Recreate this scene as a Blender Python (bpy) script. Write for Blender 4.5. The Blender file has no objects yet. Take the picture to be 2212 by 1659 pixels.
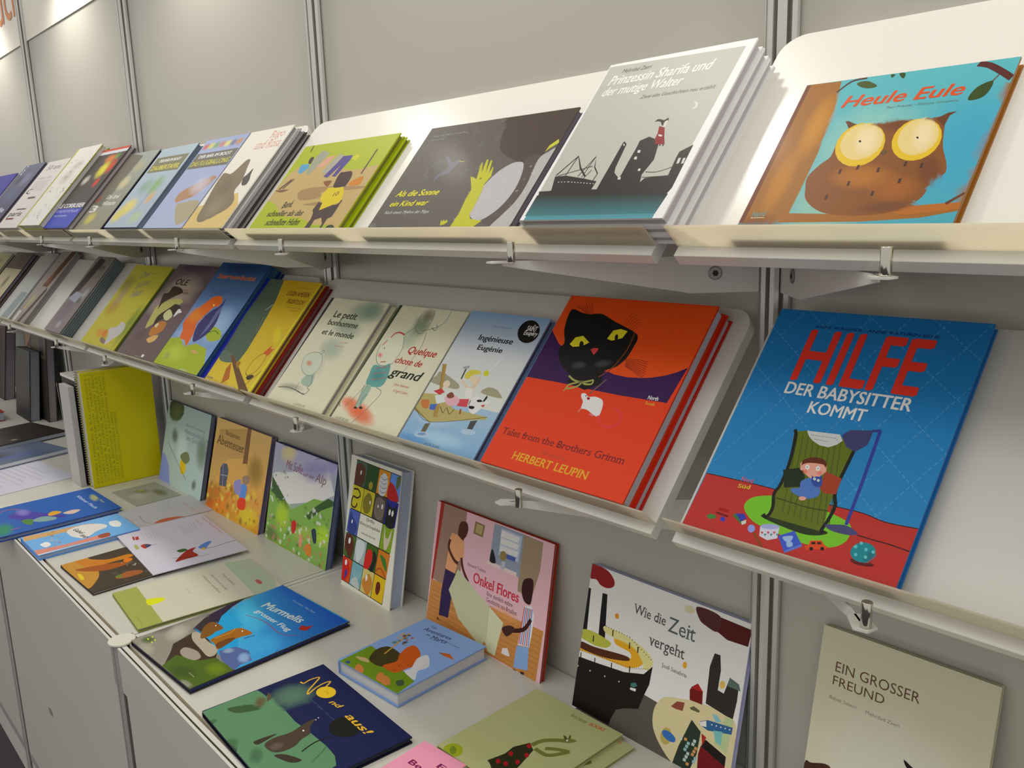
import bpy, bmesh, math, random
from mathutils import Vector, Matrix
D = bpy.data
COL = bpy.context.scene.collection
sc = bpy.context.scene

# ------------------------------------------------------------------ camera
cd = D.cameras.new('camera'); cam = D.objects.new('camera', cd); COL.objects.link(cam)
cd.sensor_fit = 'HORIZONTAL'; cd.sensor_width = 36.0
cd.lens = 1861.4746 / 2212 * 36.0
cd.clip_start = 0.01
_r = Vector((0.67011784, 0.74160579, -0.03103124)); _u = Vector((-0.12878217, 0.15733735, 0.9791119)); _f = Vector((-0.73099742, 0.65212408, -0.20094017))
M = Matrix.Identity(4)
for i in range(3):
    M[i][0] = _r[i]; M[i][1] = _u[i]; M[i][2] = -_f[i]
M.translation = Vector((0.54564, -0.90787, 1.555))
cam.matrix_world = M
sc.camera = cam

# ------------------------------------------------------------------ light and exposure
sc.view_settings.view_transform = 'Standard'; sc.view_settings.look = 'None'
sc.view_settings.gamma = 1.0; sc.view_settings.use_curve_mapping = False
sc.view_settings.exposure = 0.0
sc.cycles.transparent_max_bounces = 48
sc.cycles.max_bounces = 8
sc.cycles.sample_clamp_indirect = 4.0

w = D.worlds.new('hall_light'); sc.world = w; w.use_nodes = True
bg = w.node_tree.nodes['Background']; bg.inputs[0].default_value = (1.0, 0.96, 0.89, 1); bg.inputs[1].default_value = 0.62

def spot(x, y, z, power, tx, ty, tz, size=1.9, rad=0.05, col=(1.0, 0.93, 0.82)):
    l = D.lights.new('stand_spot', 'SPOT'); l.energy = power; l.color = col
    l.spot_size = size; l.spot_blend = 0.8; l.shadow_soft_size = rad
    o = D.objects.new('stand_spot', l); COL.objects.link(o)
    o.location = (x, y, z)
    o.rotation_euler = (Vector((tx, ty, tz)) - Vector((x, y, z))).to_track_quat('-Z', 'Y').to_euler()
    return o
# the row of spotlights on the fascia of the stand, one per bay
for k in range(-5, 3):
    spot(k - 0.45, -0.17, 2.42, 13.5, k - 0.45, -0.17, 1.6, 2.3, 0.045)
# the ceiling lamps of the hall
al = D.lights.new('hall_lamps', 'AREA'); al.shape = 'RECTANGLE'; al.size = 8; al.size_y = 1.0; al.energy = 43; al.color = (1.0, 0.97, 0.92)
ao = D.objects.new('hall_lamps', al); COL.objects.link(ao); ao.location = (-1.2, -2.6, 4.6)
ao.rotation_euler = (Vector((-1.2, 0, 1.0)) - Vector(ao.location)).to_track_quat('-Z', 'Y').to_euler()

# ------------------------------------------------------------------ helpers
def lin(v):
    return v / 12.92 if v <= 0.04045 else ((v + 0.055) / 1.055) ** 2.4
def srgb(h):
    return tuple(lin(v / 255) for v in h[:3])
MATS = {}
def mat(name, col, rough=0.5, metal=0.0, bump=0.0, bscale=200.0, var=0.0, vscale=30.0, coat=0.0, trans=0.0, spec=0.5):
    if name in MATS: return MATS[name]
    m = D.materials.new(name); m.use_nodes = True; nt = m.node_tree; p = nt.nodes['Principled BSDF']
    p.inputs['Roughness'].default_value = rough; p.inputs['Metallic'].default_value = metal
    p.inputs['Specular IOR Level'].default_value = spec
    p.inputs['Coat Weight'].default_value = coat; p.inputs['Coat Roughness'].default_value = 0.08
    tc = nt.nodes.new('ShaderNodeTexCoord')
    n = nt.nodes.new('ShaderNodeTexNoise'); n.inputs['Scale'].default_value = vscale; n.inputs['Detail'].default_value = 4
    nt.links.new(tc.outputs['Object'], n.inputs['Vector'])
    r = nt.nodes.new('ShaderNodeMix'); r.data_type = 'RGBA'
    r.inputs[6].default_value = tuple(c * (1 - var) for c in col) + (1,)
    r.inputs[7].default_value = tuple(min(1, c * (1 + var)) for c in col) + (1,)
    nt.links.new(n.outputs['Fac'], r.inputs[0]); nt.links.new(r.outputs[2], p.inputs['Base Color'])
    if bump:
        n2 = nt.nodes.new('ShaderNodeTexNoise'); n2.inputs['Scale'].default_value = bscale
        nt.links.new(tc.outputs['Object'], n2.inputs['Vector'])
        b = nt.nodes.new('ShaderNodeBump'); b.inputs['Strength'].default_value = bump; b.inputs['Distance'].default_value = 0.001
        nt.links.new(n2.outputs['Fac'], b.inputs['Height']); nt.links.new(b.outputs[0], p.inputs['Normal'])
    if trans:
        t = nt.nodes.new('ShaderNodeBsdfTranslucent'); t.inputs[0].default_value = tuple(col) + (1,)
        ms = nt.nodes.new('ShaderNodeMixShader'); ms.inputs[0].default_value = trans
        nt.links.new(p.outputs[0], ms.inputs[1]); nt.links.new(t.outputs[0], ms.inputs[2])
        nt.links.new(ms.outputs[0], nt.nodes['Material Output'].inputs['Surface'])
    MATS[name] = m; return m
def attr_mat(name, rough, soft=False, pages=False, coat=0.0, grain=0.10):
    m = D.materials.new(name); m.use_nodes = True; nt = m.node_tree; p = nt.nodes['Principled BSDF']
    p.inputs['Roughness'].default_value = rough + 0.08; p.inputs['Specular IOR Level'].default_value = 0.25
    p.inputs['Coat Weight'].default_value = coat * 0.1; p.inputs['Coat Roughness'].default_value = 0.12
    a = nt.nodes.new('ShaderNodeAttribute'); a.attribute_name = 'Col'
    tc = nt.nodes.new('ShaderNodeTexCoord')
    src = a.outputs['Color']
    if pages:                       # the leaves of the page block: fine lines across the thickness
        mp = nt.nodes.new('ShaderNodeMapping'); mp.inputs['Scale'].default_value = (6, 6, 1500)
    else:
        mp = nt.nodes.new('ShaderNodeMapping'); mp.inputs['Scale'].default_value = (420, 420, 420)
    nt.links.new(tc.outputs['Object'], mp.inputs['Vector'])
    n = nt.nodes.new('ShaderNodeTexNoise'); n.inputs['Scale'].default_value = 1.0; n.inputs['Detail'].default_value = 3
    nt.links.new(mp.outputs[0], n.inputs['Vector'])
    mr = nt.nodes.new('ShaderNodeMapRange'); g = 0.14 if pages else grain
    mr.inputs['From Min'].default_value = 0.3; mr.inputs['From Max'].default_value = 0.7
    mr.inputs['To Min'].default_value = 1 - g; mr.inputs['To Max'].default_value = 1 + g * 0.6
    nt.links.new(n.outputs['Fac'], mr.inputs['Value'])
    mx = nt.nodes.new('ShaderNodeVectorMath'); mx.operation = 'SCALE'
    nt.links.new(src, mx.inputs[0]); nt.links.new(mr.outputs[0], mx.inputs['Scale'])
    nt.links.new(mx.outputs[0], p.inputs['Base Color'])
    if soft:
        t = nt.nodes.new('ShaderNodeBsdfTransparent'); ms = nt.nodes.new('ShaderNodeMixShader')
        nt.links.new(a.outputs['Alpha'], ms.inputs[0]); nt.links.new(t.outputs[0], ms.inputs[1]); nt.links.new(p.outputs[0], ms.inputs[2])
        nt.links.new(ms.outputs[0], nt.nodes['Material Output'].inputs['Surface'])
    MATS[name] = m; return m
M_PRINT = attr_mat('cover_printing_ink', 0.40, coat=0.15, grain=0.03)
M_COVER = attr_mat('laminated_cover_board', 0.40, coat=0.15, grain=0.04)
M_PAGES = attr_mat('paper_page_block', 0.8, pages=True)
M_WALL = mat('wall_laminate', (0.50, 0.488, 0.44), 0.30, var=0.02, vscale=3, bump=0.06, bscale=900)
M_BOARD = mat('white_coated_board', (0.71, 0.70, 0.655), 0.26, var=0.01, vscale=5, bump=0.05, bscale=700)
M_LIP = mat('frosted_cream_lip', (0.92, 0.88, 0.76), 0.3, trans=0.75)
M_ALU = mat('anodised_aluminium', (0.62, 0.62, 0.60), 0.36, metal=0.45, var=0.03)
M_CHROME = mat('polished_chrome', (0.62, 0.60, 0.55), 0.12, metal=1.0)
M_STEEL = mat('white_powder_coated_steel', (0.72, 0.71, 0.67), 0.35)
M_DARK = mat('dark_gap', (0.05, 0.045, 0.04), 0.7)
M_SLOT = mat('painted_slot_shade', (0.24, 0.22, 0.18), 0.5)  # shade inside the slots, put into the colour of their inner faces
M_GREYP = mat('grey_paper_edges', (0.50, 0.49, 0.47), 0.8, var=0.05, vscale=60)
M_TOP = mat('counter_laminate', (0.66, 0.66, 0.60), 0.28, var=0.02, vscale=4, bump=0.05, bscale=700)
M_CAB = mat('cabinet_laminate', (0.66, 0.65, 0.60), 0.35, var=0.02, vscale=4)
M_CAP = mat('cream_plastic_cap', (0.74, 0.74, 0.64), 0.4)
M_FLOOR = mat('hall_carpet', (0.055, 0.045, 0.055), 0.95, var=0.4, vscale=160, bump=0.6, bscale=500)
M_HOLE = mat('brushed_pull_plate', (0.30, 0.28, 0.25), 0.5)
M_SIGN = mat('white_fascia_board', (0.85, 0.82, 0.74), 0.4)
M_ORANGE = mat('orange_vinyl', (0.75, 0.25, 0.06), 0.4)

def obj(name, verts, faces, m, parent=None, mw=None, smooth=False, bevel=0.0, mats=None, fm=None):
    me = D.meshes.new(name); me.from_pydata([tuple(v) for v in verts], [], [tuple(f) for f in faces])
    for mm in (mats or [m]): me.materials.append(mm)
    if fm: me.polygons.foreach_set('material_index', fm)
    if smooth: me.polygons.foreach_set('use_smooth', [True] * len(me.polygons))
    me.update()
    o = D.objects.new(name, me); COL.objects.link(o)
    if parent is not None: o.parent = parent
    if mw is not None: o.matrix_world = mw
    if bevel:
        b = o.modifiers.new('bevel', 'BEVEL'); b.width = bevel; b.segments = 2; b.limit_method = 'ANGLE'
    return o
def empty(name, loc=(0, 0, 0), mw=None):
    o = D.objects.new(name, None); COL.objects.link(o); o.empty_display_size = 0.05
    if mw is not None: o.matrix_world = mw
    else: o.location = loc
    return o
def tag(o, label, cat, group=None, kind=None):
    if label: o['label'] = label
    if cat: o['category'] = cat
    if group: o['group'] = group
    if kind: o['kind'] = kind
    return o
def box(x0, y0, z0, x1, y1, z1):
    v = [(x0,y0,z0),(x1,y0,z0),(x1,y1,z0),(x0,y1,z0),(x0,y0,z1),(x1,y0,z1),(x1,y1,z1),(x0,y1,z1)]
    f = [(0,3,2,1),(4,5,6,7),(0,1,5,4),(1,2,6,5),(2,3,7,6),(3,0,4,7)]
    return v, f
def join(*parts):
    V, F = [], []
    for v, f in parts:
        n = len(V); V += list(v); F += [tuple(i + n for i in q) for q in f]
    return V, F
def extrude(prof, a, b, axis='x'):
    """closed profile extruded between a and b; profile coordinates are the two other axes"""
    n = len(prof); V = []
    for t in (a, b):
        for p, q in prof:
            V.append({'x': (t, p, q), 'y': (p, t, q), 'z': (p, q, t)}[axis])
    F = [(i, (i+1) % n, n + (i+1) % n, n + i) for i in range(n)] + [tuple(range(n-1, -1, -1)), tuple(range(n, 2*n))]
    return V, F
def fixn(o):
    bm = bmesh.new(); bm.from_mesh(o.data); bmesh.ops.recalc_face_normals(bm, faces=bm.faces); bm.to_mesh(o.data); bm.free(); return o
def cyl(c, r, z0, z1, n=20):
    return extrude([(c[0] + r*math.cos(2*math.pi*i/n), c[1] + r*math.sin(2*math.pi*i/n)) for i in range(n)], z0, z1, 'z')
def octa_profile(cx, cy, R=0.02, slot=0.0055, depth=0.009):
    """cross-section of an eight-sided system post with a slot in the middle of every side"""
    P = []; s = R * math.tan(math.pi / 8)
    for k in range(8):
        a = k * math.pi / 4; n = (math.cos(a), math.sin(a)); t = (-n[1], n[0])
        def pt(d, e): return (cx + n[0]*d + t[0]*e, cy + n[1]*d + t[1]*e)
        P += [pt(R, -s), pt(R, -slot/2), pt(R-depth, -slot/2), pt(R-depth, slot/2), pt(R, slot/2)]
    return P
def post(name, cx, cy, z0, z1, parent):
    v, f = extrude(octa_profile(cx, cy), z0, z1, 'z')
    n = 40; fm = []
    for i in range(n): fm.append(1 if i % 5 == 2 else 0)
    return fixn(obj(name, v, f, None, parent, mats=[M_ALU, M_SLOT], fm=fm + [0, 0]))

# ------------------------------------------------------------------ the setting
fl = obj('floor', *box(-9, -6, -0.02, 4, 0.3, 0), M_FLOOR); tag(fl, None, None, kind='structure')
wall = empty('wall_back'); tag(wall, None, None, kind='structure')
for k in range(-7, 3):
    obj('wall_panel', *box(k + 0.016, 0.0, 0.02, k + 0.984, 0.006, 2.5), M_WALL, wall)
for k in range(-7, 4):
    post('wall_post', k, 0.0, 0.0, 2.55, wall)
obj('wall_rail', *box(-7, -0.02, 2.5, 3, 0.02, 2.55), M_ALU, wall)

# fascia board with orange lettering on the far bays
fs = empty('fascia_board', (-4.5, -0.004, 2.3)); tag(fs, 'white header board with large orange lettering high on the far wall', 'sign')
v, f = box(-6.98, -0.004, 2.182, -2.02, -0.001, 2.5)
FSI = Matrix.Translation(Vector((4.5, 0.004, -2.3)))
o = obj('board', v, f, M_SIGN); o.parent = fs; o.matrix_parent_inverse = FSI

# ------------------------------------------------------------------ lettering and cover art
FONT = None
def text_mesh(s, style):
    """triangulated lettering at size 1: verts (x, y), faces, width, cap height"""
    key = (s, style)
    cu = D.curves.new('t', 'FONT'); cu.body = s; cu.size = 1.0; cu.resolution_u = 3
    if 'i' in style: cu.shear = 0.22
    o = D.objects.new('t', cu); COL.objects.link(o)
    me = o.to_mesh()
    V = [(v.co.x, v.co.y) for v in me.vertices]; F = [tuple(p.vertices) for p in me.polygons]
    edges = {}
    for p in F:
        for i in range(len(p)):
            e = tuple(sorted((p[i], p[(i+1) % len(p)]))); edges[e] = edges.get(e, 0) + 1
    o.to_mesh_clear(); D.objects.remove(o); D.curves.remove(cu)
    if not V: return V, F, [], []
    V2, F2 = [], []
    if 's' in style:      # slab serifs on the flat stem ends
        sw = 0.17 if 'b' in style else 0.13
        for (a, b), c in list(edges.items()):
            if c != 1: continue
            (x0, y0), (x1, y1) = V[a], V[b]
            if abs(y0 - y1) < 1e-4 and 0.03 < abs(x0 - x1) < sw:
                lo, hi = min(x0, x1) - 0.07, max(x0, x1) + 0.07
                d = 0.042 if y0 < 0.3 else -0.042
                n = len(V2); V2 += [(lo, y0), (hi, y0), (hi, y0 + d), (lo, y0 + d)]; F2.append((n, n+1, n+2, n+3))
    return V, F, V2, F2
CAPH = {}
def cap_height():
    if 'c' not in CAPH:
        V, F = text_mesh('H', '')[:2]; CAPH['c'] = max(v[1] for v in V)
    return CAPH['c']
LAYER = 0.0000025
def catmull(P, closed, n=6):
    out = []; N = len(P)
    rng = range(N) if closed else range(N - 1)
    for i in rng:
        if closed: p0, p1, p2, p3 = P[i-1], P[i], P[(i+1) % N], P[(i+2) % N]
        else: p0, p1, p2, p3 = P[max(i-1, 0)], P[i], P[i+1], P[min(i+2, N-1)]
        for j in range(n):
            t = j / n; t2 = t*t; t3 = t2*t
            out.append(tuple(0.5*((2*p1[k]) + (-p0[k]+p2[k])*t + (2*p0[k]-5*p1[k]+4*p2[k]-p3[k])*t2 + (-p0[k]+3*p1[k]-3*p2[k]+p3[k])*t3) for k in (0, 1)))
    if not closed: out.append(P[-1])
    return out
class Art:
    def __init__(s, W, H, base=(0.5, 0.5, 0.5)):
        s.base = base; s.items = []
        s.W, s.H = W, H; s.V = []; s.C = []; s.F = []; s.M = []; s.z = 0.00003
    def add(s, P, F, cols, soft=0):
        n = len(s.V); s.z += LAYER
        xs = [p[0] for p in P]; ys = [p[1] for p in P]
        s.items.append((min(xs), min(ys), max(xs), max(ys), P, F, cols))
        for i, p in enumerate(P):
            x = min(max(p[0], 0), s.W); y = min(max(p[1], 0), s.H)
            s.V.append((x, y, s.z)); s.C.append(cols[i] if isinstance(cols, list) else cols)
        for f in F:
            s.F.append(tuple(i + n for i in f)); s.M.append(soft)
    def under(s, pt):
        """the colour printed at a point so far, so that soft patches can blend into it"""
        x = min(max(pt[0], 0), s.W); y = min(max(pt[1], 0), s.H)
        for x0, y0, x1, y1, P, F, cols in reversed(s.items):
            if x < x0 or x > x1 or y < y0 or y > y1: continue
            for f in F:
                ins = False; j = len(f) - 1
                for i in range(len(f)):
                    a, b = P[f[i]], P[f[j]]
                    if (a[1] > y) != (b[1] > y) and x < (b[0]-a[0])*(y-a[1])/(b[1]-a[1]) + a[0]: ins = not ins
                    j = i
                if ins:
                    if not isinstance(cols, list): return cols[:3]
                    ws = [1/((P[i][0]-x)**2 + (P[i][1]-y)**2 + 1e-9) for i in f]; t = sum(ws)
                    return tuple(sum(w_*cols[i][k] for w_, i in zip(ws, f))/t for k in range(3))
        return s.base
    def poly(s, P, c): s.add(P, [tuple(range(len(P)))], c + (1.0,))
    def stroke(s, P, w, c):
        V, F = [], []; N = len(P)
        for i, p in enumerate(P):
            a = P[max(i-1, 0)]; b = P[min(i+1, N-1)]
            d = math.hypot(b[0]-a[0], b[1]-a[1]) or 1e-9
            nx, ny = -(b[1]-a[1])/d*w/2, (b[0]-a[0])/d*w/2
            V += [(p[0]+nx, p[1]+ny), (p[0]-nx, p[1]-ny)]
            if i: F.append((2*i-2, 2*i-1, 2*i+1, 2*i))
        s.add(V, F, c + (1.0,))
def prs(q): return [(q[i] / 10000, q[i+1] / 10000) for i in range(0, len(q), 2)]
def build_art(items, W, H, base=(0.5, 0.5, 0.5)):
    A = Art(W, H, base); LT = []
    for it in items:
        k = it[0]
        if k == 'G':
            cs = [srgb(it[1][i:i+3]) + (1.0,) for i in (0, 3, 6, 9)]; P = prs(it[2])
            # subdivide so that the gradient is smooth
            a, b, c, d = P; n = 4; V = []; C = []
            for j in range(n+1):
                for i in range(n+1):
                    u, v = i/n, j/n
                    V.append(tuple((1-v)*((1-u)*a[q]+u*b[q]) + v*((1-u)*d[q]+u*c[q]) for q in (0, 1)))
                    C.append(tuple((1-v)*((1-u)*cs[0][q]+u*cs[1][q]) + v*((1-u)*cs[3][q]+u*cs[2][q]) for q in range(4)))
            A.add(V, [(j*(n+1)+i, j*(n+1)+i+1, (j+1)*(n+1)+i+1, (j+1)*(n+1)+i) for j in range(n) for i in range(n)], C)
            continue
        c = srgb(it[1])
        if k == 'P': A.poly(prs(it[2]), c)
        elif k == 'S': A.poly(catmull(prs(it[2]), True), c)
        elif k == 'L': A.stroke(prs(it[3]), it[2] / 1e5, c)
        elif k == 'C': A.stroke(catmull(prs(it[3]), False, 4), it[2] / 1e5, c)
        elif k in 'EB':
            o, p, q = prs(it[2]); n = 20
            def at(t, s): return (o[0] + s*(math.cos(t)*(p[0]-o[0]) + math.sin(t)*(q[0]-o[0])), o[1] + s*(math.cos(t)*(p[1]-o[1]) + math.sin(t)*(q[1]-o[1])))
            if k == 'E': A.poly([at(2*math.pi*i/n, 1) for i in range(n)], c)
            else:
                al = it[3]; big = max(abs(p[0]-o[0]), abs(q[1]-o[1])) > 0.008
                n = 20 if big else 9; rings = ((0.25, 0.96), (0.45, 0.82), (0.62, 0.6), (0.78, 0.34), (0.9, 0.12), (1.0, 0.0)) if big else ((0.5, 0.85), (0.8, 0.4), (1.0, 0.0))
                def mixed(pt, f_):
                    b_ = A.under(pt); return tuple(c[i]*al*f_ + b_[i]*(1 - al*f_) for i in range(3)) + (1.0,)
                V = [o]; C = [mixed(o, 1.0)]
                for s_, f_ in rings:
                    for i in range(n):
                        pt = at(2*math.pi*i/n, s_ * (1 + 0.06*math.sin(3*i + o[0]*900))); V.append(pt); C.append(mixed(pt, f_))
                F = [(0, 1+i, 1+(i+1) % n) for i in range(n)]
                for r in range(len(rings)-1): F += [(1+r*n+i, 1+(r+1)*n+i, 1+(r+1)*n+(i+1) % n, 1+r*n+(i+1) % n) for i in range(n)]
                A.add(V, F, C)
        elif k == 'D':
            wd, da, ga = it[2]/1e5, it[3]/1e4, it[4]/1e4; P = prs(it[5]); V, F = [], []
            for a, b in zip(P, P[1:]):
                L = math.hypot(b[0]-a[0], b[1]-a[1])
                if L < 1e-6: continue
                d = ((b[0]-a[0])/L, (b[1]-a[1])/L); n_ = (-d[1]*wd/2, d[0]*wd/2); t = 0
                while t < L:
                    e = min(L, t + da); n = len(V)
                    for q, sg in ((t, 1), (e, 1), (e, -1), (t, -1)): V.append((a[0]+d[0]*q+n_[0]*sg, a[1]+d[1]*q+n_[1]*sg))
                    F.append((n+3, n+2, n+1, n)); t = e + ga
            if V: A.add(V, F, c + (1.0,))
        elif k == 'T':
            V, F, V2, F2 = text_mesh(it[2], it[7])
            if not V: continue
            x0 = min(v[0] for v in V); x1 = max(v[0] for v in V)
            (px, py), L, Hh, ang = prs(it[3])[0], it[4]/1e4, it[5]/1e4, it[6]
            sx = L / (x1 - x0); sy = Hh / cap_height(); ca, sa = math.cos(ang), math.sin(ang)
            T = Art(W, H); T.z = A.z; LT.append(T)
            def put(v, dx, dy): return (px + ca*(v[0]-x0+dx)*sx - sa*(v[1]+dy)*sy, py + sa*(v[0]-x0+dx)*sx + ca*(v[1]+dy)*sy)
            # bold: the same outlines laid down again a little to each side
            for dx, dy in ((0, 0), (0.022, 0.0), (-0.022, 0.0), (0.012, 0.014), (-0.012, -0.014)) if 'b' in it[7] else ((0, 0),):
                T.add([put(v, dx, dy) for v in V], F, c + (1.0,))
            if V2: T.add([put(v, 0, 0) for v in V2], F2, c + (1.0,))
            A.z = T.z
    return A, LT
def art_obj(name, A, parent, mw):
    if not A.V: return None
    o = obj(name, A.V, A.F, M_PRINT)
    o.parent = parent; o.matrix_parent_inverse = Matrix.Identity(4)
    ca = o.data.color_attributes.new('Col', 'FLOAT_COLOR', 'POINT')
    ca.data.foreach_set('color', [x for c in A.C for x in c])
    return o
def setcol(o, c):
    ca = o.data.color_attributes.new('Col', 'FLOAT_COLOR', 'POINT')
    ca.data.foreach_set('color', list(c + (1.0,)) * len(o.data.vertices))
def child(name, vf, m, parent, col=None, bevel=0.0):
    o = obj(name, vf[0], vf[1], m, bevel=bevel); o.parent = parent; o.matrix_parent_inverse = Matrix.Identity(4)
    if col is not None: setcol(o, col)
    return o
def frame(O, U, V):
    U = Vector(U).normalized(); V = Vector(V).normalized(); N = U.cross(V).normalized()
    m = Matrix.Identity(4)
    for i in range(3): m[i][0] = U[i]; m[i][1] = V[i]; m[i][2] = N[i]
    m.translation = Vector(O); return m
def make_book(name, O, U, V, W, H, T, cover, pages, label, group=None, category='book'):
    """hardback: two cover boards joined by a spine on the left, a page block between them; z = 0 is the front cover"""
    root = empty(name, mw=frame(O, U, V)); tag(root, label, category, group)
    b = min(0.0022, T * 0.22); g = min(0.003, W * 0.02)
    sheet = T < 0.0035
    if sheet:
        child('sheet', box(0, 0, -T, W, H, 0), M_COVER, root, srgb(cover)); return root
    hinge = 0.007
    # front board with the hinge groove along the spine, back board, spine
    front = extrude([(0, -b*1.3), (0.003, -b*0.1), (hinge-0.002, 0), (hinge-0.0006, -b*0.25), (hinge+0.0012, -b*0.25), (hinge+0.0028, 0), (W, 0), (W, -b), (hinge, -b), (0.002, -b*1.6)], 0, H, 'y')
    V1 = [(x, y, z) for x, y, z in front[0]]
    bk = box(0.001, 0, -T, W, H, -T + b); sp = box(0, 0, -T + b*0.5, b, H, -b*1.2)
    c = child('cover', join((V1, front[1]), bk, sp), M_COVER, root, srgb(cover)); fixn(c)
    child('page_block', box(b, g, -T + b, W - g, H - g, -b), M_PAGES, root, srgb(pages))
    return root

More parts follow.
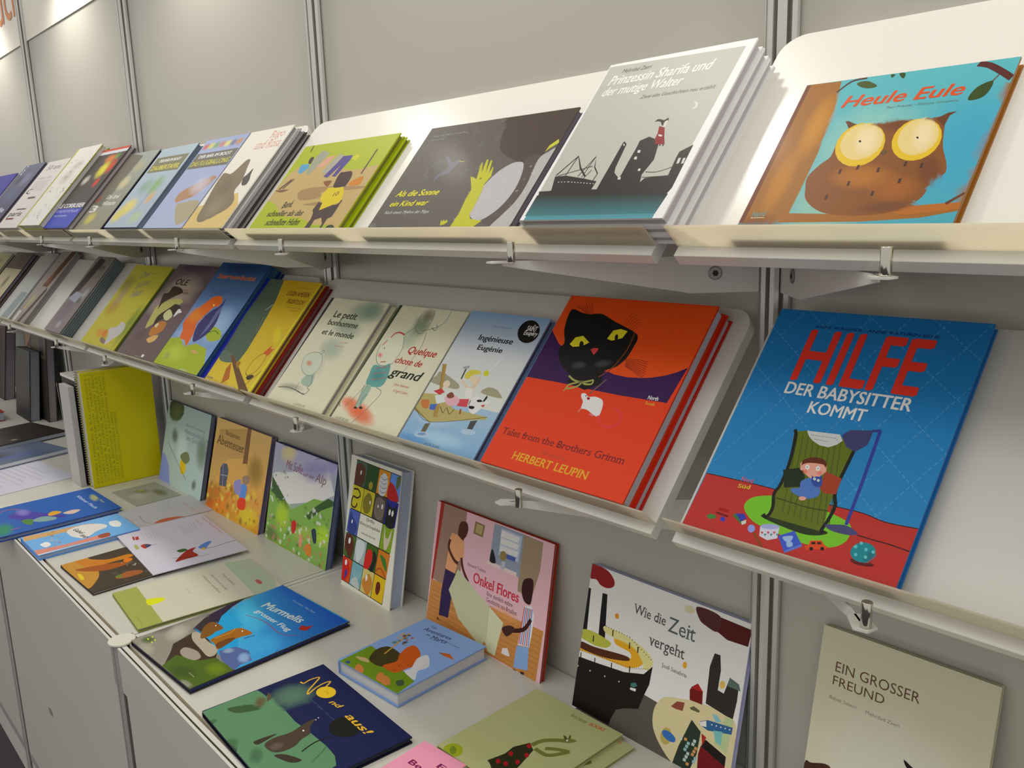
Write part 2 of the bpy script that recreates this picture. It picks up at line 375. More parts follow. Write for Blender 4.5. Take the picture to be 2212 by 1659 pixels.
BOOKS = [
 ({'k': 'shelf', 'label': 'picture book with a huge-eyed brown owl on turquoise, alone on the right upper shelf', 'O': [0.0798, -0.2137, 1.5212], 'U': [1.0, 0.0, 0.0], 'V': [0.0, 0.66013, 0.75115], 's': [0.1923, 0.1901, 0.011], 'cover': (146, 90, 13), 'pages': (198, 197, 182)}, [
  ('P',(87,166,171),[0,0,1923,0,1923,1901,0,1901]),
  ('G',[58,150,171,58,150,171,82,171,182,82,171,182],[0,0,1923,0,1923,1901,0,1901]),
  ('B',(146,192,177),[865,1045,1442,1045,865,1711],0.7),
  ('B',(44,150,188),[1731,950,2212,950,1731,1711],0.7),
  ('B',(157,192,160),[769,380,1250,380,769,950],0.6),
  ('P',(146,93,13),[0,1901,363,1894,424,1534,477,984,478,561,474,286,472,170,0,175]),
  ('B',(188,128,13),[327,1330,481,1330,327,1806],0.8),
  ('B',(177,118,13),[231,665,365,665,231,1140],0.8),
  ('B',(104,47,13),[192,95,481,95,192,323],0.7),
  ('P',(104,49,13),[0,1901,46,1901,49,174,0,175]),
  ('P',(146,90,13),[427,277,1150,250,1484,314,1923,355,1923,271,1656,206,1179,172,403,170]),
  ('S',(167,95,13),[1416,310,1923,355,1923,296,1508,243]),
  ('L',(93,47,13),300,[1808,343,1923,448]),
  ('S',(123,70,13),[610,1351,786,1288,1078,1293,1439,1296,1507,1325,1536,1189,1594,959,1680,770,1701,662,1628,577,1599,419,1486,308,1297,247,1003,241,767,289,586,419,521,559,489,700,552,836,622,931,618,1134,672,1251]),
  ('P',(93,49,13),[1439,1277,1523,1338,1590,1342,1542,1301,1532,1180]),
  ('P',(93,49,13),[610,1351,633,1354,675,1329,736,1294,672,1251]),
  ('B',(172,107,13),[997,669,1336,667,1075,495],0.75),
  ('B',(162,93,13),[1344,520,1572,545,1401,355],0.6),
  ('B',(93,47,13),[1560,707,1677,717,1630,489],0.7),
  ('B',(87,44,17),[1313,322,1609,349,1340,246],0.6),
  ('B',(87,39,13),[1127,1238,1321,1224,1177,1134],0.6),
  ('E',(210,176,17),[850,1050,992,1214,1038,848]),
  ('E',(210,176,17),[1344,1059,1482,1205,1508,866]),
  ('E',(213,192,126),[855,1080,985,1211,1009,908]),
  ('B',(223,208,171),[896,1095,985,1211,1009,908],0.8),
  ('E',(213,192,126),[1349,1087,1468,1206,1479,915]),
  ('B',(223,208,171),[1387,1102,1468,1206,1479,915],0.8),
  ('E',(13,13,13),[839,1087,851,1086,845,1073]),
  ('E',(13,13,13),[1348,1077,1358,1076,1353,1064]),
  ('S',(87,66,13),[1081,941,1120,956,1138,926,1110,900]),
  ('L',(58,22,13),220,[780,768,785,713]),
  ('L',(58,22,13),220,[930,806,934,752]),
  ('L',(58,22,13),220,[1127,763,1131,710]),
  ('L',(58,22,13),220,[1342,813,1346,760]),
  ('L',(58,22,13),220,[912,624,917,571]),
  ('L',(58,22,13),220,[1356,627,1359,576]),
  ('L',(58,22,13),220,[1485,783,1488,732]),
  ('L',(58,22,13),220,[763,478,768,424]),
  ('L',(58,22,13),220,[1169,499,1173,447]),
  ('S',(58,78,13),[536,1838,632,1848,753,1769,683,1749,590,1782]),
  ('C',(70,39,28),220,[368,1747,474,1870,617,1889]),
  ('S',(44,66,13),[1643,1458,1640,1535,1683,1614,1777,1655,1781,1550,1739,1472]),
  ('C',(93,72,37),120,[1777,1655,1813,1735]),
  ('C',(82,31,28),600,[1598,1882,1696,1844,1814,1754,1923,1656]),
  ('S',(44,66,13),[841,1892,883,1884,863,1850]),
  ('S',(44,66,13),[918,1894,975,1884,980,1825,952,1840]),
  ('T',(203,72,13),'Heule Eule',[491,1535],1081,139,0.0,'bi'),
  ('T',(104,123,120),'Paul Friester · Philippe Goossens',[944,1461],613,26,0.0,'i'),
  ('T',(104,139,137),'Nord',[113,233],128,62,0.108,'bs'),
  ('L',(208,192,149),80,[104,226,243,229]),
  ('P',(82,166,177),[759,270,759,269,761,269]),]),
 ({'k': 'shelf', 'label': 'white-framed grey book with harbour silhouette and small red figure, topmost of its stack', 'O': [-0.1896, -0.2355, 1.5403], 'U': [1.0, 0.0, 0.0], 'V': [0.0, 0.66013, 0.75115], 's': [0.2059, 0.2387, 0.014], 'cover': (225, 226, 228), 'pages': (183, 179, 185), 'copies': {'n': 2, 'dx': 0.0012, 't': 0.013, 'labels': ['white-edged book directly under the harbour silhouette book', 'lowest white-edged book of the stack with harbour silhouette on top'], 'cols': [(225, 226, 228), (225, 226, 228)]}}, [
  ('P',(177,179,172),[49,2348,1960,2292,1936,0,102,0]),
  ('G',[73,144,160,73,144,160,26,28,27,26,28,27],[102,0,1936,0,1946,355,130,406]),
  ('G',[26,28,27,26,28,27,26,28,27,26,28,27],[123,160,447,152,413,158,126,412]),
  ('P',(35,34,31),[79,414,260,417,269,427,199,630,377,632,674,574,900,521,890,409,968,406,967,499,970,820,971,1055,985,1078,1037,1032,1069,694,1094,627,1187,556,1207,581,1206,801,1210,957,1203,1064,1306,1111,1484,1035,1548,773,1494,576,1525,474,1558,527,1846,548,1828,776,1829,855,1962,937,1971,666,1981,377,1932,249,128,315]),
  ('G',[55,113,122,55,113,122,35,34,31,35,34,31],[83,57,1939,60,1971,306,84,358]),
  ('L',(42,36,31),220,[206,643,393,916,535,731,686,600]),
  ('L',(42,36,31),150,[362,633,393,916]),
  ('L',(42,36,31),150,[568,607,678,887,749,730,850,630,838,532]),
  ('L',(42,36,31),120,[241,635,711,746]),
  ('L',(42,36,31),120,[636,590,678,887]),
  ('L',(42,36,31),120,[674,574,730,691]),
  ('D',(183,185,181),120,20,30,[301,541,466,537,879,488]),
  ('P',(198,200,196),[1252,927,1288,927,1302,886,1262,890]),
  ('P',(198,200,196),[1256,836,1292,835,1306,795,1266,799]),
  ('P',(198,200,196),[1402,663,1432,663,1443,629,1409,632]),
  ('P',(198,200,196),[1182,564,1219,565,1233,526,1193,528]),
  ('P',(198,200,196),[1862,768,1893,770,1903,696,1872,693]),
  ('P',(198,200,196),[1922,763,1953,765,1963,691,1932,689]),
  ('C',(55,54,46),100,[1524,611,1676,601,1840,652]),
  ('L',(55,54,46),100,[1515,537,1874,539]),
  ('E',(198,200,196),[1004,1025,1015,1024,1014,1008]),
  ('P',(132,13,13),[1365,1252,1454,1220,1520,1083,1579,979,1444,992,1404,1069,1399,1148]),
  ('P',(208,205,202),[1420,1133,1480,1113,1481,1092,1429,1106]),
  ('S',(35,28,21),[1264,1323,1301,1358,1390,1334,1431,1360,1452,1299,1407,1252,1351,1312,1292,1327]),
  ('S',(203,200,196),[1410,1305,1446,1321,1455,1247,1422,1237]),
  ('L',(26,13,13),150,[1517,985,1527,959]),
  ('L',(26,13,13),150,[1556,981,1570,954]),
  ('S',(208,210,207),[1650,1568,1726,1525,1740,1458,1678,1448,1710,1480,1698,1524]),
  ('T',(79,74,72),'Mehrdad Zaeri',[304,2203],444,64,0.0,'i'),
  ('T',(225,226,224),'Prinzessin Sharifa und',[185,2025],1465,147,0.0,'bi'),
  ('T',(225,226,224),'der mutige Walter',[188,1851],1156,136,0.0,'bi'),
  ('T',(100,100,97),'Zwei alte Geschichten neu erzählt',[847,1716],1000,54,0.0,'i'),
  ('S',(13,43,49),[1648,0,1644,0,1711,1,1842,0,1875,0,1865,0]),
  ('L',(73,144,160),100,[1702,0,1711,0]),
  ('L',(73,144,160),100,[1822,0,1807,0]),]),
 ({'k': 'shelf', 'label': 'dark taupe picture book with a raised yellow hand, beside the harbour book', 'O': [-0.5484, -0.2144, 1.5218], 'U': [1.0, 0.0, 0.0], 'V': [0.0, 0.66013, 0.75115], 's': [0.3105, 0.2057, 0.012], 'cover': (84, 78, 76), 'pages': (115, 109, 124)}, [
  ('P',(84,79,74),[0,0,3105,0,3105,2057,0,2057]),
  ('S',(65,52,44),[1806,2057,3105,2050,3096,1526,2974,1353,2902,1205,2642,1179,2317,1284,2019,1440,1888,1652,1811,1898]),
  ('S',(75,67,63),[2645,1225,2931,1264,2972,895,2999,654,2899,302,2792,157,2531,219,2648,457,2771,785]),
  ('P',(188,187,52),[3061,1530,3105,1463,2989,1382,2942,1325,2957,1432]),
  ('S',(175,173,178),[2660,1162,2745,1001,2793,754,2749,514,2626,337,2446,235,2279,283,2157,393,2084,567,2112,787,2234,1034,2399,1166,2541,1196]),
  ('S',(169,167,169),[3105,1369,3105,1124,3105,885,3105,589,3105,183,2964,112,2742,128,2828,304,2942,538,2964,805,2902,1205,3020,1333]),
  ('B',(198,198,204),[2513,861,2531,861,2513,879],0.35),
  ('B',(146,143,144),[2917,1035,2931,1035,2917,1047],0.35),
  ('B',(198,198,204),[1924,614,1937,614,1924,626],0.35),
  ('B',(146,143,144),[2629,464,2655,464,2629,490],0.35),
  ('B',(198,198,204),[1891,723,1909,723,1891,739],0.35),
  ('B',(146,143,144),[2197,847,2219,847,2197,862],0.35),
  ('B',(198,198,204),[2506,928,2524,928,2506,942],0.35),
  ('B',(146,143,144),[2321,1073,2353,1073,2321,1107],0.35),
  ('B',(198,198,204),[2928,989,2948,989,2928,1002],0.35),
  ('B',(146,143,144),[2634,722,2654,722,2634,737],0.35),
  ('B',(198,198,204),[2343,640,2360,640,2343,654],0.35),
  ('B',(146,143,144),[2403,1002,2427,1002,2403,1022],0.35),
  ('B',(198,198,204),[2191,627,2207,627,2191,639],0.35),
  ('B',(146,143,144),[2469,286,2491,286,2469,305],0.35),
  ('B',(198,198,204),[2698,897,2724,897,2698,925],0.35),
  ('B',(146,143,144),[2304,824,2323,824,2304,843],0.35),
  ('B',(198,198,204),[2247,618,2261,618,2247,628],0.35),
  ('B',(146,143,144),[3009,419,3035,419,3009,447],0.35),
  ('B',(198,198,204),[2717,646,2741,646,2717,661],0.35),
  ('B',(146,143,144),[1949,390,1964,390,1949,400],0.35),
  ('B',(198,198,204),[2016,718,2032,718,2016,738],0.35),
  ('B',(146,143,144),[2667,707,2694,707,2667,727],0.35),
  ('B',(198,198,204),[2956,983,2983,983,2956,1008],0.35),
  ('B',(146,143,144),[2857,895,2882,895,2857,927],0.35),
  ('B',(198,198,204),[2611,544,2634,544,2611,562],0.35),
  ('B',(146,143,144),[2090,877,2118,877,2090,913],0.35),
  ('B',(198,198,204),[2867,709,2881,709,2867,722],0.35),
  ('B',(146,143,144),[2958,935,2980,935,2958,955],0.35),
  ('B',(198,198,204),[2120,370,2134,370,2120,387],0.35),
  ('B',(146,143,144),[2618,338,2639,338,2618,352],0.35),
  ('B',(198,198,204),[2110,882,2135,882,2110,906],0.35),
  ('B',(146,143,144),[2187,810,2219,810,2187,838],0.35),
  ('B',(198,198,204),[1946,259,1960,259,1946,277],0.35),
  ('B',(146,143,144),[2501,981,2517,981,2501,993],0.35),
  ('B',(198,198,204),[2679,1035,2699,1035,2679,1047],0.35),
  ('B',(146,143,144),[2883,475,2910,475,2883,494],0.35),
  ('B',(198,198,204),[2683,985,2710,985,2683,1008],0.35),
  ('B',(146,143,144),[2720,335,2739,335,2720,352],0.35),
  ('B',(198,198,204),[2898,348,2928,348,2898,383],0.35),
  ('B',(146,143,144),[3009,546,3026,546,3009,559],0.35),
  ('B',(198,198,204),[2840,1099,2866,1099,2840,1124],0.35),
  ('B',(146,143,144),[2202,977,2231,977,2202,997],0.35),
  ('B',(198,198,204),[2118,976,2147,976,2118,1000],0.35),
  ('B',(146,143,144),[2192,605,2216,605,2192,620],0.35),
  ('B',(198,198,204),[2850,701,2878,701,2850,722],0.35),
  ('B',(146,143,144),[3002,901,3021,901,3002,925],0.35),
  ('B',(198,198,204),[2689,984,2703,984,2689,992],0.35),
  ('B',(146,143,144),[2739,488,2762,488,2739,504],0.35),
  ('B',(198,198,204),[3017,671,3046,671,3017,690],0.35),
  ('B',(146,143,144),[2428,263,2458,263,2428,291],0.35),
  ('B',(198,198,204),[1944,277,1967,277,1944,292],0.35),
  ('B',(146,143,144),[2080,610,2102,610,2080,632],0.35),
  ('B',(198,198,204),[2595,551,2620,551,2595,568],0.35),
  ('B',(146,143,144),[2188,945,2203,945,2188,957],0.35),
  ('B',(198,198,204),[2150,650,2162,650,2150,657],0.35),
  ('B',(146,143,144),[2408,356,2433,356,2408,386],0.35),
  ('B',(198,198,204),[2545,849,2565,849,2545,862],0.35),
  ('B',(146,143,144),[2381,550,2406,550,2381,567],0.35),
  ('B',(198,198,204),[2132,960,2149,960,2132,976],0.35),
  ('B',(146,143,144),[2967,461,2983,461,2967,478],0.35),
  ('P',(177,179,13),[1916,764,1724,1002,1812,980,1887,943,1772,1246,1806,1243,1913,1055,1850,1289,1888,1286,2003,1049,1946,1275,1985,1259,2079,1028,2077,1148,2102,1133,2164,975,2122,850,2160,721,2195,469,2193,346,2271,267,2520,234,2413,129,2380,24,1976,24,1950,132,1965,366,1919,604]),
  ('E',(82,72,13),[1968,954,1989,963,1976,944]),
  ('P',(177,179,13),[1714,165,1666,260,1721,228,1715,266,1769,233,1784,265,1835,226,1792,180]),
  ('P',(177,179,13),[1557,23,1530,86,1577,64,1562,108,1621,77,1628,108,1681,23]),
  ('S',(98,95,109),[859,1404,915,1417,1118,1296,1165,1344,1278,1308,1220,1220,1154,1088,1015,1045,927,964,908,1069,1019,1148,1061,1231]),
  ('L',(198,192,52),80,[1233,1311,1369,1287]),
  ('B',(104,100,96),[414,1924,455,1924,414,1976],0.5),
  ('B',(97,93,88),[910,1658,979,1658,910,1724],0.5),
  ('B',(104,100,96),[553,1222,588,1222,553,1261],0.5),
  ('B',(97,93,88),[822,1191,897,1191,822,1251],0.5),
  ('B',(104,100,96),[772,1333,834,1333,772,1396],0.5),
  ('B',(97,93,88),[1118,1302,1163,1302,1118,1337],0.5),
  ('B',(104,100,96),[610,1177,650,1177,610,1227],0.5),
  ('B',(97,93,88),[1789,1222,1821,1222,1789,1246],0.5),
  ('B',(104,100,96),[1304,1830,1336,1830,1304,1863],0.5),
  ('B',(97,93,88),[3,1559,66,1559,3,1640],0.5),
  ('B',(104,100,96),[483,1854,557,1854,483,1947],0.5),
  ('B',(97,93,88),[4,1512,84,1512,4,1582],0.5),
  ('B',(104,100,96),[1516,1591,1585,1591,1516,1656],0.5),
  ('B',(97,93,88),[54,1118,91,1118,54,1146],0.5),
  ('B',(104,100,96),[1798,1678,1869,1678,1798,1750],0.5),
  ('B',(97,93,88),[1184,1864,1261,1864,1184,1959],0.5),
  ('B',(104,100,96),[1537,1125,1586,1125,1537,1156],0.5),
  ('B',(97,93,88),[1018,1847,1051,1847,1018,1872],0.5),
  ('B',(104,100,96),[681,1280,751,1280,681,1340],0.5),
  ('B',(97,93,88),[1190,1536,1250,1536,1190,1612],0.5),
  ('B',(104,100,96),[1758,1143,1831,1143,1758,1205],0.5),
  ('B',(97,93,88),[188,1423,244,1423,188,1495],0.5),
  ('B',(104,100,96),[692,1041,766,1041,692,1091],0.5),
  ('B',(97,93,88),[891,1903,948,1903,891,1955],0.5),
  ('B',(104,100,96),[1491,1050,1551,1050,1491,1102],0.5),
  ('B',(97,93,88),[1835,1853,1869,1853,1835,1878],0.5),
  ('B',(104,100,96),[843,1752,890,1752,843,1792],0.5),
  ('B',(97,93,88),[1717,2009,1768,2009,1717,2073],0.5),
  ('B',(104,100,96),[615,1114,672,1114,615,1174],0.5),
  ('B',(97,93,88),[1664,2021,1733,2021,1664,2100],0.5),
  ('T',(213,208,13),'Als die Sonne',[207,708],1019,108,0.0,'bi'),
  ('T',(213,208,13),'ein Kind war',[215,524],913,100,0.0,'bi'),
  ('T',(198,197,199),'Nach einem Mythos der Maya',[205,384],1070,56,0.0,'is'),
  ('T',(146,144,146),'Amber Past · Maruch Mendes Peres',[177,1857],840,36,0.0,'i'),
  ('T',(146,144,146),'Tamana Araki',[181,1782],334,36,0.0,'i'),
  ('B',(115,112,112),[93,123,248,123,93,247],0.8),]),
 ({'k': 'shelf', 'label': 'lime green picture book with a child in a yellow number ten shirt', 'O': [-0.9229, -0.2189, 1.5258], 'U': [1.0, 0.0, 0.0], 'V': [0.0, 0.66013, 0.75115], 's': [0.3037, 0.1994, 0.01], 'cover': (155, 173, 13), 'pages': (146, 144, 66), 'copies': {'n': 1, 'dx': 0.006, 't': 0.008, 'labels': ['lime green book just visible behind the yellow shirt book'], 'cols': [(155, 173, 13)]}}, [
  ('P',(157,171,13),[0,0,3037,0,3037,1994,0,1994]),
  ('S',(179,155,100),[766,1447,1299,1513,2074,1304,2616,1290,3036,1308,3037,805,3037,214,3018,104,2353,131,1910,230,1592,308,911,369,414,615,0,736,0,953,102,1274,310,1480]),
  ('S',(151,123,79),[964,882,1481,961,2975,911,2952,865,2347,846,1793,846,1809,721,1212,693]),
  ('S',(151,126,81),[1409,585,1903,632,1904,558]),
  ('S',(146,166,13),[2166,132,2703,140,3037,0,2067,0]),
  ('P',(64,49,45),[2504,553,2618,608,2631,455,2631,315,2535,269,2548,0,2494,0,2469,177,2327,296,2152,251,2181,0,1991,0,2012,277,1904,521,1955,618]),
  ('P',(203,182,13),[1897,928,2371,929,2477,840,2570,693,2582,609,2094,449,2032,615,1894,669,1847,794]),
  ('S',(60,35,37),[2065,927,1987,1060,1958,1236,2088,1253,2305,1251,2412,1134,2427,963,2371,929]),
  ('T',(115,95,13),'10',[2228,730],141,84,0.167,'b'),
  ('L',(64,49,45),500,[1922,631,1899,473,2049,349]),
  ('L',(64,49,45),500,[2600,644,2594,526]),
  ('P',(146,150,132),[683,1642,788,1836,1126,1752,987,1431,870,1254,733,1343]),
  ('P',(198,150,126),[1124,1646,1406,1675,1354,1535,1203,1416,987,1431]),
  ('P',(157,155,143),[1436,1607,1503,1693,1690,1638,1687,1432,1460,1243,1298,1305]),
  ('P',(70,60,132),[1683,1625,1985,1625,2005,1522,1880,1166,1755,1179,1809,1423,1626,1156,1466,1191,1619,1463]),
  ('P',(188,187,17),[2018,1546,2089,1642,2238,1579,2175,1496]),
  ('P',(82,150,188),[338,1533,628,1538,708,1425,548,1301,393,1365]),
  ('S',(60,39,28),[551,1571,515,1683,636,1686,673,1535]),
  ('L',(82,53,37),350,[316,1990,354,1834]),
  ('L',(87,62,45),500,[2652,1691,2653,1179]),
  ('L',(87,62,45),500,[447,1200,258,981]),
  ('L',(87,62,45),600,[371,1190,134,973]),
  ('S',(188,118,17),[2482,960,2580,1075,2786,1111,2810,943]),
  ('S',(125,78,28),[1601,1069,1855,1080,1831,956]),
  ('S',(115,78,45),[25,951,503,956,308,898]),
  ('T',(44,47,13),'Bené,',[728,522],328,140,0.107,'bis'),
  ('T',(44,47,13),'schneller als das',[366,353],1259,120,0.0,'bis'),
  ('T',(44,47,13),'schnellste Huhn',[533,156],1176,130,0.0,'bis'),
  ('S',(44,53,17),[2709,14,2673,117,2780,151,2914,104,2954,13]),]),
 ({'k': 'shelf', 'label': 'cream picture book with grey crocodile tail and tiny mouse', 'O': [-1.1842, -0.2287, 1.5344], 'U': [1.0, 0.0, 0.0], 'V': [0.0, 0.66013, 0.75115], 's': [0.183, 0.2506, 0.011], 'cover': (216, 215, 210), 'pages': (157, 155, 160), 'copies': {'n': 2, 'dx': 0.008, 't': 0.01, 'labels': ['pale book in the middle of the stack under the crocodile cover', 'dark patterned spined book at the bottom of the crocodile stack'], 'cols': [(157, 155, 162), (44, 39, 37)]}}, [
  ('P',(218,215,206),[0,0,1830,0,1830,2506,0,2506]),
  ('P',(203,179,114),[0,0,1830,0,1830,551,1464,852,549,627,0,551]),
  ('S',(120,109,88),[752,1694,936,1692,1047,1498,1247,1133,1232,903,1513,663,1487,467,1040,250,641,140,359,260,244,588,87,1076,71,1383,209,1405,507,1386]),
  ('B',(146,134,109),[847,512,1194,732,1165,276],0.6),
  ('B',(104,93,76),[678,1046,945,1209,1004,797],0.5),
  ('S',(76,72,69),[1364,1040,1211,1223,1285,1306,1363,1447,1449,1295,1560,1145,1552,1031]),
  ('T',(198,150,137),'Rigo',[1107,2243],556,186,0.0,'s'),
  ('T',(198,150,137),'und Rosa',[716,1977],1056,224,0.0,'s'),]),
 ({'k': 'shelf', 'label': 'pale blue comic book with whale and airship, second from the crocodile cover', 'O': [-1.4042, -0.2295, 1.535], 'U': [1.0, 0.0, 0.0], 'V': [0.0, 0.66013, 0.75115], 's': [0.2174, 0.2497, 0.012], 'cover': (146, 155, 171), 'pages': (146, 155, 177), 'copies': {'n': 1, 'dx': -0.004, 't': 0.018, 'labels': ['blue-grey book under the airship comic'], 'cols': [(146, 155, 171)]}}, [
  ('G',[162,173,204,162,173,204,146,160,199,146,160,199],[0,0,2174,0,2174,2497,0,2497]),
  ('P',(104,101,91),[43,1648,2130,1648,2130,2097,43,2097]),
  ('B',(188,84,52),[217,2297,413,2297,217,2422],0.9),
  ('B',(198,192,52),[500,2297,696,2297,500,2422],0.9),
  ('B',(115,150,66),[782,2297,978,2297,782,2422],0.9),
  ('B',(188,107,91),[1065,2297,1261,2297,1065,2422],0.9),
  ('B',(208,202,79),[1348,2297,1543,2297,1348,2422],0.9),
  ('B',(104,107,126),[1630,2297,1826,2297,1630,2422],0.9),
  ('B',(188,128,52),[1913,2297,2108,2297,1913,2422],0.9),
  ('T',(223,229,232),'DER BÄR IM BOOT',[261,1947],1652,87,0.0,'b'),
  ('T',(188,187,52),'DAS FLUGBALLONG',[109,1723],1956,137,0.0,'b'),
  ('S',(162,155,126),[1011,591,1263,677,1936,717,2174,586,2174,288,1769,83]),
  ('S',(167,128,97),[660,826,768,1015,1363,1209,1813,1356,2078,1309,1889,1088,1626,851,1166,743,862,690]),
  ('B',(198,202,221),[1522,1123,2065,1123,1522,1423],0.6),]),
 ({'k': 'shelf', 'label': 'light blue comic book with olive title band and green leaves', 'O': [-1.6517, -0.2325, 1.5377], 'U': [1.0, 0.0, 0.0], 'V': [0.0, 0.66013, 0.75115], 's': [0.22, 0.2434, 0.012], 'cover': (115, 139, 160), 'pages': (136, 150, 171), 'copies': {'n': 1, 'dx': -0.004, 't': 0.022, 'labels': ['dark blue book under the olive-banded comic'], 'cols': [(115, 139, 160)]}}, [
  ('G',[157,173,191,157,173,191,157,176,188,157,176,188],[0,0,2200,0,2200,2434,0,2434]),
  ('P',(115,115,88),[132,1655,2068,1655,2068,2142,132,2142]),
  ('T',(223,229,232),'DER BÄR IM BOOT',[440,1972],1320,85,0.0,'b'),
  ('T',(203,197,66),'ZAUBERTAFEL',[220,1728],1760,134,0.0,'b'),
  ('B',(125,166,91),[1430,1217,1870,1217,1430,1582],0.8),
  ('B',(213,197,91),[660,609,1210,609,660,949],0.9),
  ('B',(203,192,79),[330,365,770,365,330,657],0.9),
  ('B',(115,150,114),[770,1217,1210,1217,770,1509],0.6),
  ('B',(203,160,91),[1650,852,1914,852,1650,1095],0.8),
  ('B',(167,187,137),[1650,292,2090,292,1650,536],0.8),
  ('C',(58,72,103),150,[1320,487,1364,1095,1452,1509]),]),
 ({'k': 'shelf', 'label': 'grey-green book with pale title and yellow flowers at the bottom', 'O': [-1.9566, -0.222, 1.5284], 'U': [1.0, 0.0, 0.0], 'V': [0.0, 0.66013, 0.75115], 's': [0.2236, 0.2657, 0.012], 'cover': (82, 84, 85), 'pages': (44, 39, 79), 'copies': {'n': 1, 'dx': 0.012, 't': 0.01, 'labels': ['navy book with dark spine under the grey-green one'], 'cols': [(29, 28, 72)]}}, [
  ('G',[130,128,109,130,128,109,146,155,149,146,155,149],[0,0,2236,0,2236,2657,0,2657]),
  ('P',(104,100,88),[0,930,1006,797,1230,2525,224,2657,0,2657]),
  ('B',(188,176,79),[783,425,1230,425,783,691],0.9),
  ('B',(162,47,13),[268,1063,403,1063,268,1222],0.9),
  ('B',(203,192,149),[1342,1594,1789,1594,1342,1913],0.7),
  ('B',(177,166,126),[1565,2126,2013,2126,1565,2392],0.6),
  ('T',(208,208,210),'3',[268,638],447,213,0.0,'b'),
  ('T',(203,208,204),'Die drei',[894,1063],894,133,0.0,'b'),
  ('T',(203,208,204),'Wünsche',[894,850],1006,133,0.0,'b'),]),
 ({'k': 'shelf', 'label': 'dark photo book of bright fruit with red top edge and blue bottom band', 'O': [-2.1878, -0.2325, 1.5377], 'U': [1.0, 0.0, 0.0], 'V': [0.0, 0.66013, 0.75115], 's': [0.2358, 0.2872, 0.014], 'cover': (79, 75, 74), 'pages': (162, 155, 162), 'copies': {'n': 1, 'dx': 0.003, 't': 0.022, 'labels': ['pale paperback under the dark fruit book'], 'cols': [(79, 75, 74)]}}, [
  ('P',(68,62,61),[0,0,2358,0,2358,2872,0,2872]),
  ('P',(58,70,171),[0,0,2358,0,2358,689,0,689]),
  ('P',(44,57,160),[0,0,2358,0,2358,57,0,57]),
  ('P',(198,197,204),[0,2671,2358,2671,2358,2786,0,2786]),
  ('P',(188,66,45),[0,2786,2358,2786,2358,2872,0,2872]),
  ('B',(213,202,52),[1462,2068,1981,2068,1462,2470],0.95),
  ('B',(193,66,13),[2005,2154,2335,2154,2005,2498],0.95),
  ('B',(203,47,17),[1769,1579,2005,1579,1769,1809],0.9),
  ('B',(208,118,37),[1415,2470,2005,2470,1415,2671],0.9),
  ('B',(198,192,182),[590,1723,943,1723,590,1953],0.8),
  ('B',(82,150,52),[1887,2527,2122,2527,1887,2671],0.9),
  ('T',(223,225,232),'LE CORBUSIER',[71,718],2217,144,0.0,'b'),
  ('T',(188,192,221),'AT THE FOOT OF THE ALPS',[118,546],2005,86,0.0,''),
  ('T',(188,192,221),'PHOTOGRAPHS',[236,402],1179,57,0.0,''),]),
 ({'k': 'shelf', 'label': 'white book patterned with fine grey branches and a yellow spine edge', 'O': [-2.4099, -0.243, 1.5469], 'U': [1.0, 0.0, 0.0], 'V': [0.0, 0.66013, 0.75115], 's': [0.229, 0.3019, 0.02], 'cover': (188, 192, 52), 'pages': (198, 198, 193), 'copies': {'n': 1, 'dx': 0.004, 't': 0.03, 'labels': ['thick grey-brown book behind the white branch-patterned one'], 'cols': [(115, 107, 100)]}}, [
  ('P',(206,205,202),[0,0,2290,0,2290,3019,0,3019]),
  ('P',(177,179,37),[0,0,115,0,115,3019,0,3019]),
  ('C',(115,109,107),206,[2112,1541,2290,1514,2290,1637]),
  ('C',(115,109,107),158,[650,2512,771,2516,816,2594]),
  ('C',(115,109,107),109,[1746,749,1926,589,2155,628]),
  ('C',(115,109,107),252,[1392,322,1333,362,1270,343]),
  ('C',(115,109,107),111,[1078,2450,1137,2261,1345,2210]),
  ('C',(115,109,107),154,[375,1662,483,1814,379,1952]),
  ('C',(115,109,107),108,[1257,2425,1167,2414,1140,2352]),
  ('C',(115,109,107),197,[1290,1489,1193,1397,1243,1293]),
  ('C',(115,109,107),148,[1002,1714,1015,1632,1100,1601]),
  ('C',(115,109,107),192,[1207,1857,1202,2001,1060,2065]),
  ('C',(115,109,107),170,[1972,1123,1903,1058,1939,984]),
  ('C',(115,109,107),155,[584,2381,365,2459,202,2356]),
  ('C',(115,109,107),232,[1990,1218,1898,1347,1737,1348]),
  ('C',(115,109,107),124,[1905,1651,2071,1728,2062,1868]),
  ('C',(115,109,107),92,[1655,2327,1463,2312,1400,2183]),
  ('C',(115,109,107),218,[1280,594,1173,519,1204,416]),
  ('C',(115,109,107),183,[324,551,255,423,351,321]),
  ('C',(115,109,107),247,[1872,1406,1938,1279,2088,1262]),
  ('C',(115,109,107),143,[1527,639,1363,785,1155,749]),
  ('C',(115,109,107),159,[597,1372,443,1468,287,1415]),
  ('C',(115,109,107),256,[737,1236,514,1333,329,1236]),
  ('C',(115,109,107),229,[1443,490,1423,326,1575,238]),
  ('C',(115,109,107),217,[905,435,834,386,853,319]),
  ('C',(115,109,107),250,[1776,1227,1874,1200,1941,1249]),
  ('C',(115,109,107),255,[1135,2029,1144,1815,1355,1721]),
  ('C',(115,109,107),198,[307,338,234,321,221,268]),
  ('B',(157,150,149),[1145,1811,1832,1811,1145,2173],0.5),
  ('B',(157,150,149),[1374,2264,1947,2264,1374,2506],0.5),]),
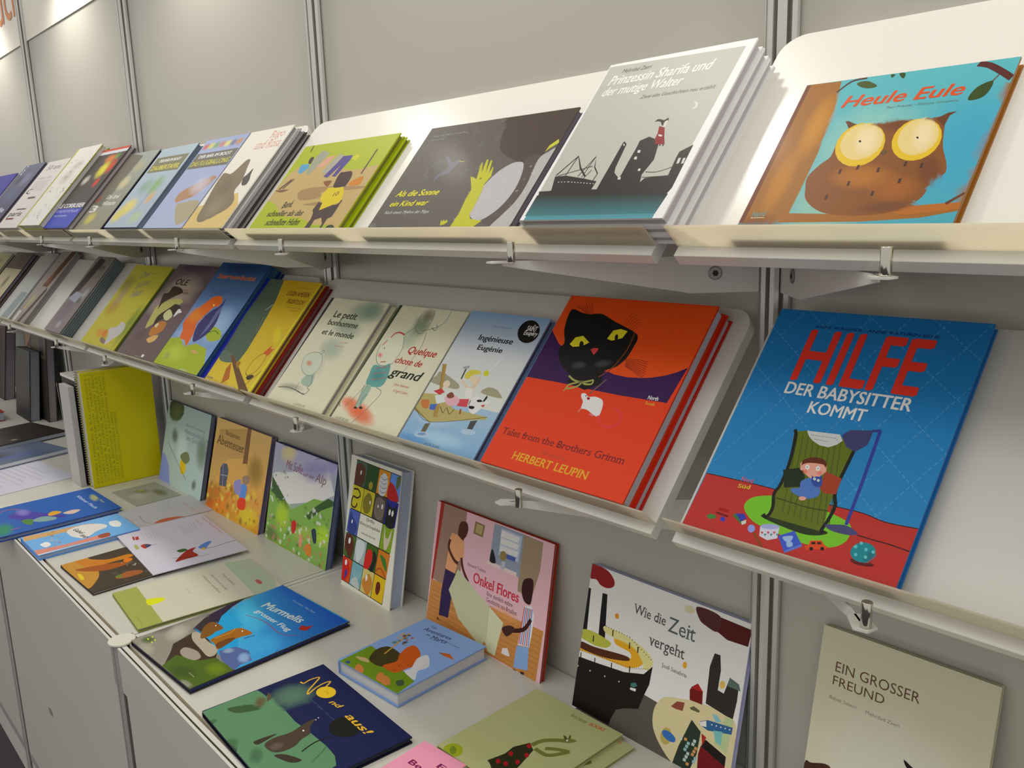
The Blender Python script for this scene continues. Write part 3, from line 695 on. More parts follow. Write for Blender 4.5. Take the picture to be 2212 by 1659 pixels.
 ({'k': 'shelf', 'label': 'beige text-covered book with a circled letter and thin brown bars', 'O': [-2.735, -0.2355, 1.5403], 'U': [1.0, 0.0, 0.0], 'V': [0.0, 0.66013, 0.75115], 's': [0.2587, 0.2823, 0.02], 'cover': (198, 196, 193), 'pages': (188, 188, 182), 'copies': {'n': 1, 'dx': 0, 't': 0.02, 'labels': ['beige-edged book behind the text-covered one with brown bars'], 'cols': [(198, 196, 193)]}}, [
  ('P',(194,190,189),[0,0,2587,0,2587,2823,0,2823]),
  ('T',(115,115,121),'50 ans',[517,2428],1552,198,0.0,'b'),
  ('T',(136,135,140),'rues de',[388,2033],1552,113,0.0,''),
  ('T',(44,44,47),'paris',[310,480],1552,198,0.0,'b'),
  ('P',(87,75,71),[1035,1186,1941,1186,1941,1270,1035,1270]),
  ('P',(87,75,71),[776,734,1941,734,1941,790,776,790]),
  ('P',(104,31,28),[310,339,1294,339,1294,409,310,409]),
  ('T',(44,47,50),'C',[259,1412],517,226,0.0,'b'),
  ('P',(169,163,164),[388,1524,2070,1524,2070,1544,388,1544]),
  ('P',(169,163,164),[388,1575,2070,1575,2070,1595,388,1595]),
  ('P',(169,163,164),[388,1626,2070,1626,2070,1646,388,1646]),
  ('P',(169,163,164),[388,1677,2070,1677,2070,1697,388,1697]),
  ('P',(169,163,164),[388,1728,2070,1728,2070,1747,388,1747]),
  ('P',(169,163,164),[388,1779,2070,1779,2070,1798,388,1798]),
  ('P',(169,163,164),[388,1829,2070,1829,2070,1849,388,1849]),
  ('P',(169,163,164),[388,1880,2070,1880,2070,1900,388,1900]),
  ('P',(169,163,164),[388,1931,2070,1931,2070,1951,388,1951]),]),
 ({'k': 'shelf', 'label': 'dark slate-blue photo book with white title at the far left of the top row', 'O': [-3.0471, -0.2355, 1.5403], 'U': [1.0, 0.0, 0.0], 'V': [0.0, 0.66013, 0.75115], 's': [0.2612, 0.2891, 0.02], 'cover': (44, 44, 72), 'pages': (104, 101, 114), 'copies': {'n': 1, 'dx': 0, 't': 0.02, 'labels': ['dark book behind the slate-blue photo book, top row'], 'cols': [(44, 44, 72)]}}, [
  ('G',[58,49,79,58,49,79,87,93,117,87,93,117],[0,0,2612,0,2612,2891,0,2891]),
  ('B',(115,115,149),[1567,2168,2351,2168,1567,2602],0.7),
  ('B',(44,49,45),[784,2168,1306,2168,784,2457],0.7),
  ('B',(76,90,126),[1306,1445,2351,1445,1306,1879],0.7),
  ('T',(203,208,226),'PHOTO',[313,2428],1306,145,1.309,'b'),
  ('T',(188,190,210),'ville',[784,694],1306,202,0.0,'b'),]),
 ({'k': 'shelf', 'label': 'deep violet-blue book cut by the left picture edge, top row', 'O': [-3.712, -0.2144, 1.5218], 'U': [1.0, 0.0, 0.0], 'V': [0.0, 0.66013, 0.75115], 's': [0.4132, 0.2978, 0.012], 'cover': (47, 41, 132), 'pages': (167, 169, 182)}, [
  ('P',(50,44,137),[0,0,4132,0,4132,2978,0,2978]),
  ('P',(220,218,215),[0,0,4132,0,4132,1847,0,1847]),]),
 ({'k': 'shelf', 'label': 'large blue book lettered HILFE with a child in a green armchair', 'O': [0.0305, -0.2202, 1.2274], 'U': [1.0, 0.0, 0.0], 'V': [0.0, 0.66013, 0.75115], 's': [0.2221, 0.275, 0.011], 'cover': (36, 120, 201), 'pages': (210, 206, 195), 'copies': {'n': 1, 'dx': -0.007, 't': 0.008, 'labels': ['cream-edged book peeking out left behind the blue armchair book'], 'cols': [(233, 226, 207)]}}, [
  ('G',[36,145,210,36,145,210,27,124,195,27,124,195],[0,0,2221,0,2221,2750,0,2750]),
  ('D',(87,166,226),70,40,25,[0,2166,307,2750]),
  ('D',(87,166,226),70,40,25,[0,1444,687,2750]),
  ('D',(87,166,226),70,40,25,[0,722,1067,2750]),
  ('D',(87,166,226),70,40,25,[0,0,1447,2750]),
  ('D',(87,166,226),70,40,25,[380,0,1827,2750]),
  ('D',(87,166,226),70,40,25,[760,0,2207,2750]),
  ('D',(87,166,226),70,40,25,[1140,0,2221,2054]),
  ('D',(87,166,226),70,40,25,[1520,0,2221,1332]),
  ('D',(87,166,226),70,40,25,[0,2000,2221,334]),
  ('D',(87,166,226),70,40,25,[1900,0,2221,610]),
  ('D',(87,166,226),70,40,25,[0,2500,2221,834]),
  ('D',(87,166,226),70,40,25,[333,2750,2221,1334]),
  ('D',(87,166,226),70,40,25,[1000,2750,2221,1834]),
  ('D',(87,166,226),70,40,25,[1666,2750,2221,2334]),
  ('P',(200,49,41),[13,626,293,631,572,634,842,629,1383,609,1713,608,1943,576,2221,591,2221,0,0,0]),
  ('C',(74,13,13),100,[13,626,293,631,572,634,842,629,1383,609,1713,608,1943,576,2221,591]),
  ('S',(125,206,41),[587,361,605,472,747,542,1023,590,1393,540,1610,493,1676,424,1666,300,1540,205,1281,177,984,208,742,251]),
  ('S',(36,54,13),[834,342,1432,354,1435,302,1245,265,869,305]),
  ('P',(103,119,13),[755,1286,881,1320,1250,1316,1414,1198,1403,1000,1395,776,1396,577,1426,370,1423,334,863,341,845,620,862,758,861,893]),
  ('L',(74,91,13),90,[805,1255,988,412]),
  ('L',(74,91,13),90,[864,1257,1051,409]),
  ('L',(74,91,13),90,[922,1259,1114,406]),
  ('L',(74,91,13),90,[980,1261,1175,403]),
  ('L',(74,91,13),90,[1037,1263,1236,399]),
  ('L',(74,91,13),90,[1094,1265,1296,396]),
  ('L',(74,91,13),90,[1150,1267,1356,393]),
  ('L',(74,91,13),90,[1205,1268,1414,390]),
  ('L',(74,91,13),90,[1260,1270,1473,387]),
  ('C',(14,23,13),340,[754,1310,792,1233,846,929,850,698,826,586,869,455,868,371,839,331,806,354]),
  ('C',(14,23,13),340,[1415,1204,1405,1018,1393,813,1410,707,1451,609,1440,463,1417,350,1441,330]),
  ('C',(60,75,13),120,[866,549,1044,539,1225,531,1407,547]),
  ('P',(215,218,220),[881,1320,1222,1343,1271,1282,1231,1229,1163,1186,1070,1188,984,1223,929,1261]),
  ('D',(100,102,106),70,10,12,[942,1283,1189,1294,1231,1274]),
  ('D',(100,102,106),70,10,12,[994,1244,1137,1245]),
  ('P',(63,64,117),[1241,1339,1301,1409,1516,1446,1521,1362,1516,1285,1430,1192,1327,1227]),
  ('L',(53,61,145),300,[1507,1438,1585,1459]),
  ('L',(48,64,164),320,[1582,1459,1606,901,1615,459]),
  ('S',(74,75,126),[1428,406,1517,435,1625,453,1746,409,1672,371,1510,368]),
  ('C',(27,13,13),100,[1744,392,1902,386,2039,385,2221,370]),
  ('P',(22,46,13),[812,853,988,919,1062,825,1060,721,898,671]),
  ('P',(174,64,32),[1232,932,1410,894,1414,726,1302,707,1240,756]),
  ('S',(81,127,207),[1043,783,1152,847,1240,756,1257,668,1156,614,1002,641,976,681,1047,708]),
  ('S',(243,176,157),[965,975,1194,1008,1228,921,1171,842,1104,832,1013,890]),
  ('E',(243,176,157),[990,913,1007,917,1001,887]),
  ('E',(243,176,157),[1220,942,1235,946,1230,916]),
  ('S',(103,43,13),[980,940,973,1000,1053,1049,1159,1053,1210,1011,1219,966,1181,995,1060,987,997,963]),
  ('E',(243,243,243),[1041,935,1063,940,1051,910]),
  ('E',(27,13,13),[1041,935,1046,936,1044,930]),
  ('E',(243,243,243),[1148,944,1169,949,1158,920]),
  ('E',(27,13,13),[1148,944,1153,945,1150,939]),
  ('B',(243,102,93),[1038,886,1070,894,1048,860],0.7),
  ('B',(243,102,93),[1183,901,1215,909,1193,875],0.7),
  ('S',(45,82,170),[1126,822,1180,863,1237,830,1245,767,1178,759]),
  ('P',(45,82,170),[1129,823,1119,862,1155,838]),
  ('P',(45,82,170),[1193,853,1209,889,1232,838]),
  ('E',(243,243,243),[1158,830,1171,833,1164,816]),
  ('E',(13,13,13),[1158,830,1162,830,1160,826]),
  ('E',(243,243,243),[1199,824,1212,828,1205,811]),
  ('E',(13,13,13),[1199,824,1202,825,1200,821]),
  ('S',(243,176,157),[1085,605,1107,626,1153,623,1147,594,1107,583]),
  ('S',(100,13,13),[1767,160,1870,175,1980,168,1945,140,1819,126]),
  ('E',(13,145,157),[1852,250,1958,282,1885,160]),
  ('B',(13,95,119),[1915,222,1971,256,1923,158],0.6),
  ('E',(107,206,214),[1771,283,1786,288,1777,268]),
  ('E',(107,206,214),[1867,283,1881,287,1872,268]),
  ('E',(107,206,214),[1798,212,1812,216,1803,197]),
  ('E',(107,206,214),[1887,214,1901,218,1893,199]),
  ('E',(107,206,214),[1807,328,1821,332,1813,313]),
  ('E',(107,206,214),[1933,278,1947,282,1939,263]),
  ('P',(233,75,13),[1321,154,1359,174,1357,223,1455,252,1502,217,1535,209,1525,180,1352,128]),
  ('E',(13,13,13),[1395,150,1413,155,1401,134]),
  ('E',(13,13,13),[1492,179,1510,184,1498,163]),
  ('P',(60,13,13),[1370,212,1407,224,1417,200,1382,190]),
  ('P',(60,13,13),[1423,228,1453,237,1472,217,1432,204]),
  ('P',(60,95,214),[1042,179,1176,272,1297,159,1161,44]),
  ('P',(100,127,226),[1156,56,1293,169,1303,143,1168,35]),
  ('S',(162,194,243),[1093,185,1177,218,1186,176,1153,148,1115,155]),
  ('S',(162,194,243),[1145,146,1192,160,1216,123,1173,101]),
  ('P',(221,224,243),[831,220,1020,273,1044,153,954,108,862,127]),
  ('E',(174,182,238),[927,247,1021,270,916,272]),
  ('P',(210,61,65),[856,172,886,180,882,151]),
  ('P',(60,151,145),[894,160,924,169,920,140]),
  ('P',(210,61,65),[915,189,945,197,941,168]),
  ('P',(60,151,145),[953,177,983,186,978,157]),
  ('P',(210,61,65),[974,205,1003,214,999,185]),
  ('P',(60,151,145),[1012,194,1041,203,1037,174]),
  ('E',(150,164,243),[753,176,790,186,770,137]),
  ('L',(138,82,13),200,[783,151,933,29]),
  ('P',(60,127,50),[504,253,524,283,643,215,630,192]),
  ('P',(53,61,183),[524,283,614,302,660,263,614,216]),
  ('P',(221,224,214),[619,217,663,248,676,210,641,185]),
  ('S',(74,139,65),[234,169,258,205,318,208,340,183,292,156]),
  ('E',(60,61,195),[418,189,445,196,430,165]),
  ('C',(174,13,13),300,[329,283,384,284,439,283]),
  ('C',(125,13,13),200,[313,240,398,233,459,231]),
  ('T',(13,46,113),'ANKE WAGNER · ANNE-KATHRIN BEHL',[481,2535],1304,35,0.0,''),
  ('T',(243,58,41),'HILFE',[474,1880],1290,620,0.0,'b'),
  ('T',(243,243,243),'DER BABYSITTER',[465,1704],1309,138,0.0,'b'),
  ('T',(243,243,243),'KOMMT',[800,1521],592,132,0.0,'b'),
  ('T',(221,102,132),'Nord',[430,634],129,47,0.0,'bs'),
  ('T',(233,200,65),'Süd',[426,554],133,43,0.1,'bs'),]),
 ({'k': 'shelf', 'label': 'orange book with a big black cat face and a small white mouse', 'O': [-0.2803, -0.23, 1.236], 'U': [1.0, 0.0, 0.0], 'V': [0.0, 0.66013, 0.75115], 's': [0.2395, 0.2633, 0.018], 'cover': (221, 54, 13), 'pages': (192, 197, 210), 'copies': {'n': 1, 'dx': 0.003, 't': 0.014, 'labels': ['red book with dark jacket under the black cat book'], 'cols': [(210, 37, 13)]}}, [
  ('P',(239,64,13),[0,0,2395,0,2395,2633,0,2633]),
  ('P',(57,15,82),[1,2047,253,1853,1225,1560,1827,1549,2123,1624,2380,1770,2332,1283,1632,1273,1140,1281,605,1299,0,1298]),
  ('P',(239,82,13),[7,2633,2395,2616,2380,1770,2262,1689,2123,1624,1971,1576,1828,1547,1607,1527,1385,1538,917,1653,253,1853,1,2047]),
  ('S',(13,13,13),[169,2416,347,2375,494,2358,707,2381,982,2287,1374,2163,1471,2083,1479,1972,1460,1791,1372,1647,1225,1560,1206,1424,1091,1362,746,1332,730,1421,552,1511,394,1631,296,1786,330,1886,201,2091,135,2333]),
  ('P',(13,13,13),[758,1334,1215,1514,1292,1382,1076,1260,759,1311]),
  ('P',(233,224,41),[435,1874,475,1986,588,2022,748,1934,657,1864,511,1840]),
  ('P',(233,224,41),[1003,2020,1034,2151,1140,2185,1264,2163,1237,2057,1095,2001]),
  ('S',(13,13,13),[627,1849,594,1916,610,1942,657,1918,682,1867]),
  ('S',(13,13,13),[1143,2013,1108,2066,1117,2102,1153,2083,1172,2032]),
  ('P',(215,61,65),[827,1838,879,1867,953,1864,949,1806,923,1764]),
  ('B',(74,73,74),[773,1588,912,1618,812,1524],0.8),
  ('B',(74,73,74),[1142,1660,1291,1703,1178,1598],0.8),
  ('C',(138,61,13),150,[1385,2164,1401,1895,1316,1617,1182,1464]),
  ('C',(174,176,93),260,[706,1417,829,1367,964,1360,1073,1392,1125,1411,1132,1357,1027,1341,962,1364,855,1326,774,1286,792,1237,928,1292,968,1354]),
  ('C',(174,176,93),220,[772,1268,751,1196]),
  ('C',(27,13,13),50,[1449,1768,1631,1780,1799,1770]),
  ('C',(27,13,13),50,[1456,1755,1645,1756,1808,1737]),
  ('C',(27,13,13),50,[1463,1743,1658,1732,1817,1703]),
  ('C',(27,13,13),50,[1470,1731,1672,1707,1826,1670]),
  ('C',(27,13,13),50,[1476,1718,1685,1683,1834,1637]),
  ('C',(27,13,13),50,[1483,1706,1698,1659,1843,1604]),
  ('C',(27,13,13),50,[1490,1694,1711,1635,1852,1571]),
  ('C',(27,13,13),50,[1497,1681,1724,1611,1860,1539]),
  ('C',(27,13,13),50,[1504,1669,1738,1587,1869,1506]),
  ('C',(60,13,13),50,[568,2370,487,2461,437,2543]),
  ('C',(60,13,13),50,[547,2368,450,2458,396,2530]),
  ('C',(60,13,13),50,[527,2366,414,2455,354,2517]),
  ('C',(60,13,13),50,[506,2364,377,2452,313,2504]),
  ('C',(60,13,13),50,[486,2363,340,2449,271,2491]),
  ('C',(60,13,13),50,[465,2361,304,2446,229,2478]),
  ('C',(60,13,13),50,[444,2359,266,2443,186,2464]),
  ('C',(60,13,13),50,[1138,2278,1177,2386,1246,2462]),
  ('C',(60,13,13),50,[1179,2259,1220,2362,1282,2423]),
  ('C',(60,13,13),50,[1219,2239,1262,2338,1317,2385]),
  ('C',(60,13,13),50,[1259,2220,1305,2314,1353,2346]),
  ('C',(60,13,13),50,[1299,2201,1347,2291,1388,2308]),
  ('C',(60,13,13),50,[1339,2182,1389,2267,1423,2270]),
  ('C',(27,13,50),50,[460,1592,345,1577,289,1534]),
  ('C',(27,13,50),50,[474,1571,367,1542,332,1493]),
  ('C',(27,13,50),50,[487,1549,390,1508,375,1451]),
  ('C',(27,13,50),50,[501,1528,412,1473,418,1411]),
  ('C',(27,13,50),50,[515,1506,434,1439,461,1370]),
  ('L',(125,102,93),180,[1325,1452,1176,1220]),
  ('S',(243,243,243),[1061,1202,1116,1215,1188,1179,1291,1196,1414,1173,1471,1097,1490,962,1424,950,1284,1000,1204,1007,1159,999,1157,1042,1140,1105,1086,1151]),
  ('E',(13,13,13),[1144,1182,1153,1184,1148,1174]),
  ('S',(174,13,32),[1172,1165,1217,1172,1224,1141,1194,1140]),
  ('C',(239,139,132),180,[1167,1018,1159,977,1151,950]),
  ('C',(239,127,132),200,[1335,955,1413,948]),
  ('C',(243,61,79),200,[1468,958,1583,864,1717,838,1800,895,1815,991,1736,1070,1643,1089]),
  ('T',(243,243,243),'North',[2050,1290],147,49,0.0,'bs'),
  ('T',(243,176,50),'South',[2047,1218],137,39,0.0,'bs'),
  ('T',(125,28,41),'Tales from the Brothers Grimm',[102,440],2049,93,0.0,'s'),
  ('T',(198,89,50),'Illustrated by',[917,310],410,39,0.0,'s'),
  ('T',(243,176,41),'HERBERT LEUPIN',[500,149],1260,103,0.0,'bs'),
  ('L',(198,28,13),100,[0,0,2301,0]),]),
 ({'k': 'shelf', 'label': 'pale blue picture book with children and a dog on a jetty', 'O': [-0.4863, -0.2179, 1.2255], 'U': [1.0, 0.0, 0.0], 'V': [0.0, 0.66013, 0.75115], 's': [0.1737, 0.2322, 0.01], 'cover': (125, 164, 207), 'pages': (100, 108, 132), 'copies': {'n': 1, 'dx': 0.006, 't': 0.006, 'labels': ['slate blue book showing at the right behind the jetty book'], 'cols': [(125, 164, 207)]}}, [
  ('G',[239,242,220,239,242,220,221,227,232,221,227,232],[0,0,1737,0,1737,1625,0,1625]),
  ('G',[221,227,232,221,227,232,138,178,220,138,178,220],[0,1625,1737,1625,1737,2322,0,2322]),
  ('G',[131,182,226,131,182,226,174,206,232,174,206,232],[0,0,1737,0,1737,766,0,766]),
  ('S',(174,170,145),[49,1132,83,1205,340,1152,660,1047,600,972,0,1007]),
  ('S',(174,170,138),[1188,1002,1243,1095,1395,1108,1536,1059,1618,980]),
  ('B',(174,218,243),[868,186,1563,186,868,325],0.9),
  ('B',(100,164,226),[347,70,868,70,347,163],0.9),
  ('B',(198,218,243),[521,464,1042,464,521,650],0.6),
  ('P',(195,182,113),[0,548,0,806,290,835,837,669,1569,668,1560,626,486,389]),
  ('P',(150,137,72),[0,548,486,389,519,367,0,512]),
  ('C',(45,37,13),70,[0,548,486,389,1557,665]),
  ('P',(107,104,79),[409,346,514,373,517,187,413,183]),
  ('P',(74,78,74),[1290,555,1414,588,1410,396,1309,386]),
  ('E',(186,212,238),[468,173,623,204,502,131]),
  ('E',(125,164,201),[462,180,553,198,480,158]),
  ('E',(186,212,238),[1359,392,1504,414,1389,352]),
  ('P',(186,151,72),[41,1336,128,1343,397,852,587,486,504,477,278,943]),
  ('C',(60,46,13),60,[41,1336,278,943,504,477]),
  ('P',(243,212,183),[650,1154,822,1061,920,1044,971,1202,1003,1271,1025,1167,999,1014,1059,897,934,876,859,1013,639,1131]),
  ('P',(243,243,238),[831,1030,978,1043,1066,888,922,874]),
  ('P',(221,75,86),[797,832,1024,870,1066,741,851,725]),
  ('S',(243,224,195),[778,1195,851,1249,956,1221,989,1140,907,1117]),
  ('S',(227,218,79),[657,1221,714,1317,902,1332,964,1287,825,1245,767,1171,707,1174]),
  ('L',(74,68,57),300,[608,1324,624,1150]),
  ('P',(174,176,183),[518,1344,644,1390,666,1343,555,1316]),
  ('L',(233,236,243),400,[1228,1585,1066,1280]),
  ('E',(221,224,50),[1070,1313,1098,1349,1123,1278]),
  ('L',(174,75,32),300,[963,692,1007,616]),
  ('S',(243,224,201),[297,1035,360,1089,455,1037,434,957,344,976]),
  ('P',(210,61,65),[182,873,327,940,441,892,351,834]),
  ('P',(233,242,243),[265,809,405,843,594,755,414,681]),
  ('P',(74,114,201),[280,658,428,683,438,577,316,577]),
  ('S',(243,188,201),[510,806,608,887,822,836,837,743,665,703]),
  ('S',(138,75,50),[519,850,586,916,690,857,609,811]),
  ('S',(210,127,65),[41,683,206,711,274,591,144,579]),
  ('C',(60,46,32),100,[524,657,651,572,669,661,794,577,837,669]),
  ('S',(243,243,243),[1063,856,1137,941,1269,911,1477,885,1426,845,1361,824,1353,761,1263,662,1123,720]),
  ('S',(13,13,13),[1186,876,1252,898,1308,876,1231,853]),
  ('P',(13,13,13),[1308,876,1330,984,1364,948,1347,879]),
  ('S',(13,13,13),[1101,768,1206,776,1209,735,1129,731]),
  ('C',(13,13,13),140,[1063,856,1082,775]),
  ('P',(210,61,65),[1313,815,1390,839,1385,791]),
  ('T',(138,151,170),'Anne Wilsdorf',[660,2069],430,39,0.0,'i'),
  ('T',(13,13,20),'Ingénieuse',[504,1830],744,95,0.0,'b'),
  ('T',(13,13,20),'Eugénie',[596,1667],542,87,0.0,'b'),
  ('T',(100,114,132),'LA JOIE DE LIRE',[630,43],342,38,0.0,''),
  ('E',(13,13,13),[1441,2073,1636,2127,1327,2256]),
  ('T',(243,243,243),'SAINT',[1381,2083],202,86,0.0,'b'),
  ('T',(243,243,243),'Exupéry',[1371,2014],269,71,0.0,'b'),
  ('E',(243,243,243),[1501,2183,1515,2185,1507,2173]),]),
 ({'k': 'shelf', 'label': 'cream picture book with two scrawled drawn figures and red splash, green spine stripe', 'O': [-0.6881, -0.2134, 1.2215], 'U': [1.0, 0.0, 0.0], 'V': [0.0, 0.66013, 0.75115], 's': [0.1892, 0.2319, 0.01], 'cover': (236, 233, 207), 'pages': (174, 173, 164)}, [
  ('P',(238,236,207),[0,0,1892,0,1892,2319,0,2319]),
  ('P',(60,78,46),[0,2319,89,2319,0,0,0,0]),
  ('B',(243,108,57),[542,296,1184,156,434,133],0.85),
  ('B',(243,108,57),[766,217,1268,104,692,63],0.75),
  ('B',(243,120,65),[226,386,463,378,208,285],0.7),
  ('B',(107,139,100),[906,1986,950,2267,1172,1912],0.8),
  ('B',(138,120,86),[944,2190,975,2319,1134,2144],0.7),
  ('B',(174,194,164),[766,1696,900,1910,1104,1586],0.6),
  ('C',(100,114,79),100,[801,2280,749,2174,797,1950,875,1857,1009,1822,1091,1929,1097,2128,1010,2297]),
  ('C',(100,114,79),100,[1451,2308,1444,2111,1321,1976,1002,1871]),
  ('C',(100,114,79),100,[1197,1964,1321,1915,1336,1978,1284,2022]),
  ('C',(107,120,93),110,[609,1754,797,1950]),
  ('C',(100,114,86),100,[1147,1861,1228,1601,1184,1330,1166,1112]),
  ('S',(239,242,217),[456,1764,629,1731,771,1547,789,1303,716,1183,475,1125,304,1190,172,1375,148,1526,248,1665]),
  ('C',(107,120,113),110,[148,1526,172,1375,284,1212,469,1132,716,1183,779,1314,774,1523,639,1720]),
  ('C',(210,61,50),260,[299,1670,351,1758,469,1791,625,1756]),
  ('C',(210,61,50),200,[256,1615,203,1506]),
  ('S',(107,176,170),[299,1114,551,1123,706,1194,833,992,843,801,682,739,405,757,329,919]),
  ('B',(60,145,151),[560,952,734,1002,678,824],0.7),
  ('L',(215,82,79),100,[383,1063,713,1145]),
  ('L',(215,82,79),100,[415,956,757,1042]),
  ('L',(215,82,79),100,[446,850,801,939]),
  ('C',(113,127,113),110,[405,757,348,577,272,418,208,285]),
  ('C',(113,127,113),110,[723,734,916,681,871,495,722,186,628,51]),
  ('S',(162,194,176),[412,710,585,724,592,400,487,334]),
  ('C',(100,114,106),100,[376,728,463,378,464,318]),
  ('C',(100,114,106),100,[596,593,533,462,625,346]),
  ('S',(45,37,32),[448,315,503,337,548,309,484,297]),
  ('S',(45,37,32),[583,339,627,363,692,334,638,313]),
  ('B',(243,127,132),[302,1315,386,1326,353,1259],0.9),
  ('L',(198,61,57),160,[431,1194,557,1218]),
  ('E',(27,28,32),[306,1455,316,1456,321,1439]),
  ('T',(192,46,32),'Quelque',[967,1443],739,128,0.0,'bi'),
  ('T',(192,46,32),'chose de',[795,1235],709,113,0.0,'bi'),
  ('T',(14,37,13),'grand',[848,994],827,162,0.0,'bi'),
  ('T',(215,108,93),'Sylvie Neeman',[1108,842],400,48,0.0,''),
  ('T',(215,108,93),'& Ingrid Godon',[1184,736],392,48,0.0,''),
  ('T',(125,133,113),'LA JOIE DE LIRE',[125,52],394,42,0.0,''),]),
 ({'k': 'shelf', 'label': 'cream picture book with a small round-headed walker under a grey-green streak', 'O': [-0.9035, -0.2179, 1.2255], 'U': [1.0, 0.0, 0.0], 'V': [0.0, 0.66013, 0.75115], 's': [0.1937, 0.2287, 0.01], 'cover': (229, 226, 195), 'pages': (174, 170, 183), 'copies': {'n': 1, 'dx': 0.008, 't': 0.006, 'labels': ['pale book edge under the round-headed walker book'], 'cols': [(229, 226, 195)]}}, [
  ('P',(236,233,205),[0,0,1937,0,1937,2287,0,2287]),
  ('P',(63,58,62),[0,2287,95,2287,0,0,0,0]),
  ('B',(138,170,151),[1412,2058,1829,2254,1914,1860],0.8),
  ('B',(150,176,157),[1153,1679,1427,1868,1665,1491],0.7),
  ('B',(162,188,170),[1042,1233,1231,1470,1496,1076],0.7),
  ('B',(174,194,176),[844,830,957,1060,1243,701],0.5),
  ('B',(125,157,138),[1590,2127,1784,2304,1933,1968],0.6),
  ('S',(174,200,183),[915,680,1006,719,1117,551,1100,443,904,439,752,496,770,605]),
  ('S',(221,230,207),[593,1110,830,1098,992,984,1048,805,939,657,720,652,493,755,372,931,430,1049]),
  ('C',(125,133,119),100,[593,1110,830,1098,992,984,1048,805,939,657,720,652,493,755,372,931,430,1049,593,1110]),
  ('B',(221,151,119),[643,871,762,886,719,800],0.9),
  ('C',(100,108,93),100,[792,1134,814,1178,878,1159,869,1103]),
  ('B',(138,145,126),[550,344,1053,384,651,254],0.6),
  ('C',(87,95,72),160,[138,288,470,332,821,308,1099,279,1166,402]),
  ('C',(100,108,93),110,[725,478,726,332,935,286,1080,297]),
  ('C',(100,108,93),110,[978,662,1109,497,1055,423,1141,385]),
  ('T',(53,64,46),'Le petit',[454,1878],764,138,0.0,'b'),
  ('T',(53,64,46),'bonhomme',[427,1705],992,117,0.0,'b'),
  ('T',(53,64,46),'et le monde',[428,1494],1062,112,0.0,'b'),
  ('T',(221,151,132),'Lucie Félix',[1194,1380],250,35,0.0,''),
  ('T',(221,151,132),'Ramadier',[1096,1298],306,33,0.0,''),
  ('T',(138,139,119),'LA JOIE DE LIRE',[960,51],386,38,0.0,''),]),
 ({'k': 'shelf', 'label': 'yellow picture book with a grey-green band and blue spine', 'O': [-1.1894, -0.2225, 1.2294], 'U': [1.0, 0.0, 0.0], 'V': [0.0, 0.66013, 0.75115], 's': [0.2292, 0.2554, 0.01], 'cover': (221, 200, 50), 'pages': (138, 102, 100), 'copies': {'n': 1, 'dx': 0.012, 't': 0.012, 'labels': ['dark red book edge under the yellow ants book'], 'cols': [(125, 13, 20)]}}, [
  ('G',[233,206,50,233,206,50,215,176,13,215,176,13],[0,0,2292,0,2292,2554,0,2554]),
  ('P',(31,43,164),[0,2554,143,2554,207,0,0,0]),
  ('P',(85,104,87),[150,2554,746,2554,972,2043,1098,1325,1144,817,1098,558,712,478,378,477,181,583,194,790,81,1584]),
  ('S',(100,119,104),[378,477,181,583,261,739,945,594,806,491]),
  ('P',(113,78,41),[616,638,742,668,2245,0,1814,0]),
  ('P',(192,108,13),[799,348,853,497,1189,153,993,13]),
  ('S',(174,127,20),[1038,522,1205,558,1234,409]),
  ('C',(125,82,13),160,[1833,303,1654,385,1649,658,1839,833,1981,837,2049,656,1976,431,1804,326]),
  ('P',(215,102,13),[1824,845,1970,1054,2018,950,2139,992,2066,807]),
  ('B',(239,224,32),[1916,1268,1889,1460,2196,1107],0.7),
  ('S',(60,37,13),[1783,282,1918,355,2044,334,1938,238]),
  ('C',(74,46,13),150,[1929,103,1987,219,2185,461,2270,552]),
  ('L',(239,236,232),140,[815,1780,965,1939]),
  ('L',(60,61,50),200,[1075,1150,863,1651]),
  ('L',(198,188,93),100,[1021,1259,918,1627]),
  ('L',(174,127,13),80,[140,55,246,0]),
  ('L',(174,127,13),80,[236,58,344,0]),
  ('L',(174,127,13),80,[332,60,442,0]),
  ('L',(174,127,13),80,[426,63,539,0]),
  ('L',(174,127,13),80,[520,65,635,0]),
  ('L',(174,127,13),80,[613,68,730,0]),
  ('L',(174,127,13),80,[706,70,824,0]),
  ('L',(174,127,13),80,[798,73,918,0]),
  ('L',(174,127,13),80,[889,75,1011,0]),
  ('L',(174,127,13),80,[979,78,1103,0]),
  ('L',(174,127,13),80,[1069,80,1195,0]),
  ('L',(174,127,13),80,[1158,82,1286,0]),
  ('P',(233,230,50),[2258,2544,2292,2532,2258,0,2183,0]),
  ('T',(174,120,13),'NICOLE GRAWINKEL',[1483,2385],615,25,0.0,''),
  ('T',(138,61,20),'LÜGEN AMEISEN',[1243,2194],893,107,0.0,'b'),
  ('T',(138,61,20),'EIGENTLICH?',[1457,2014],670,96,0.0,'b'),
  ('T',(174,114,13),'Wie Tiere tricksen und',[1567,1907],538,27,0.0,''),
  ('T',(174,114,13),'täuschen',[1792,1845],305,27,0.0,''),
  ('T',(100,102,132),'Kobalt',[254,57],282,44,0.0,'b'),]),
 ({'k': 'shelf', 'label': 'blue picture book with an orange flame-like bird over green hills', 'O': [-1.4316, -0.23, 1.236], 'U': [1.0, 0.0, 0.0], 'V': [0.0, 0.66013, 0.75115], 's': [0.2431, 0.2832, 0.01], 'cover': (36, 82, 157), 'pages': (87, 127, 157), 'copies': {'n': 2, 'dx': 0.006, 't': 0.011, 'labels': ['middle blue book under the orange bird cover', 'lowest blue book under the orange bird cover'], 'cols': [(45, 108, 132), (13, 28, 145)]}}, [
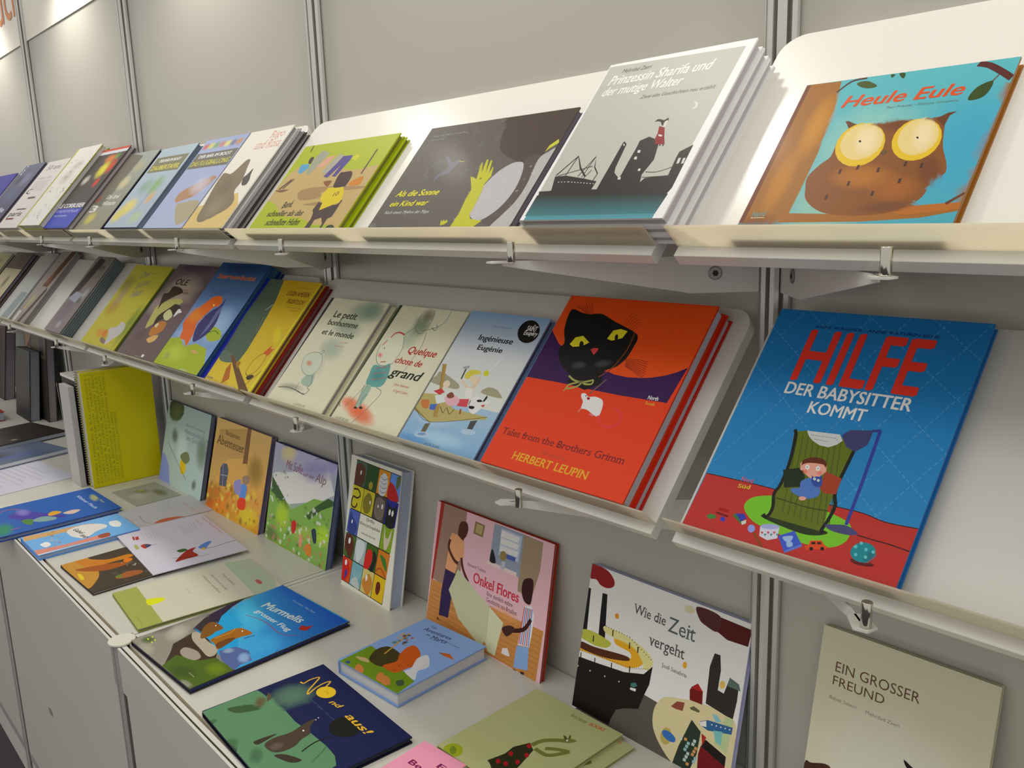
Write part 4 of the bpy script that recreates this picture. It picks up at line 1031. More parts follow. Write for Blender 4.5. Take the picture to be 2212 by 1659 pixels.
  ('G',[150,188,243,150,188,243,22,82,138,22,82,138],[0,0,2431,0,2431,2832,0,2832]),
  ('B',(174,206,243),[1823,1190,2552,1190,1823,1756],0.8),
  ('B',(13,49,106),[1215,2691,2674,2691,1215,2917],0.8),
  ('B',(221,224,243),[729,850,1459,850,729,1133],0.5),
  ('P',(174,194,20),[0,0,2431,0,2431,283,2066,623,1459,680,972,566,486,736,0,680]),
  ('B',(204,224,65),[729,340,1459,340,729,623],0.7),
  ('S',(174,194,32),[1499,1145,1858,1149,2210,1063,2367,901,1974,797,1597,939]),
  ('C',(60,89,13),160,[1476,803,1614,971,1914,1063,2177,1000]),
  ('S',(53,49,113),[1350,1666,1398,1860,1557,1556,1712,1258,1685,1009,1476,803,1223,713,948,997,934,1281,1113,1520]),
  ('C',(138,145,207),100,[1401,856,1407,1167,1392,1543]),
  ('C',(138,145,207),100,[1418,889,1427,1207,1406,1569]),
  ('C',(138,145,207),100,[1435,922,1448,1246,1420,1595]),
  ('C',(138,145,207),100,[1452,954,1468,1286,1433,1622]),
  ('C',(138,145,207),100,[1469,987,1489,1325,1447,1648]),
  ('C',(138,145,207),100,[1486,1020,1509,1364,1461,1674]),
  ('C',(138,145,207),100,[1503,1052,1530,1404,1475,1701]),
  ('C',(138,145,207),100,[1520,1085,1550,1443,1488,1727]),
  ('S',(239,108,13),[752,1880,1077,1918,1298,1821,1295,1662,1109,1615,930,1377,825,1175,969,936,1034,754,1043,568,791,696,479,725,340,935,119,1109,168,1311,336,1522,545,1702]),
  ('B',(243,151,32),[466,1336,690,1550,939,1186],0.7),
  ('L',(36,54,106),200,[576,1868,486,2077]),
  ('L',(36,54,106),200,[712,1891,664,2078]),
  ('L',(36,54,106),200,[847,1913,839,2079]),
  ('L',(36,54,106),200,[981,1935,1013,2080]),
  ('L',(36,54,106),200,[1113,1956,1184,2080]),
  ('E',(243,243,145),[1031,1673,1076,1677,1062,1650]),
  ('E',(221,176,106),[1614,483,1791,490,1669,444]),
  ('C',(138,164,65),100,[366,298,226,665,459,739]),
  ('S',(174,182,65),[383,174,336,295,511,316,597,170]),
  ('T',(233,114,20),'Sternenbote',[247,2389],1896,127,0.0,'b'),
  ('T',(74,114,170),'Petr Horacek',[1299,2029],703,30,0.0,''),
  ('T',(210,218,232),'Bohem',[1523,19],378,31,0.0,'b'),]),
 ({'k': 'shelf', 'label': 'brown picture book with a beaked character and white figure, title OLE', 'O': [-1.7071, -0.2225, 1.2294], 'U': [1.0, 0.0, 0.0], 'V': [0.0, 0.66013, 0.75115], 's': [0.2468, 0.2765, 0.01], 'cover': (103, 86, 86), 'pages': (174, 164, 176), 'copies': {'n': 1, 'dx': 0.002, 't': 0.012, 'labels': ['plain brown book under the beaked OLE cover'], 'cols': [(103, 86, 86)]}}, [
  ('G',[108,89,87,108,89,87,113,94,104,113,94,104],[0,0,2468,0,2468,2765,0,2765]),
  ('B',(192,176,157),[1234,1991,2468,1991,1234,2544],0.9),
  ('B',(174,157,151),[494,1521,1234,1521,494,1935],0.8),
  ('B',(74,55,82),[1234,2682,2715,2682,1234,2848],0.8),
  ('S',(200,194,106),[495,1236,475,1450,857,1659,1375,1766,1780,1690,1572,1535,1294,1373,1204,1085,922,919,675,824]),
  ('S',(60,39,13),[607,2078,1077,2068,1406,1945,1143,1822,877,1696,657,1536,646,1392,403,1699,341,1842,577,1893]),
  ('S',(53,32,13),[1285,1478,1478,1598,1879,1524,1745,1272,1204,1085,1163,768,923,1166]),
  ('S',(221,218,157),[1187,1294,1357,1431,1745,1272,1603,1122,1320,1183]),
  ('S',(243,243,243),[1856,1248,1803,1380,1860,1489,2124,1407,1977,1361]),
  ('S',(204,127,41),[1067,828,1252,1055,1695,1062,1756,829,1418,657,1171,665]),
  ('S',(233,188,106),[1227,534,1376,636,1722,707,1733,556,1500,462]),
  ('S',(233,224,183),[1126,939,1232,1018,1327,958,1288,885]),
  ('C',(125,114,113),140,[341,1842,301,1510,485,1091,515,773]),
  ('S',(100,81,79),[545,705,862,808,929,570,524,421,414,585]),
  ('T',(36,15,13),'OLE',[577,2149],754,170,0.0,'bs'),
  ('T',(74,54,41),'LÄSST SICH',[898,1986],709,51,0.0,''),
  ('T',(60,43,32),'NICHT KAUFEN',[1022,1903],721,57,0.0,'b'),
  ('T',(221,212,214),'minedition',[1232,49],323,24,0.0,''),
  ('T',(243,243,243),'1',[1616,71],99,72,0.0,'b'),]),
 ({'k': 'shelf', 'label': 'yellow-green picture book with a white-snouted fox among leaves', 'O': [-2.0048, -0.2225, 1.2294], 'U': [1.0, 0.0, 0.0], 'V': [0.0, 0.66013, 0.75115], 's': [0.2722, 0.2648, 0.012], 'cover': (174, 176, 41), 'pages': (125, 139, 93), 'copies': {'n': 1, 'dx': 0.002, 't': 0.01, 'labels': ['green-edged book under the white-snouted fox book'], 'cols': [(174, 176, 41)]}}, [
  ('G',[198,188,41,198,188,41,204,197,57,204,197,57],[0,0,2722,0,2722,2648,0,2648]),
  ('B',(125,151,20),[2504,794,2830,794,2504,1589],0.9),
  ('B',(150,145,65),[408,1986,953,1986,408,2383],0.8),
  ('B',(192,139,13),[544,1192,1089,1192,544,1509],0.7),
  ('B',(174,151,119),[544,1589,953,1589,544,2118],0.7),
  ('S',(204,200,198),[1386,563,1826,682,1913,840,2310,766,2411,555,2132,305,1844,107,1653,365]),
  ('S',(215,133,32),[1099,458,1364,523,1553,317,1254,322]),
  ('B',(221,139,32),[912,401,1062,531,1232,282],0.8),
  ('S',(138,114,93),[1313,291,1724,223,1738,113,1328,179]),
  ('L',(138,127,20),120,[1150,1117,1183,1178]),
  ('L',(138,127,20),120,[1490,1003,1523,1063]),
  ('L',(138,127,20),120,[1822,892,1854,952]),
  ('L',(138,127,20),120,[1637,1077,1670,1137]),
  ('L',(138,127,20),120,[1966,965,1998,1025]),
  ('L',(138,127,20),120,[1783,1150,1815,1210]),
  ('L',(138,127,20),120,[2109,1038,2141,1097]),
  ('L',(138,127,20),120,[2427,929,2459,987]),
  ('L',(138,127,20),120,[2251,1110,2283,1169]),
  ('L',(138,127,20),120,[2566,1000,2598,1058]),
  ('L',(138,127,20),120,[2391,1182,2423,1240]),
  ('L',(138,127,20),120,[2704,1071,2722,1129]),
  ('L',(138,127,20),120,[2722,964,2722,1021]),
  ('L',(138,127,20),120,[2722,1142,2722,1200]),
  ('T',(150,151,119),'Das',[950,2206],552,200,0.192,'bi'),
  ('T',(156,154,119),'Buch vom',[1163,1860],763,202,0.263,'bi'),
  ('T',(156,151,126),'Haus',[1231,1551],650,247,0.246,'bi'),
  ('T',(125,120,50),'Text Autor',[1537,2392],391,30,0.0,''),
  ('L',(186,151,41),150,[1452,684,1554,940]),]),
 ({'k': 'shelf', 'label': 'photo magazine with dark title block lying on top of the grey stack', 'O': [-2.3241, -0.233, 1.2387], 'U': [1.0, 0.0, 0.0], 'V': [0.0, 0.66013, 0.75115], 's': [0.1583, 0.2748, 0.006], 'cover': (162, 157, 151), 'pages': (138, 145, 147), 'copies': {'n': 5, 'dx': 0.0, 't': 0.006, 'labels': ['grey-blue magazine, first under the top photo magazine', 'grey-blue magazine, second under the top photo magazine', 'grey-blue magazine, third under the top photo magazine', 'grey-blue magazine, fourth under the top photo magazine', 'grey-blue magazine at the very bottom of the stack'], 'cols': [(119, 133, 142), (119, 133, 142), (119, 133, 142), (119, 133, 142), (119, 133, 142)]}}, [
  ('G',[138,124,130,138,124,130,138,129,119,138,129,119],[0,0,1583,0,1583,2748,0,2748]),
  ('P',(60,46,41),[0,1236,554,1236,950,2610,317,2693]),
  ('B',(119,104,117),[633,824,1266,824,633,1511],0.9),
  ('B',(174,182,180),[1266,1374,1504,1374,1266,1649],0.8),
  ('B',(81,89,72),[1187,1154,1377,1154,1187,1319],0.8),
  ('B',(174,178,189),[950,275,1187,275,950,440],0.8),
  ('P',(162,164,183),[158,1154,950,1044,1108,1374,396,1429]),
  ('T',(36,23,13),'100 KM',[475,2253],791,165,0.0,'b'),]),
 ({'k': 'shelf', 'label': 'open photo magazine with brown portrait and yellow-tipped hand, left of the magazine stack', 'O': [-2.8115, -0.2194, 1.2268], 'U': [1.0, 0.0, 0.0], 'V': [0.0, 0.66013, 0.75115], 's': [0.161, 0.2992, 0.017], 'cover': (174, 170, 168), 'pages': (150, 145, 145)}, [
  ('G',[150,139,132,150,139,132,174,164,157,174,164,157],[0,0,1610,0,1610,2992,0,2992]),
  ('P',(94,61,32),[644,1496,1288,1496,1610,2992,1047,2992]),
  ('B',(174,102,65),[886,1795,1079,1795,886,2094],0.8),
  ('B',(186,176,119),[644,898,966,898,644,1257],0.8),
  ('B',(221,188,50),[564,598,660,598,564,688],0.9),
  ('P',(67,49,43),[805,0,1127,0,1530,1346,1288,1496]),
  ('P',(204,200,195),[161,0,483,0,483,449,161,449]),]),
 ({'k': 'shelf', 'label': 'plain pale folder with a grey photo square near its bottom, lower shelf far left', 'O': [-3.0276, -0.2164, 1.2241], 'U': [1.0, 0.0, 0.0], 'V': [0.0, 0.66013, 0.75115], 's': [0.1638, 0.2903, 0.013], 'cover': (198, 202, 202), 'pages': (174, 176, 176)}, [
  ('G',[192,202,201,192,202,201,174,170,164,174,170,164],[0,0,1638,0,1638,2903,0,2903]),
  ('P',(144,154,160),[492,58,1393,58,1557,1161,737,1161]),]),
 ({'k': 'shelf', 'label': 'brown and beige cat drawing book at the far left of the lower shelf', 'O': [-3.3992, -0.221, 1.2281], 'U': [1.0, 0.0, 0.0], 'V': [0.0, 0.66013, 0.75115], 's': [0.2537, 0.2819, 0.012], 'cover': (74, 49, 36), 'pages': (144, 145, 170), 'copies': {'n': 1, 'dx': 0.012, 't': 0.008, 'labels': ['pale lilac-edged book under the beige cat drawing book'], 'cols': [(74, 49, 36)]}}, [
  ('G',[192,182,145,192,182,145,192,182,145,192,182,145],[0,0,2537,0,2537,2819,0,2819]),
  ('P',(77,52,36),[0,2030,2537,2030,2537,2819,0,2819]),
  ('B',(100,82,57),[1522,1410,1826,1410,1522,1833],0.9),
  ('B',(113,82,65),[761,846,1268,846,761,1128],0.9),]),
 ({'k': 'shelf', 'label': 'olive-yellow speckled book cut by the left picture edge, lower shelf', 'O': [-3.9333, -0.2149, 1.2228], 'U': [1.0, 0.0, 0.0], 'V': [0.0, 0.66013, 0.75115], 's': [0.4613, 0.277, 0.012], 'cover': (174, 170, 113), 'pages': (60, 37, 57)}, [
  ('P',(174,170,106),[0,0,4613,0,4613,2770,0,2770]),
  ('B',(107,95,50),[2768,2354,3690,2354,2768,2576],0.9),
  ('B',(125,108,50),[2306,1662,3229,1662,2306,1883],0.8),
  ('P',(45,15,32),[4290,0,4613,0,4613,2770,4290,2770]),]),
 ({'k': 'stand', 'label': 'pale green snowy picture book with a yellow-coated skier, beside the yellow catalogue', 'O': [-1.9633, -0.0703, 0.808], 'U': [1.0, 0.0, 0.0], 'V': [0.0, 0.24109, 0.9705], 's': [0.2973, 0.2335, 0.012], 'cover': (109, 116, 143), 'pages': (143, 144, 160)}, [
  ('G',[197,222,216,197,222,216,177,201,201,177,201,201],[0,0,2973,0,2973,2335,0,2335]),
  ('S',(72,87,57),[166,2321,1052,2335,1078,1992,602,1799,200,1931]),
  ('B',(102,119,82),[619,2036,1154,2196,722,1741],0.8),
  ('B',(109,126,98),[2677,1255,3000,1607,3002,807],0.8),
  ('B',(143,160,237),[206,309,634,553,607,-238],0.9),
  ('S',(150,167,243),[0,79,47,754,539,534,814,43,1018,0,0,0]),
  ('B',(223,242,237),[1332,1114,1696,1447,1607,595],0.7),
  ('S',(243,208,37),[1353,773,1586,933,1773,667,1673,456,1451,487]),
  ('S',(129,140,98),[1303,917,1716,1110,1965,931,1692,764]),
  ('L',(87,97,90),160,[331,1124,1881,349]),
  ('B',(72,90,74),[743,1394,867,1609,994,1244],0.8),
  ('B',(72,75,98),[2448,321,2583,462,2579,202],0.8),
  ('T',(116,133,128),'Benjamin und Julius',[1433,1801],1281,66,0.0,''),
  ('T',(116,147,158),'Abenteuer',[1359,1597],1067,134,0.0,''),
  ('T',(116,147,158),'im Schnee',[1562,1423],1236,133,0.0,''),]),
 ({'k': 'stand', 'label': 'golden autumn picture book with a mouse in blue by a stone tower', 'O': [-1.621, -0.075, 0.808], 'U': [1.0, 0.0, 0.0], 'V': [0.0, 0.24879, 0.96856], 's': [0.305, 0.2373, 0.014], 'cover': (143, 126, 135), 'pages': (129, 122, 158)}, [
  ('G',[230,160,37,230,160,37,243,201,121,243,201,121],[0,0,3050,0,3050,2373,0,2373]),
  ('P',(217,174,98),[253,2095,1743,2347,1829,1620,958,1450,700,1260,71,417,0,1322]),
  ('P',(143,97,57),[1768,2373,1978,2373,2011,1522,1765,1472]),
  ('B',(197,126,25),[331,404,1070,640,598,111],0.9),
  ('B',(243,147,25),[891,216,1604,452,1139,-38],0.9),
  ('B',(243,222,47),[2414,276,3142,455,2648,4],0.9),
  ('B',(157,126,37),[2482,1418,2888,1697,2819,1030],0.9),
  ('B',(217,97,13),[254,137,542,275,466,9],0.9),
  ('B',(236,181,57),[1619,-57,2589,187,1803,-146],0.7),
  ('B',(243,201,57),[2539,921,2648,921,2539,1027],0.85),
  ('B',(183,112,13),[721,58,798,58,721,126],0.85),
  ('B',(243,112,25),[1544,479,1630,479,1544,564],0.85),
  ('B',(243,235,98),[2219,690,2311,690,2219,772],0.85),
  ('B',(143,119,47),[881,926,951,926,881,978],0.85),
  ('B',(243,201,57),[248,934,303,934,248,979],0.85),
  ('B',(183,112,13),[262,250,337,250,262,342],0.85),
  ('B',(243,112,25),[1041,935,1089,935,1041,976],0.85),
  ('B',(243,235,98),[1142,736,1256,736,1142,831],0.85),
  ('B',(143,119,47),[1288,291,1392,291,1288,400],0.85),
  ('B',(243,201,57),[256,592,360,592,256,656],0.85),
  ('B',(183,112,13),[1353,760,1471,760,1353,879],0.85),
  ('B',(243,112,25),[171,450,231,450,171,512],0.85),
  ('B',(243,235,98),[672,184,757,184,672,241],0.85),
  ('B',(143,119,47),[2135,895,2250,895,2135,994],0.85),
  ('B',(243,201,57),[1751,644,1834,644,1751,722],0.85),
  ('B',(183,112,13),[86,109,164,109,86,179],0.85),
  ('B',(243,112,25),[588,525,678,525,588,624],0.85),
  ('B',(243,235,98),[930,412,1036,412,930,519],0.85),
  ('B',(143,119,47),[2065,508,2172,508,2065,625],0.85),
  ('B',(243,201,57),[2518,231,2586,231,2518,294],0.85),
  ('B',(183,112,13),[1461,595,1567,595,1461,698],0.85),
  ('B',(243,112,25),[2725,700,2784,700,2725,761],0.85),
  ('B',(243,235,98),[1656,736,1761,736,1656,821],0.85),
  ('B',(143,119,47),[454,620,500,620,454,674],0.85),
  ('B',(243,201,57),[1485,947,1603,947,1485,1036],0.85),
  ('B',(183,112,13),[2472,780,2535,780,2472,847],0.85),
  ('B',(243,112,25),[2833,707,2886,707,2833,757],0.85),
  ('B',(243,235,98),[1373,48,1491,48,1373,192],0.85),
  ('B',(143,119,47),[677,593,757,593,677,662],0.85),
  ('B',(243,201,57),[1562,557,1669,557,1562,626],0.85),
  ('B',(183,112,13),[1781,502,1839,502,1781,542],0.85),
  ('B',(243,112,25),[1870,844,1919,844,1870,887],0.85),
  ('B',(243,235,98),[2551,477,2624,477,2551,533],0.85),
  ('B',(143,119,47),[198,205,284,205,198,289],0.85),
  ('B',(243,201,57),[1605,317,1714,317,1605,447],0.85),
  ('B',(183,112,13),[1382,725,1485,725,1382,813],0.85),
  ('B',(243,112,25),[564,275,627,275,564,331],0.85),
  ('B',(243,235,98),[81,301,167,301,81,377],0.85),
  ('B',(143,119,47),[1570,715,1684,715,1570,809],0.85),
  ('B',(243,201,57),[829,477,919,477,829,543],0.85),
  ('B',(183,112,13),[140,231,204,231,140,289],0.85),
  ('B',(243,112,25),[1851,319,1968,319,1851,461],0.85),
  ('B',(243,235,98),[1822,352,1880,352,1822,414],0.85),
  ('B',(143,119,47),[2091,107,2193,107,2091,232],0.85),
  ('B',(243,201,57),[1854,682,1963,682,1854,819],0.85),
  ('B',(183,112,13),[1059,101,1128,101,1059,150],0.85),
  ('B',(243,112,25),[1122,502,1226,502,1122,633],0.85),
  ('B',(243,235,98),[883,906,942,906,883,960],0.85),
  ('B',(143,119,47),[579,282,626,282,579,319],0.85),
  ('B',(243,201,57),[1157,496,1225,496,1157,537],0.85),
  ('B',(183,112,13),[2548,260,2610,260,2548,298],0.85),
  ('B',(243,112,25),[799,295,886,295,799,380],0.85),
  ('B',(243,235,98),[2328,749,2442,749,2328,859],0.85),
  ('B',(143,119,47),[2713,784,2773,784,2713,848],0.85),
  ('B',(243,201,57),[2657,862,2765,862,2657,976],0.85),
  ('B',(183,112,13),[2784,273,2881,273,2784,339],0.85),
  ('B',(243,112,25),[1941,687,2036,687,1941,777],0.85),
  ('B',(243,235,98),[1228,829,1308,829,1228,895],0.85),
  ('B',(143,119,47),[195,642,296,642,195,738],0.85),
  ('B',(243,201,57),[2130,624,2213,624,2130,685],0.85),
  ('B',(183,112,13),[1074,705,1175,705,1074,770],0.85),
  ('B',(243,112,25),[1276,597,1375,597,1276,684],0.85),
  ('B',(243,235,98),[1605,389,1676,389,1605,447],0.85),
  ('B',(143,119,47),[2389,117,2437,117,2389,169],0.85),
  ('B',(243,201,57),[1091,895,1149,895,1091,947],0.85),
  ('B',(183,112,13),[1192,508,1249,508,1192,582],0.85),
  ('B',(243,112,25),[1856,886,1949,886,1856,982],0.85),
  ('B',(243,235,98),[1766,269,1833,269,1766,317],0.85),
  ('B',(143,119,47),[2068,819,2130,819,2068,859],0.85),
  ('P',(87,93,113),[649,687,581,1130,695,1276,927,1305,1056,1158,1038,737]),
  ('L',(223,222,243),100,[723,1264,845,712]),
  ('L',(223,222,243),100,[637,966,1062,1020]),
  ('S',(94,154,237),[1825,944,2139,1012,2175,786,2112,638,1847,644]),
  ('S',(243,67,13),[1852,628,2176,669,2221,463,2085,380,1814,399]),
  ('S',(170,140,121),[1868,1156,2171,1253,2256,1104,1995,998]),
  ('S',(157,154,216),[1446,930,1783,1070,1887,755,1603,691]),
  ('T',(122,97,47),'Benjamins',[608,2015],816,117,0.0,'s'),
  ('T',(109,78,37),'Abenteuer',[171,1725],1571,212,0.0,'s'),]),
 ({'k': 'stand', 'label': 'picture book of children in a green alpine meadow under a violet sky', 'O': [-1.293, -0.0685, 0.808], 'U': [1.0, 0.0, 0.0], 'V': [0.0, 0.22021, 0.97545], 's': [0.281, 0.2291, 0.016], 'cover': (72, 78, 121), 'pages': (116, 126, 158)}, [
  ('G',[136,181,47,136,181,47,197,195,237,197,195,237],[0,0,2810,0,2810,2291,0,2291]),
  ('P',(243,243,243),[116,1591,2476,2079,2810,1639,2300,1394,946,1017,0,1225]),
  ('B',(243,229,158),[666,2143,1059,2341,907,1941],0.9),
  ('B',(157,154,216),[1932,1966,2726,2188,2110,1707],0.85),
  ('B',(170,167,230),[2595,2278,2843,2385,2707,2039],0.8),
  ('B',(243,243,243),[1023,1469,2000,1682,1221,1174],0.8),
  ('P',(136,188,82),[0,1178,589,1154,1094,928,1591,1168,2013,1387,2601,1435,2810,1502,2750,0,0,82]),
  ('P',(65,104,47),[43,1480,505,1230,1027,943,854,871,348,1068,64,1131]),
  ('P',(57,97,37),[1767,938,2109,1231,2581,1518,2810,1502,2810,1408,2347,1198,1900,881]),
  ('B',(190,222,37),[709,679,1035,914,926,326],0.9),
  ('B',(190,229,37),[2526,684,2881,835,2698,437],0.9),
  ('B',(183,201,82),[1687,524,2230,725,1905,370],0.7),
  ('B',(102,90,65),[309,165,698,203,425,-28],0.7),
  ('B',(243,243,243),[84,356,140,356,84,395],0.8),
  ('B',(197,147,135),[439,168,491,168,439,208],0.8),
  ('B',(87,126,37),[283,252,322,252,283,300],0.8),
  ('B',(210,119,98),[2621,49,2687,49,2621,114],0.8),
  ('B',(230,242,216),[2478,466,2536,466,2478,529],0.8),
  ('B',(243,243,243),[1099,484,1170,484,1099,551],0.8),
  ('B',(197,147,135),[2593,557,2672,557,2593,614],0.8),
  ('B',(87,126,37),[1462,651,1525,651,1462,727],0.8),
  ('B',(210,119,98),[2675,146,2718,146,2675,198],0.8),
  ('B',(230,242,216),[2501,527,2549,527,2501,571],0.8),
  ('B',(243,243,243),[1703,353,1757,353,1703,402],0.8),
  ('B',(197,147,135),[2404,147,2469,147,2404,218],0.8),
  ('B',(87,126,37),[2552,49,2615,49,2552,115],0.8),
  ('B',(210,119,98),[1301,58,1334,58,1301,82],0.8),
  ('B',(230,242,216),[2199,131,2237,131,2199,163],0.8),
  ('B',(243,243,243),[1363,487,1433,487,1363,542],0.8),
  ('B',(197,147,135),[2509,38,2559,38,2509,75],0.8),
  ('B',(87,126,37),[981,318,1036,318,981,367],0.8),
  ('B',(210,119,98),[634,167,676,167,634,214],0.8),
  ('B',(230,242,216),[1178,411,1233,411,1178,461],0.8),
  ('B',(243,243,243),[2038,393,2084,393,2038,451],0.8),
  ('B',(197,147,135),[663,115,724,115,663,173],0.8),
  ('B',(87,126,37),[550,96,608,96,550,142],0.8),
  ('B',(210,119,98),[334,349,396,349,334,388],0.8),
  ('B',(230,242,216),[1405,78,1475,78,1405,158],0.8),
  ('B',(243,243,243),[764,90,840,90,764,163],0.8),
  ('B',(197,147,135),[416,98,489,98,416,169],0.8),
  ('B',(87,126,37),[760,406,807,406,760,459],0.8),
  ('B',(210,119,98),[1386,664,1443,664,1386,734],0.8),
  ('B',(230,242,216),[730,369,786,369,730,435],0.8),
  ('B',(243,243,243),[254,579,324,579,254,641],0.8),
  ('B',(197,147,135),[155,533,219,533,155,613],0.8),
  ('B',(87,126,37),[1567,666,1613,666,1567,705],0.8),
  ('B',(210,119,98),[2027,489,2094,489,2027,571],0.8),
  ('B',(230,242,216),[1989,476,2062,476,1989,553],0.8),
  ('B',(243,243,243),[873,574,916,574,873,621],0.8),
  ('B',(197,147,135),[1502,276,1541,276,1502,324],0.8),
  ('B',(87,126,37),[273,557,337,557,273,617],0.8),
  ('B',(210,119,98),[1847,211,1921,211,1847,264],0.8),
  ('B',(230,242,216),[1620,331,1684,331,1620,391],0.8),
  ('B',(243,243,243),[2625,590,2701,590,2625,636],0.8),
  ('B',(197,147,135),[478,340,545,340,478,397],0.8),
  ('B',(87,126,37),[1579,53,1641,53,1579,121],0.8),
  ('B',(210,119,98),[1123,114,1175,114,1123,171],0.8),
  ('B',(230,242,216),[1632,610,1692,610,1632,653],0.8),
  ('B',(243,243,243),[1652,59,1720,59,1652,109],0.8),
  ('B',(197,147,135),[2496,338,2549,338,2496,374],0.8),
  ('B',(87,126,37),[2235,632,2300,632,2235,702],0.8),
  ('B',(210,119,98),[1962,518,2028,518,1962,564],0.8),
  ('B',(230,242,216),[1853,628,1886,628,1853,652],0.8),
  ('B',(243,243,243),[2112,51,2157,51,2112,104],0.8),
  ('B',(197,147,135),[1052,620,1097,620,1052,659],0.8),
  ('B',(87,126,37),[351,564,428,564,351,620],0.8),
  ('B',(210,119,98),[896,471,930,471,896,493],0.8),
  ('B',(230,242,216),[937,280,995,280,937,337],0.8),
  ('B',(243,243,243),[947,306,990,306,947,338],0.8),
  ('B',(197,147,135),[2153,116,2207,116,2153,152],0.8),
  ('B',(87,126,37),[2258,583,2294,583,2258,624],0.8),
  ('B',(210,119,98),[2547,279,2616,279,2547,366],0.8),
  ('B',(230,242,216),[70,204,102,204,70,228],0.8),
  ('B',(243,243,243),[86,55,149,55,86,106],0.8),
  ('B',(197,147,135),[2334,244,2410,244,2334,297],0.8),
  ('B',(87,126,37),[1537,219,1608,219,1537,278],0.8),
  ('B',(210,119,98),[383,326,426,326,383,374],0.8),
  ('B',(230,242,216),[2041,30,2072,30,2041,68],0.8),
  ('B',(243,243,243),[927,220,971,220,927,254],0.8),
  ('B',(197,147,135),[2147,198,2214,198,2147,269],0.8),
  ('B',(87,126,37),[1541,477,1581,477,1541,513],0.8),
  ('B',(210,119,98),[1388,41,1430,41,1388,93],0.8),
  ('B',(230,242,216),[1833,673,1882,673,1833,729],0.8),
  ('B',(243,243,243),[1674,423,1710,423,1674,451],0.8),
  ('B',(197,147,135),[251,359,299,359,251,394],0.8),
  ('B',(87,126,37),[1067,373,1133,373,1067,440],0.8),
  ('B',(210,119,98),[1780,424,1829,424,1780,465],0.8),
  ('B',(230,242,216),[1570,521,1646,521,1570,611],0.8),
  ('B',(243,243,243),[1550,571,1582,571,1550,608],0.8),
  ('B',(197,147,135),[594,479,666,479,594,537],0.8),
  ('B',(87,126,37),[1134,678,1178,678,1134,727],0.8),
  ('B',(210,119,98),[1151,232,1220,232,1151,296],0.8),
  ('B',(230,242,216),[1971,171,2043,171,1971,249],0.8),
  ('B',(243,243,243),[198,932,247,932,198,986],0.8),
  ('B',(72,104,65),[387,1306,415,1306,387,1333],0.8),
  ('B',(243,243,243),[797,1599,858,1599,797,1640],0.8),
  ('B',(72,104,65),[759,1604,795,1604,759,1641],0.8),
  ('B',(243,243,243),[72,1010,115,1010,72,1040],0.8),
  ('B',(72,104,65),[653,1573,697,1573,653,1609],0.8),
  ('B',(243,243,243),[144,984,204,984,144,1045],0.8),
  ('B',(72,104,65),[100,1301,146,1301,100,1356],0.8),
  ('B',(243,243,243),[621,1399,674,1399,621,1466],0.8),
  ('B',(72,104,65),[832,1188,871,1188,832,1233],0.8),
  ('B',(243,243,243),[106,1209,138,1209,106,1235],0.8),
  ('B',(72,104,65),[112,1149,175,1149,112,1228],0.8),
  ('B',(243,243,243),[680,1367,736,1367,680,1415],0.8),
  ('B',(72,104,65),[189,1266,250,1266,189,1306],0.8),
  ('B',(243,243,243),[73,1535,114,1535,73,1580],0.8),
  ('B',(72,104,65),[634,1665,680,1665,634,1704],0.8),
  ('B',(243,243,243),[691,1530,748,1530,691,1597],0.8),
  ('B',(72,104,65),[561,1684,605,1684,561,1733],0.8),
  ('B',(243,243,243),[803,1185,859,1185,803,1232],0.8),
  ('B',(72,104,65),[419,977,448,977,419,1009],0.8),
  ('B',(243,243,243),[412,1416,474,1416,412,1471],0.8),
  ('B',(72,104,65),[345,1052,409,1052,345,1128],0.8),
  ('B',(243,243,243),[634,1619,691,1619,634,1681],0.8),
  ('B',(72,104,65),[208,1532,251,1532,208,1571],0.8),
  ('B',(243,243,243),[307,1372,365,1372,307,1430],0.8),
  ('B',(72,104,65),[306,1091,373,1091,306,1145],0.8),
  ('B',(243,243,243),[1850,1027,1894,1027,1850,1069],0.8),
  ('B',(102,147,47),[1701,1108,1777,1108,1701,1155],0.8),
  ('B',(243,243,243),[2707,750,2752,750,2707,796],0.8),
  ('B',(102,147,47),[2694,1078,2725,1078,2694,1108],0.8),
  ('B',(243,243,243),[2275,910,2344,910,2275,959],0.8),
  ('B',(102,147,47),[2502,697,2540,697,2502,723],0.8),
  ('B',(243,243,243),[2017,995,2071,995,2017,1059],0.8),
  ('B',(102,147,47),[1995,1023,2061,1023,1995,1078],0.8),
  ('B',(243,243,243),[2043,1136,2105,1136,2043,1214],0.8),
  ('B',(102,147,47),[2505,1065,2556,1065,2505,1112],0.8),
  ('B',(243,243,243),[2113,1143,2153,1143,2113,1194],0.8),
  ('B',(102,147,47),[2133,882,2187,882,2133,928],0.8),
  ('B',(243,243,243),[2183,704,2218,704,2183,743],0.8),
  ('B',(102,147,47),[2365,700,2411,700,2365,735],0.8),
  ('B',(243,243,243),[1744,927,1796,927,1744,960],0.8),
  ('B',(102,147,47),[2297,1056,2333,1056,2297,1085],0.8),
  ('B',(243,243,243),[2371,913,2427,913,2371,965],0.8),
  ('B',(102,147,47),[2641,965,2702,965,2641,1020],0.8),
  ('B',(243,243,243),[2198,1095,2239,1095,2198,1147],0.8),
  ('B',(102,147,47),[1764,960,1797,960,1764,995],0.8),
  ('B',(243,243,243),[2366,1083,2444,1083,2366,1153],0.8),
  ('B',(102,147,47),[2401,1111,2463,1111,2401,1162],0.8),
  ('S',(210,41,25),[1167,636,1299,731,1386,630,1364,471,1250,426]),
  ('S',(39,59,82),[2066,683,2224,753,2311,509,2209,452]),
  ('S',(230,140,47),[1863,298,2079,387,2160,170,1967,116]),
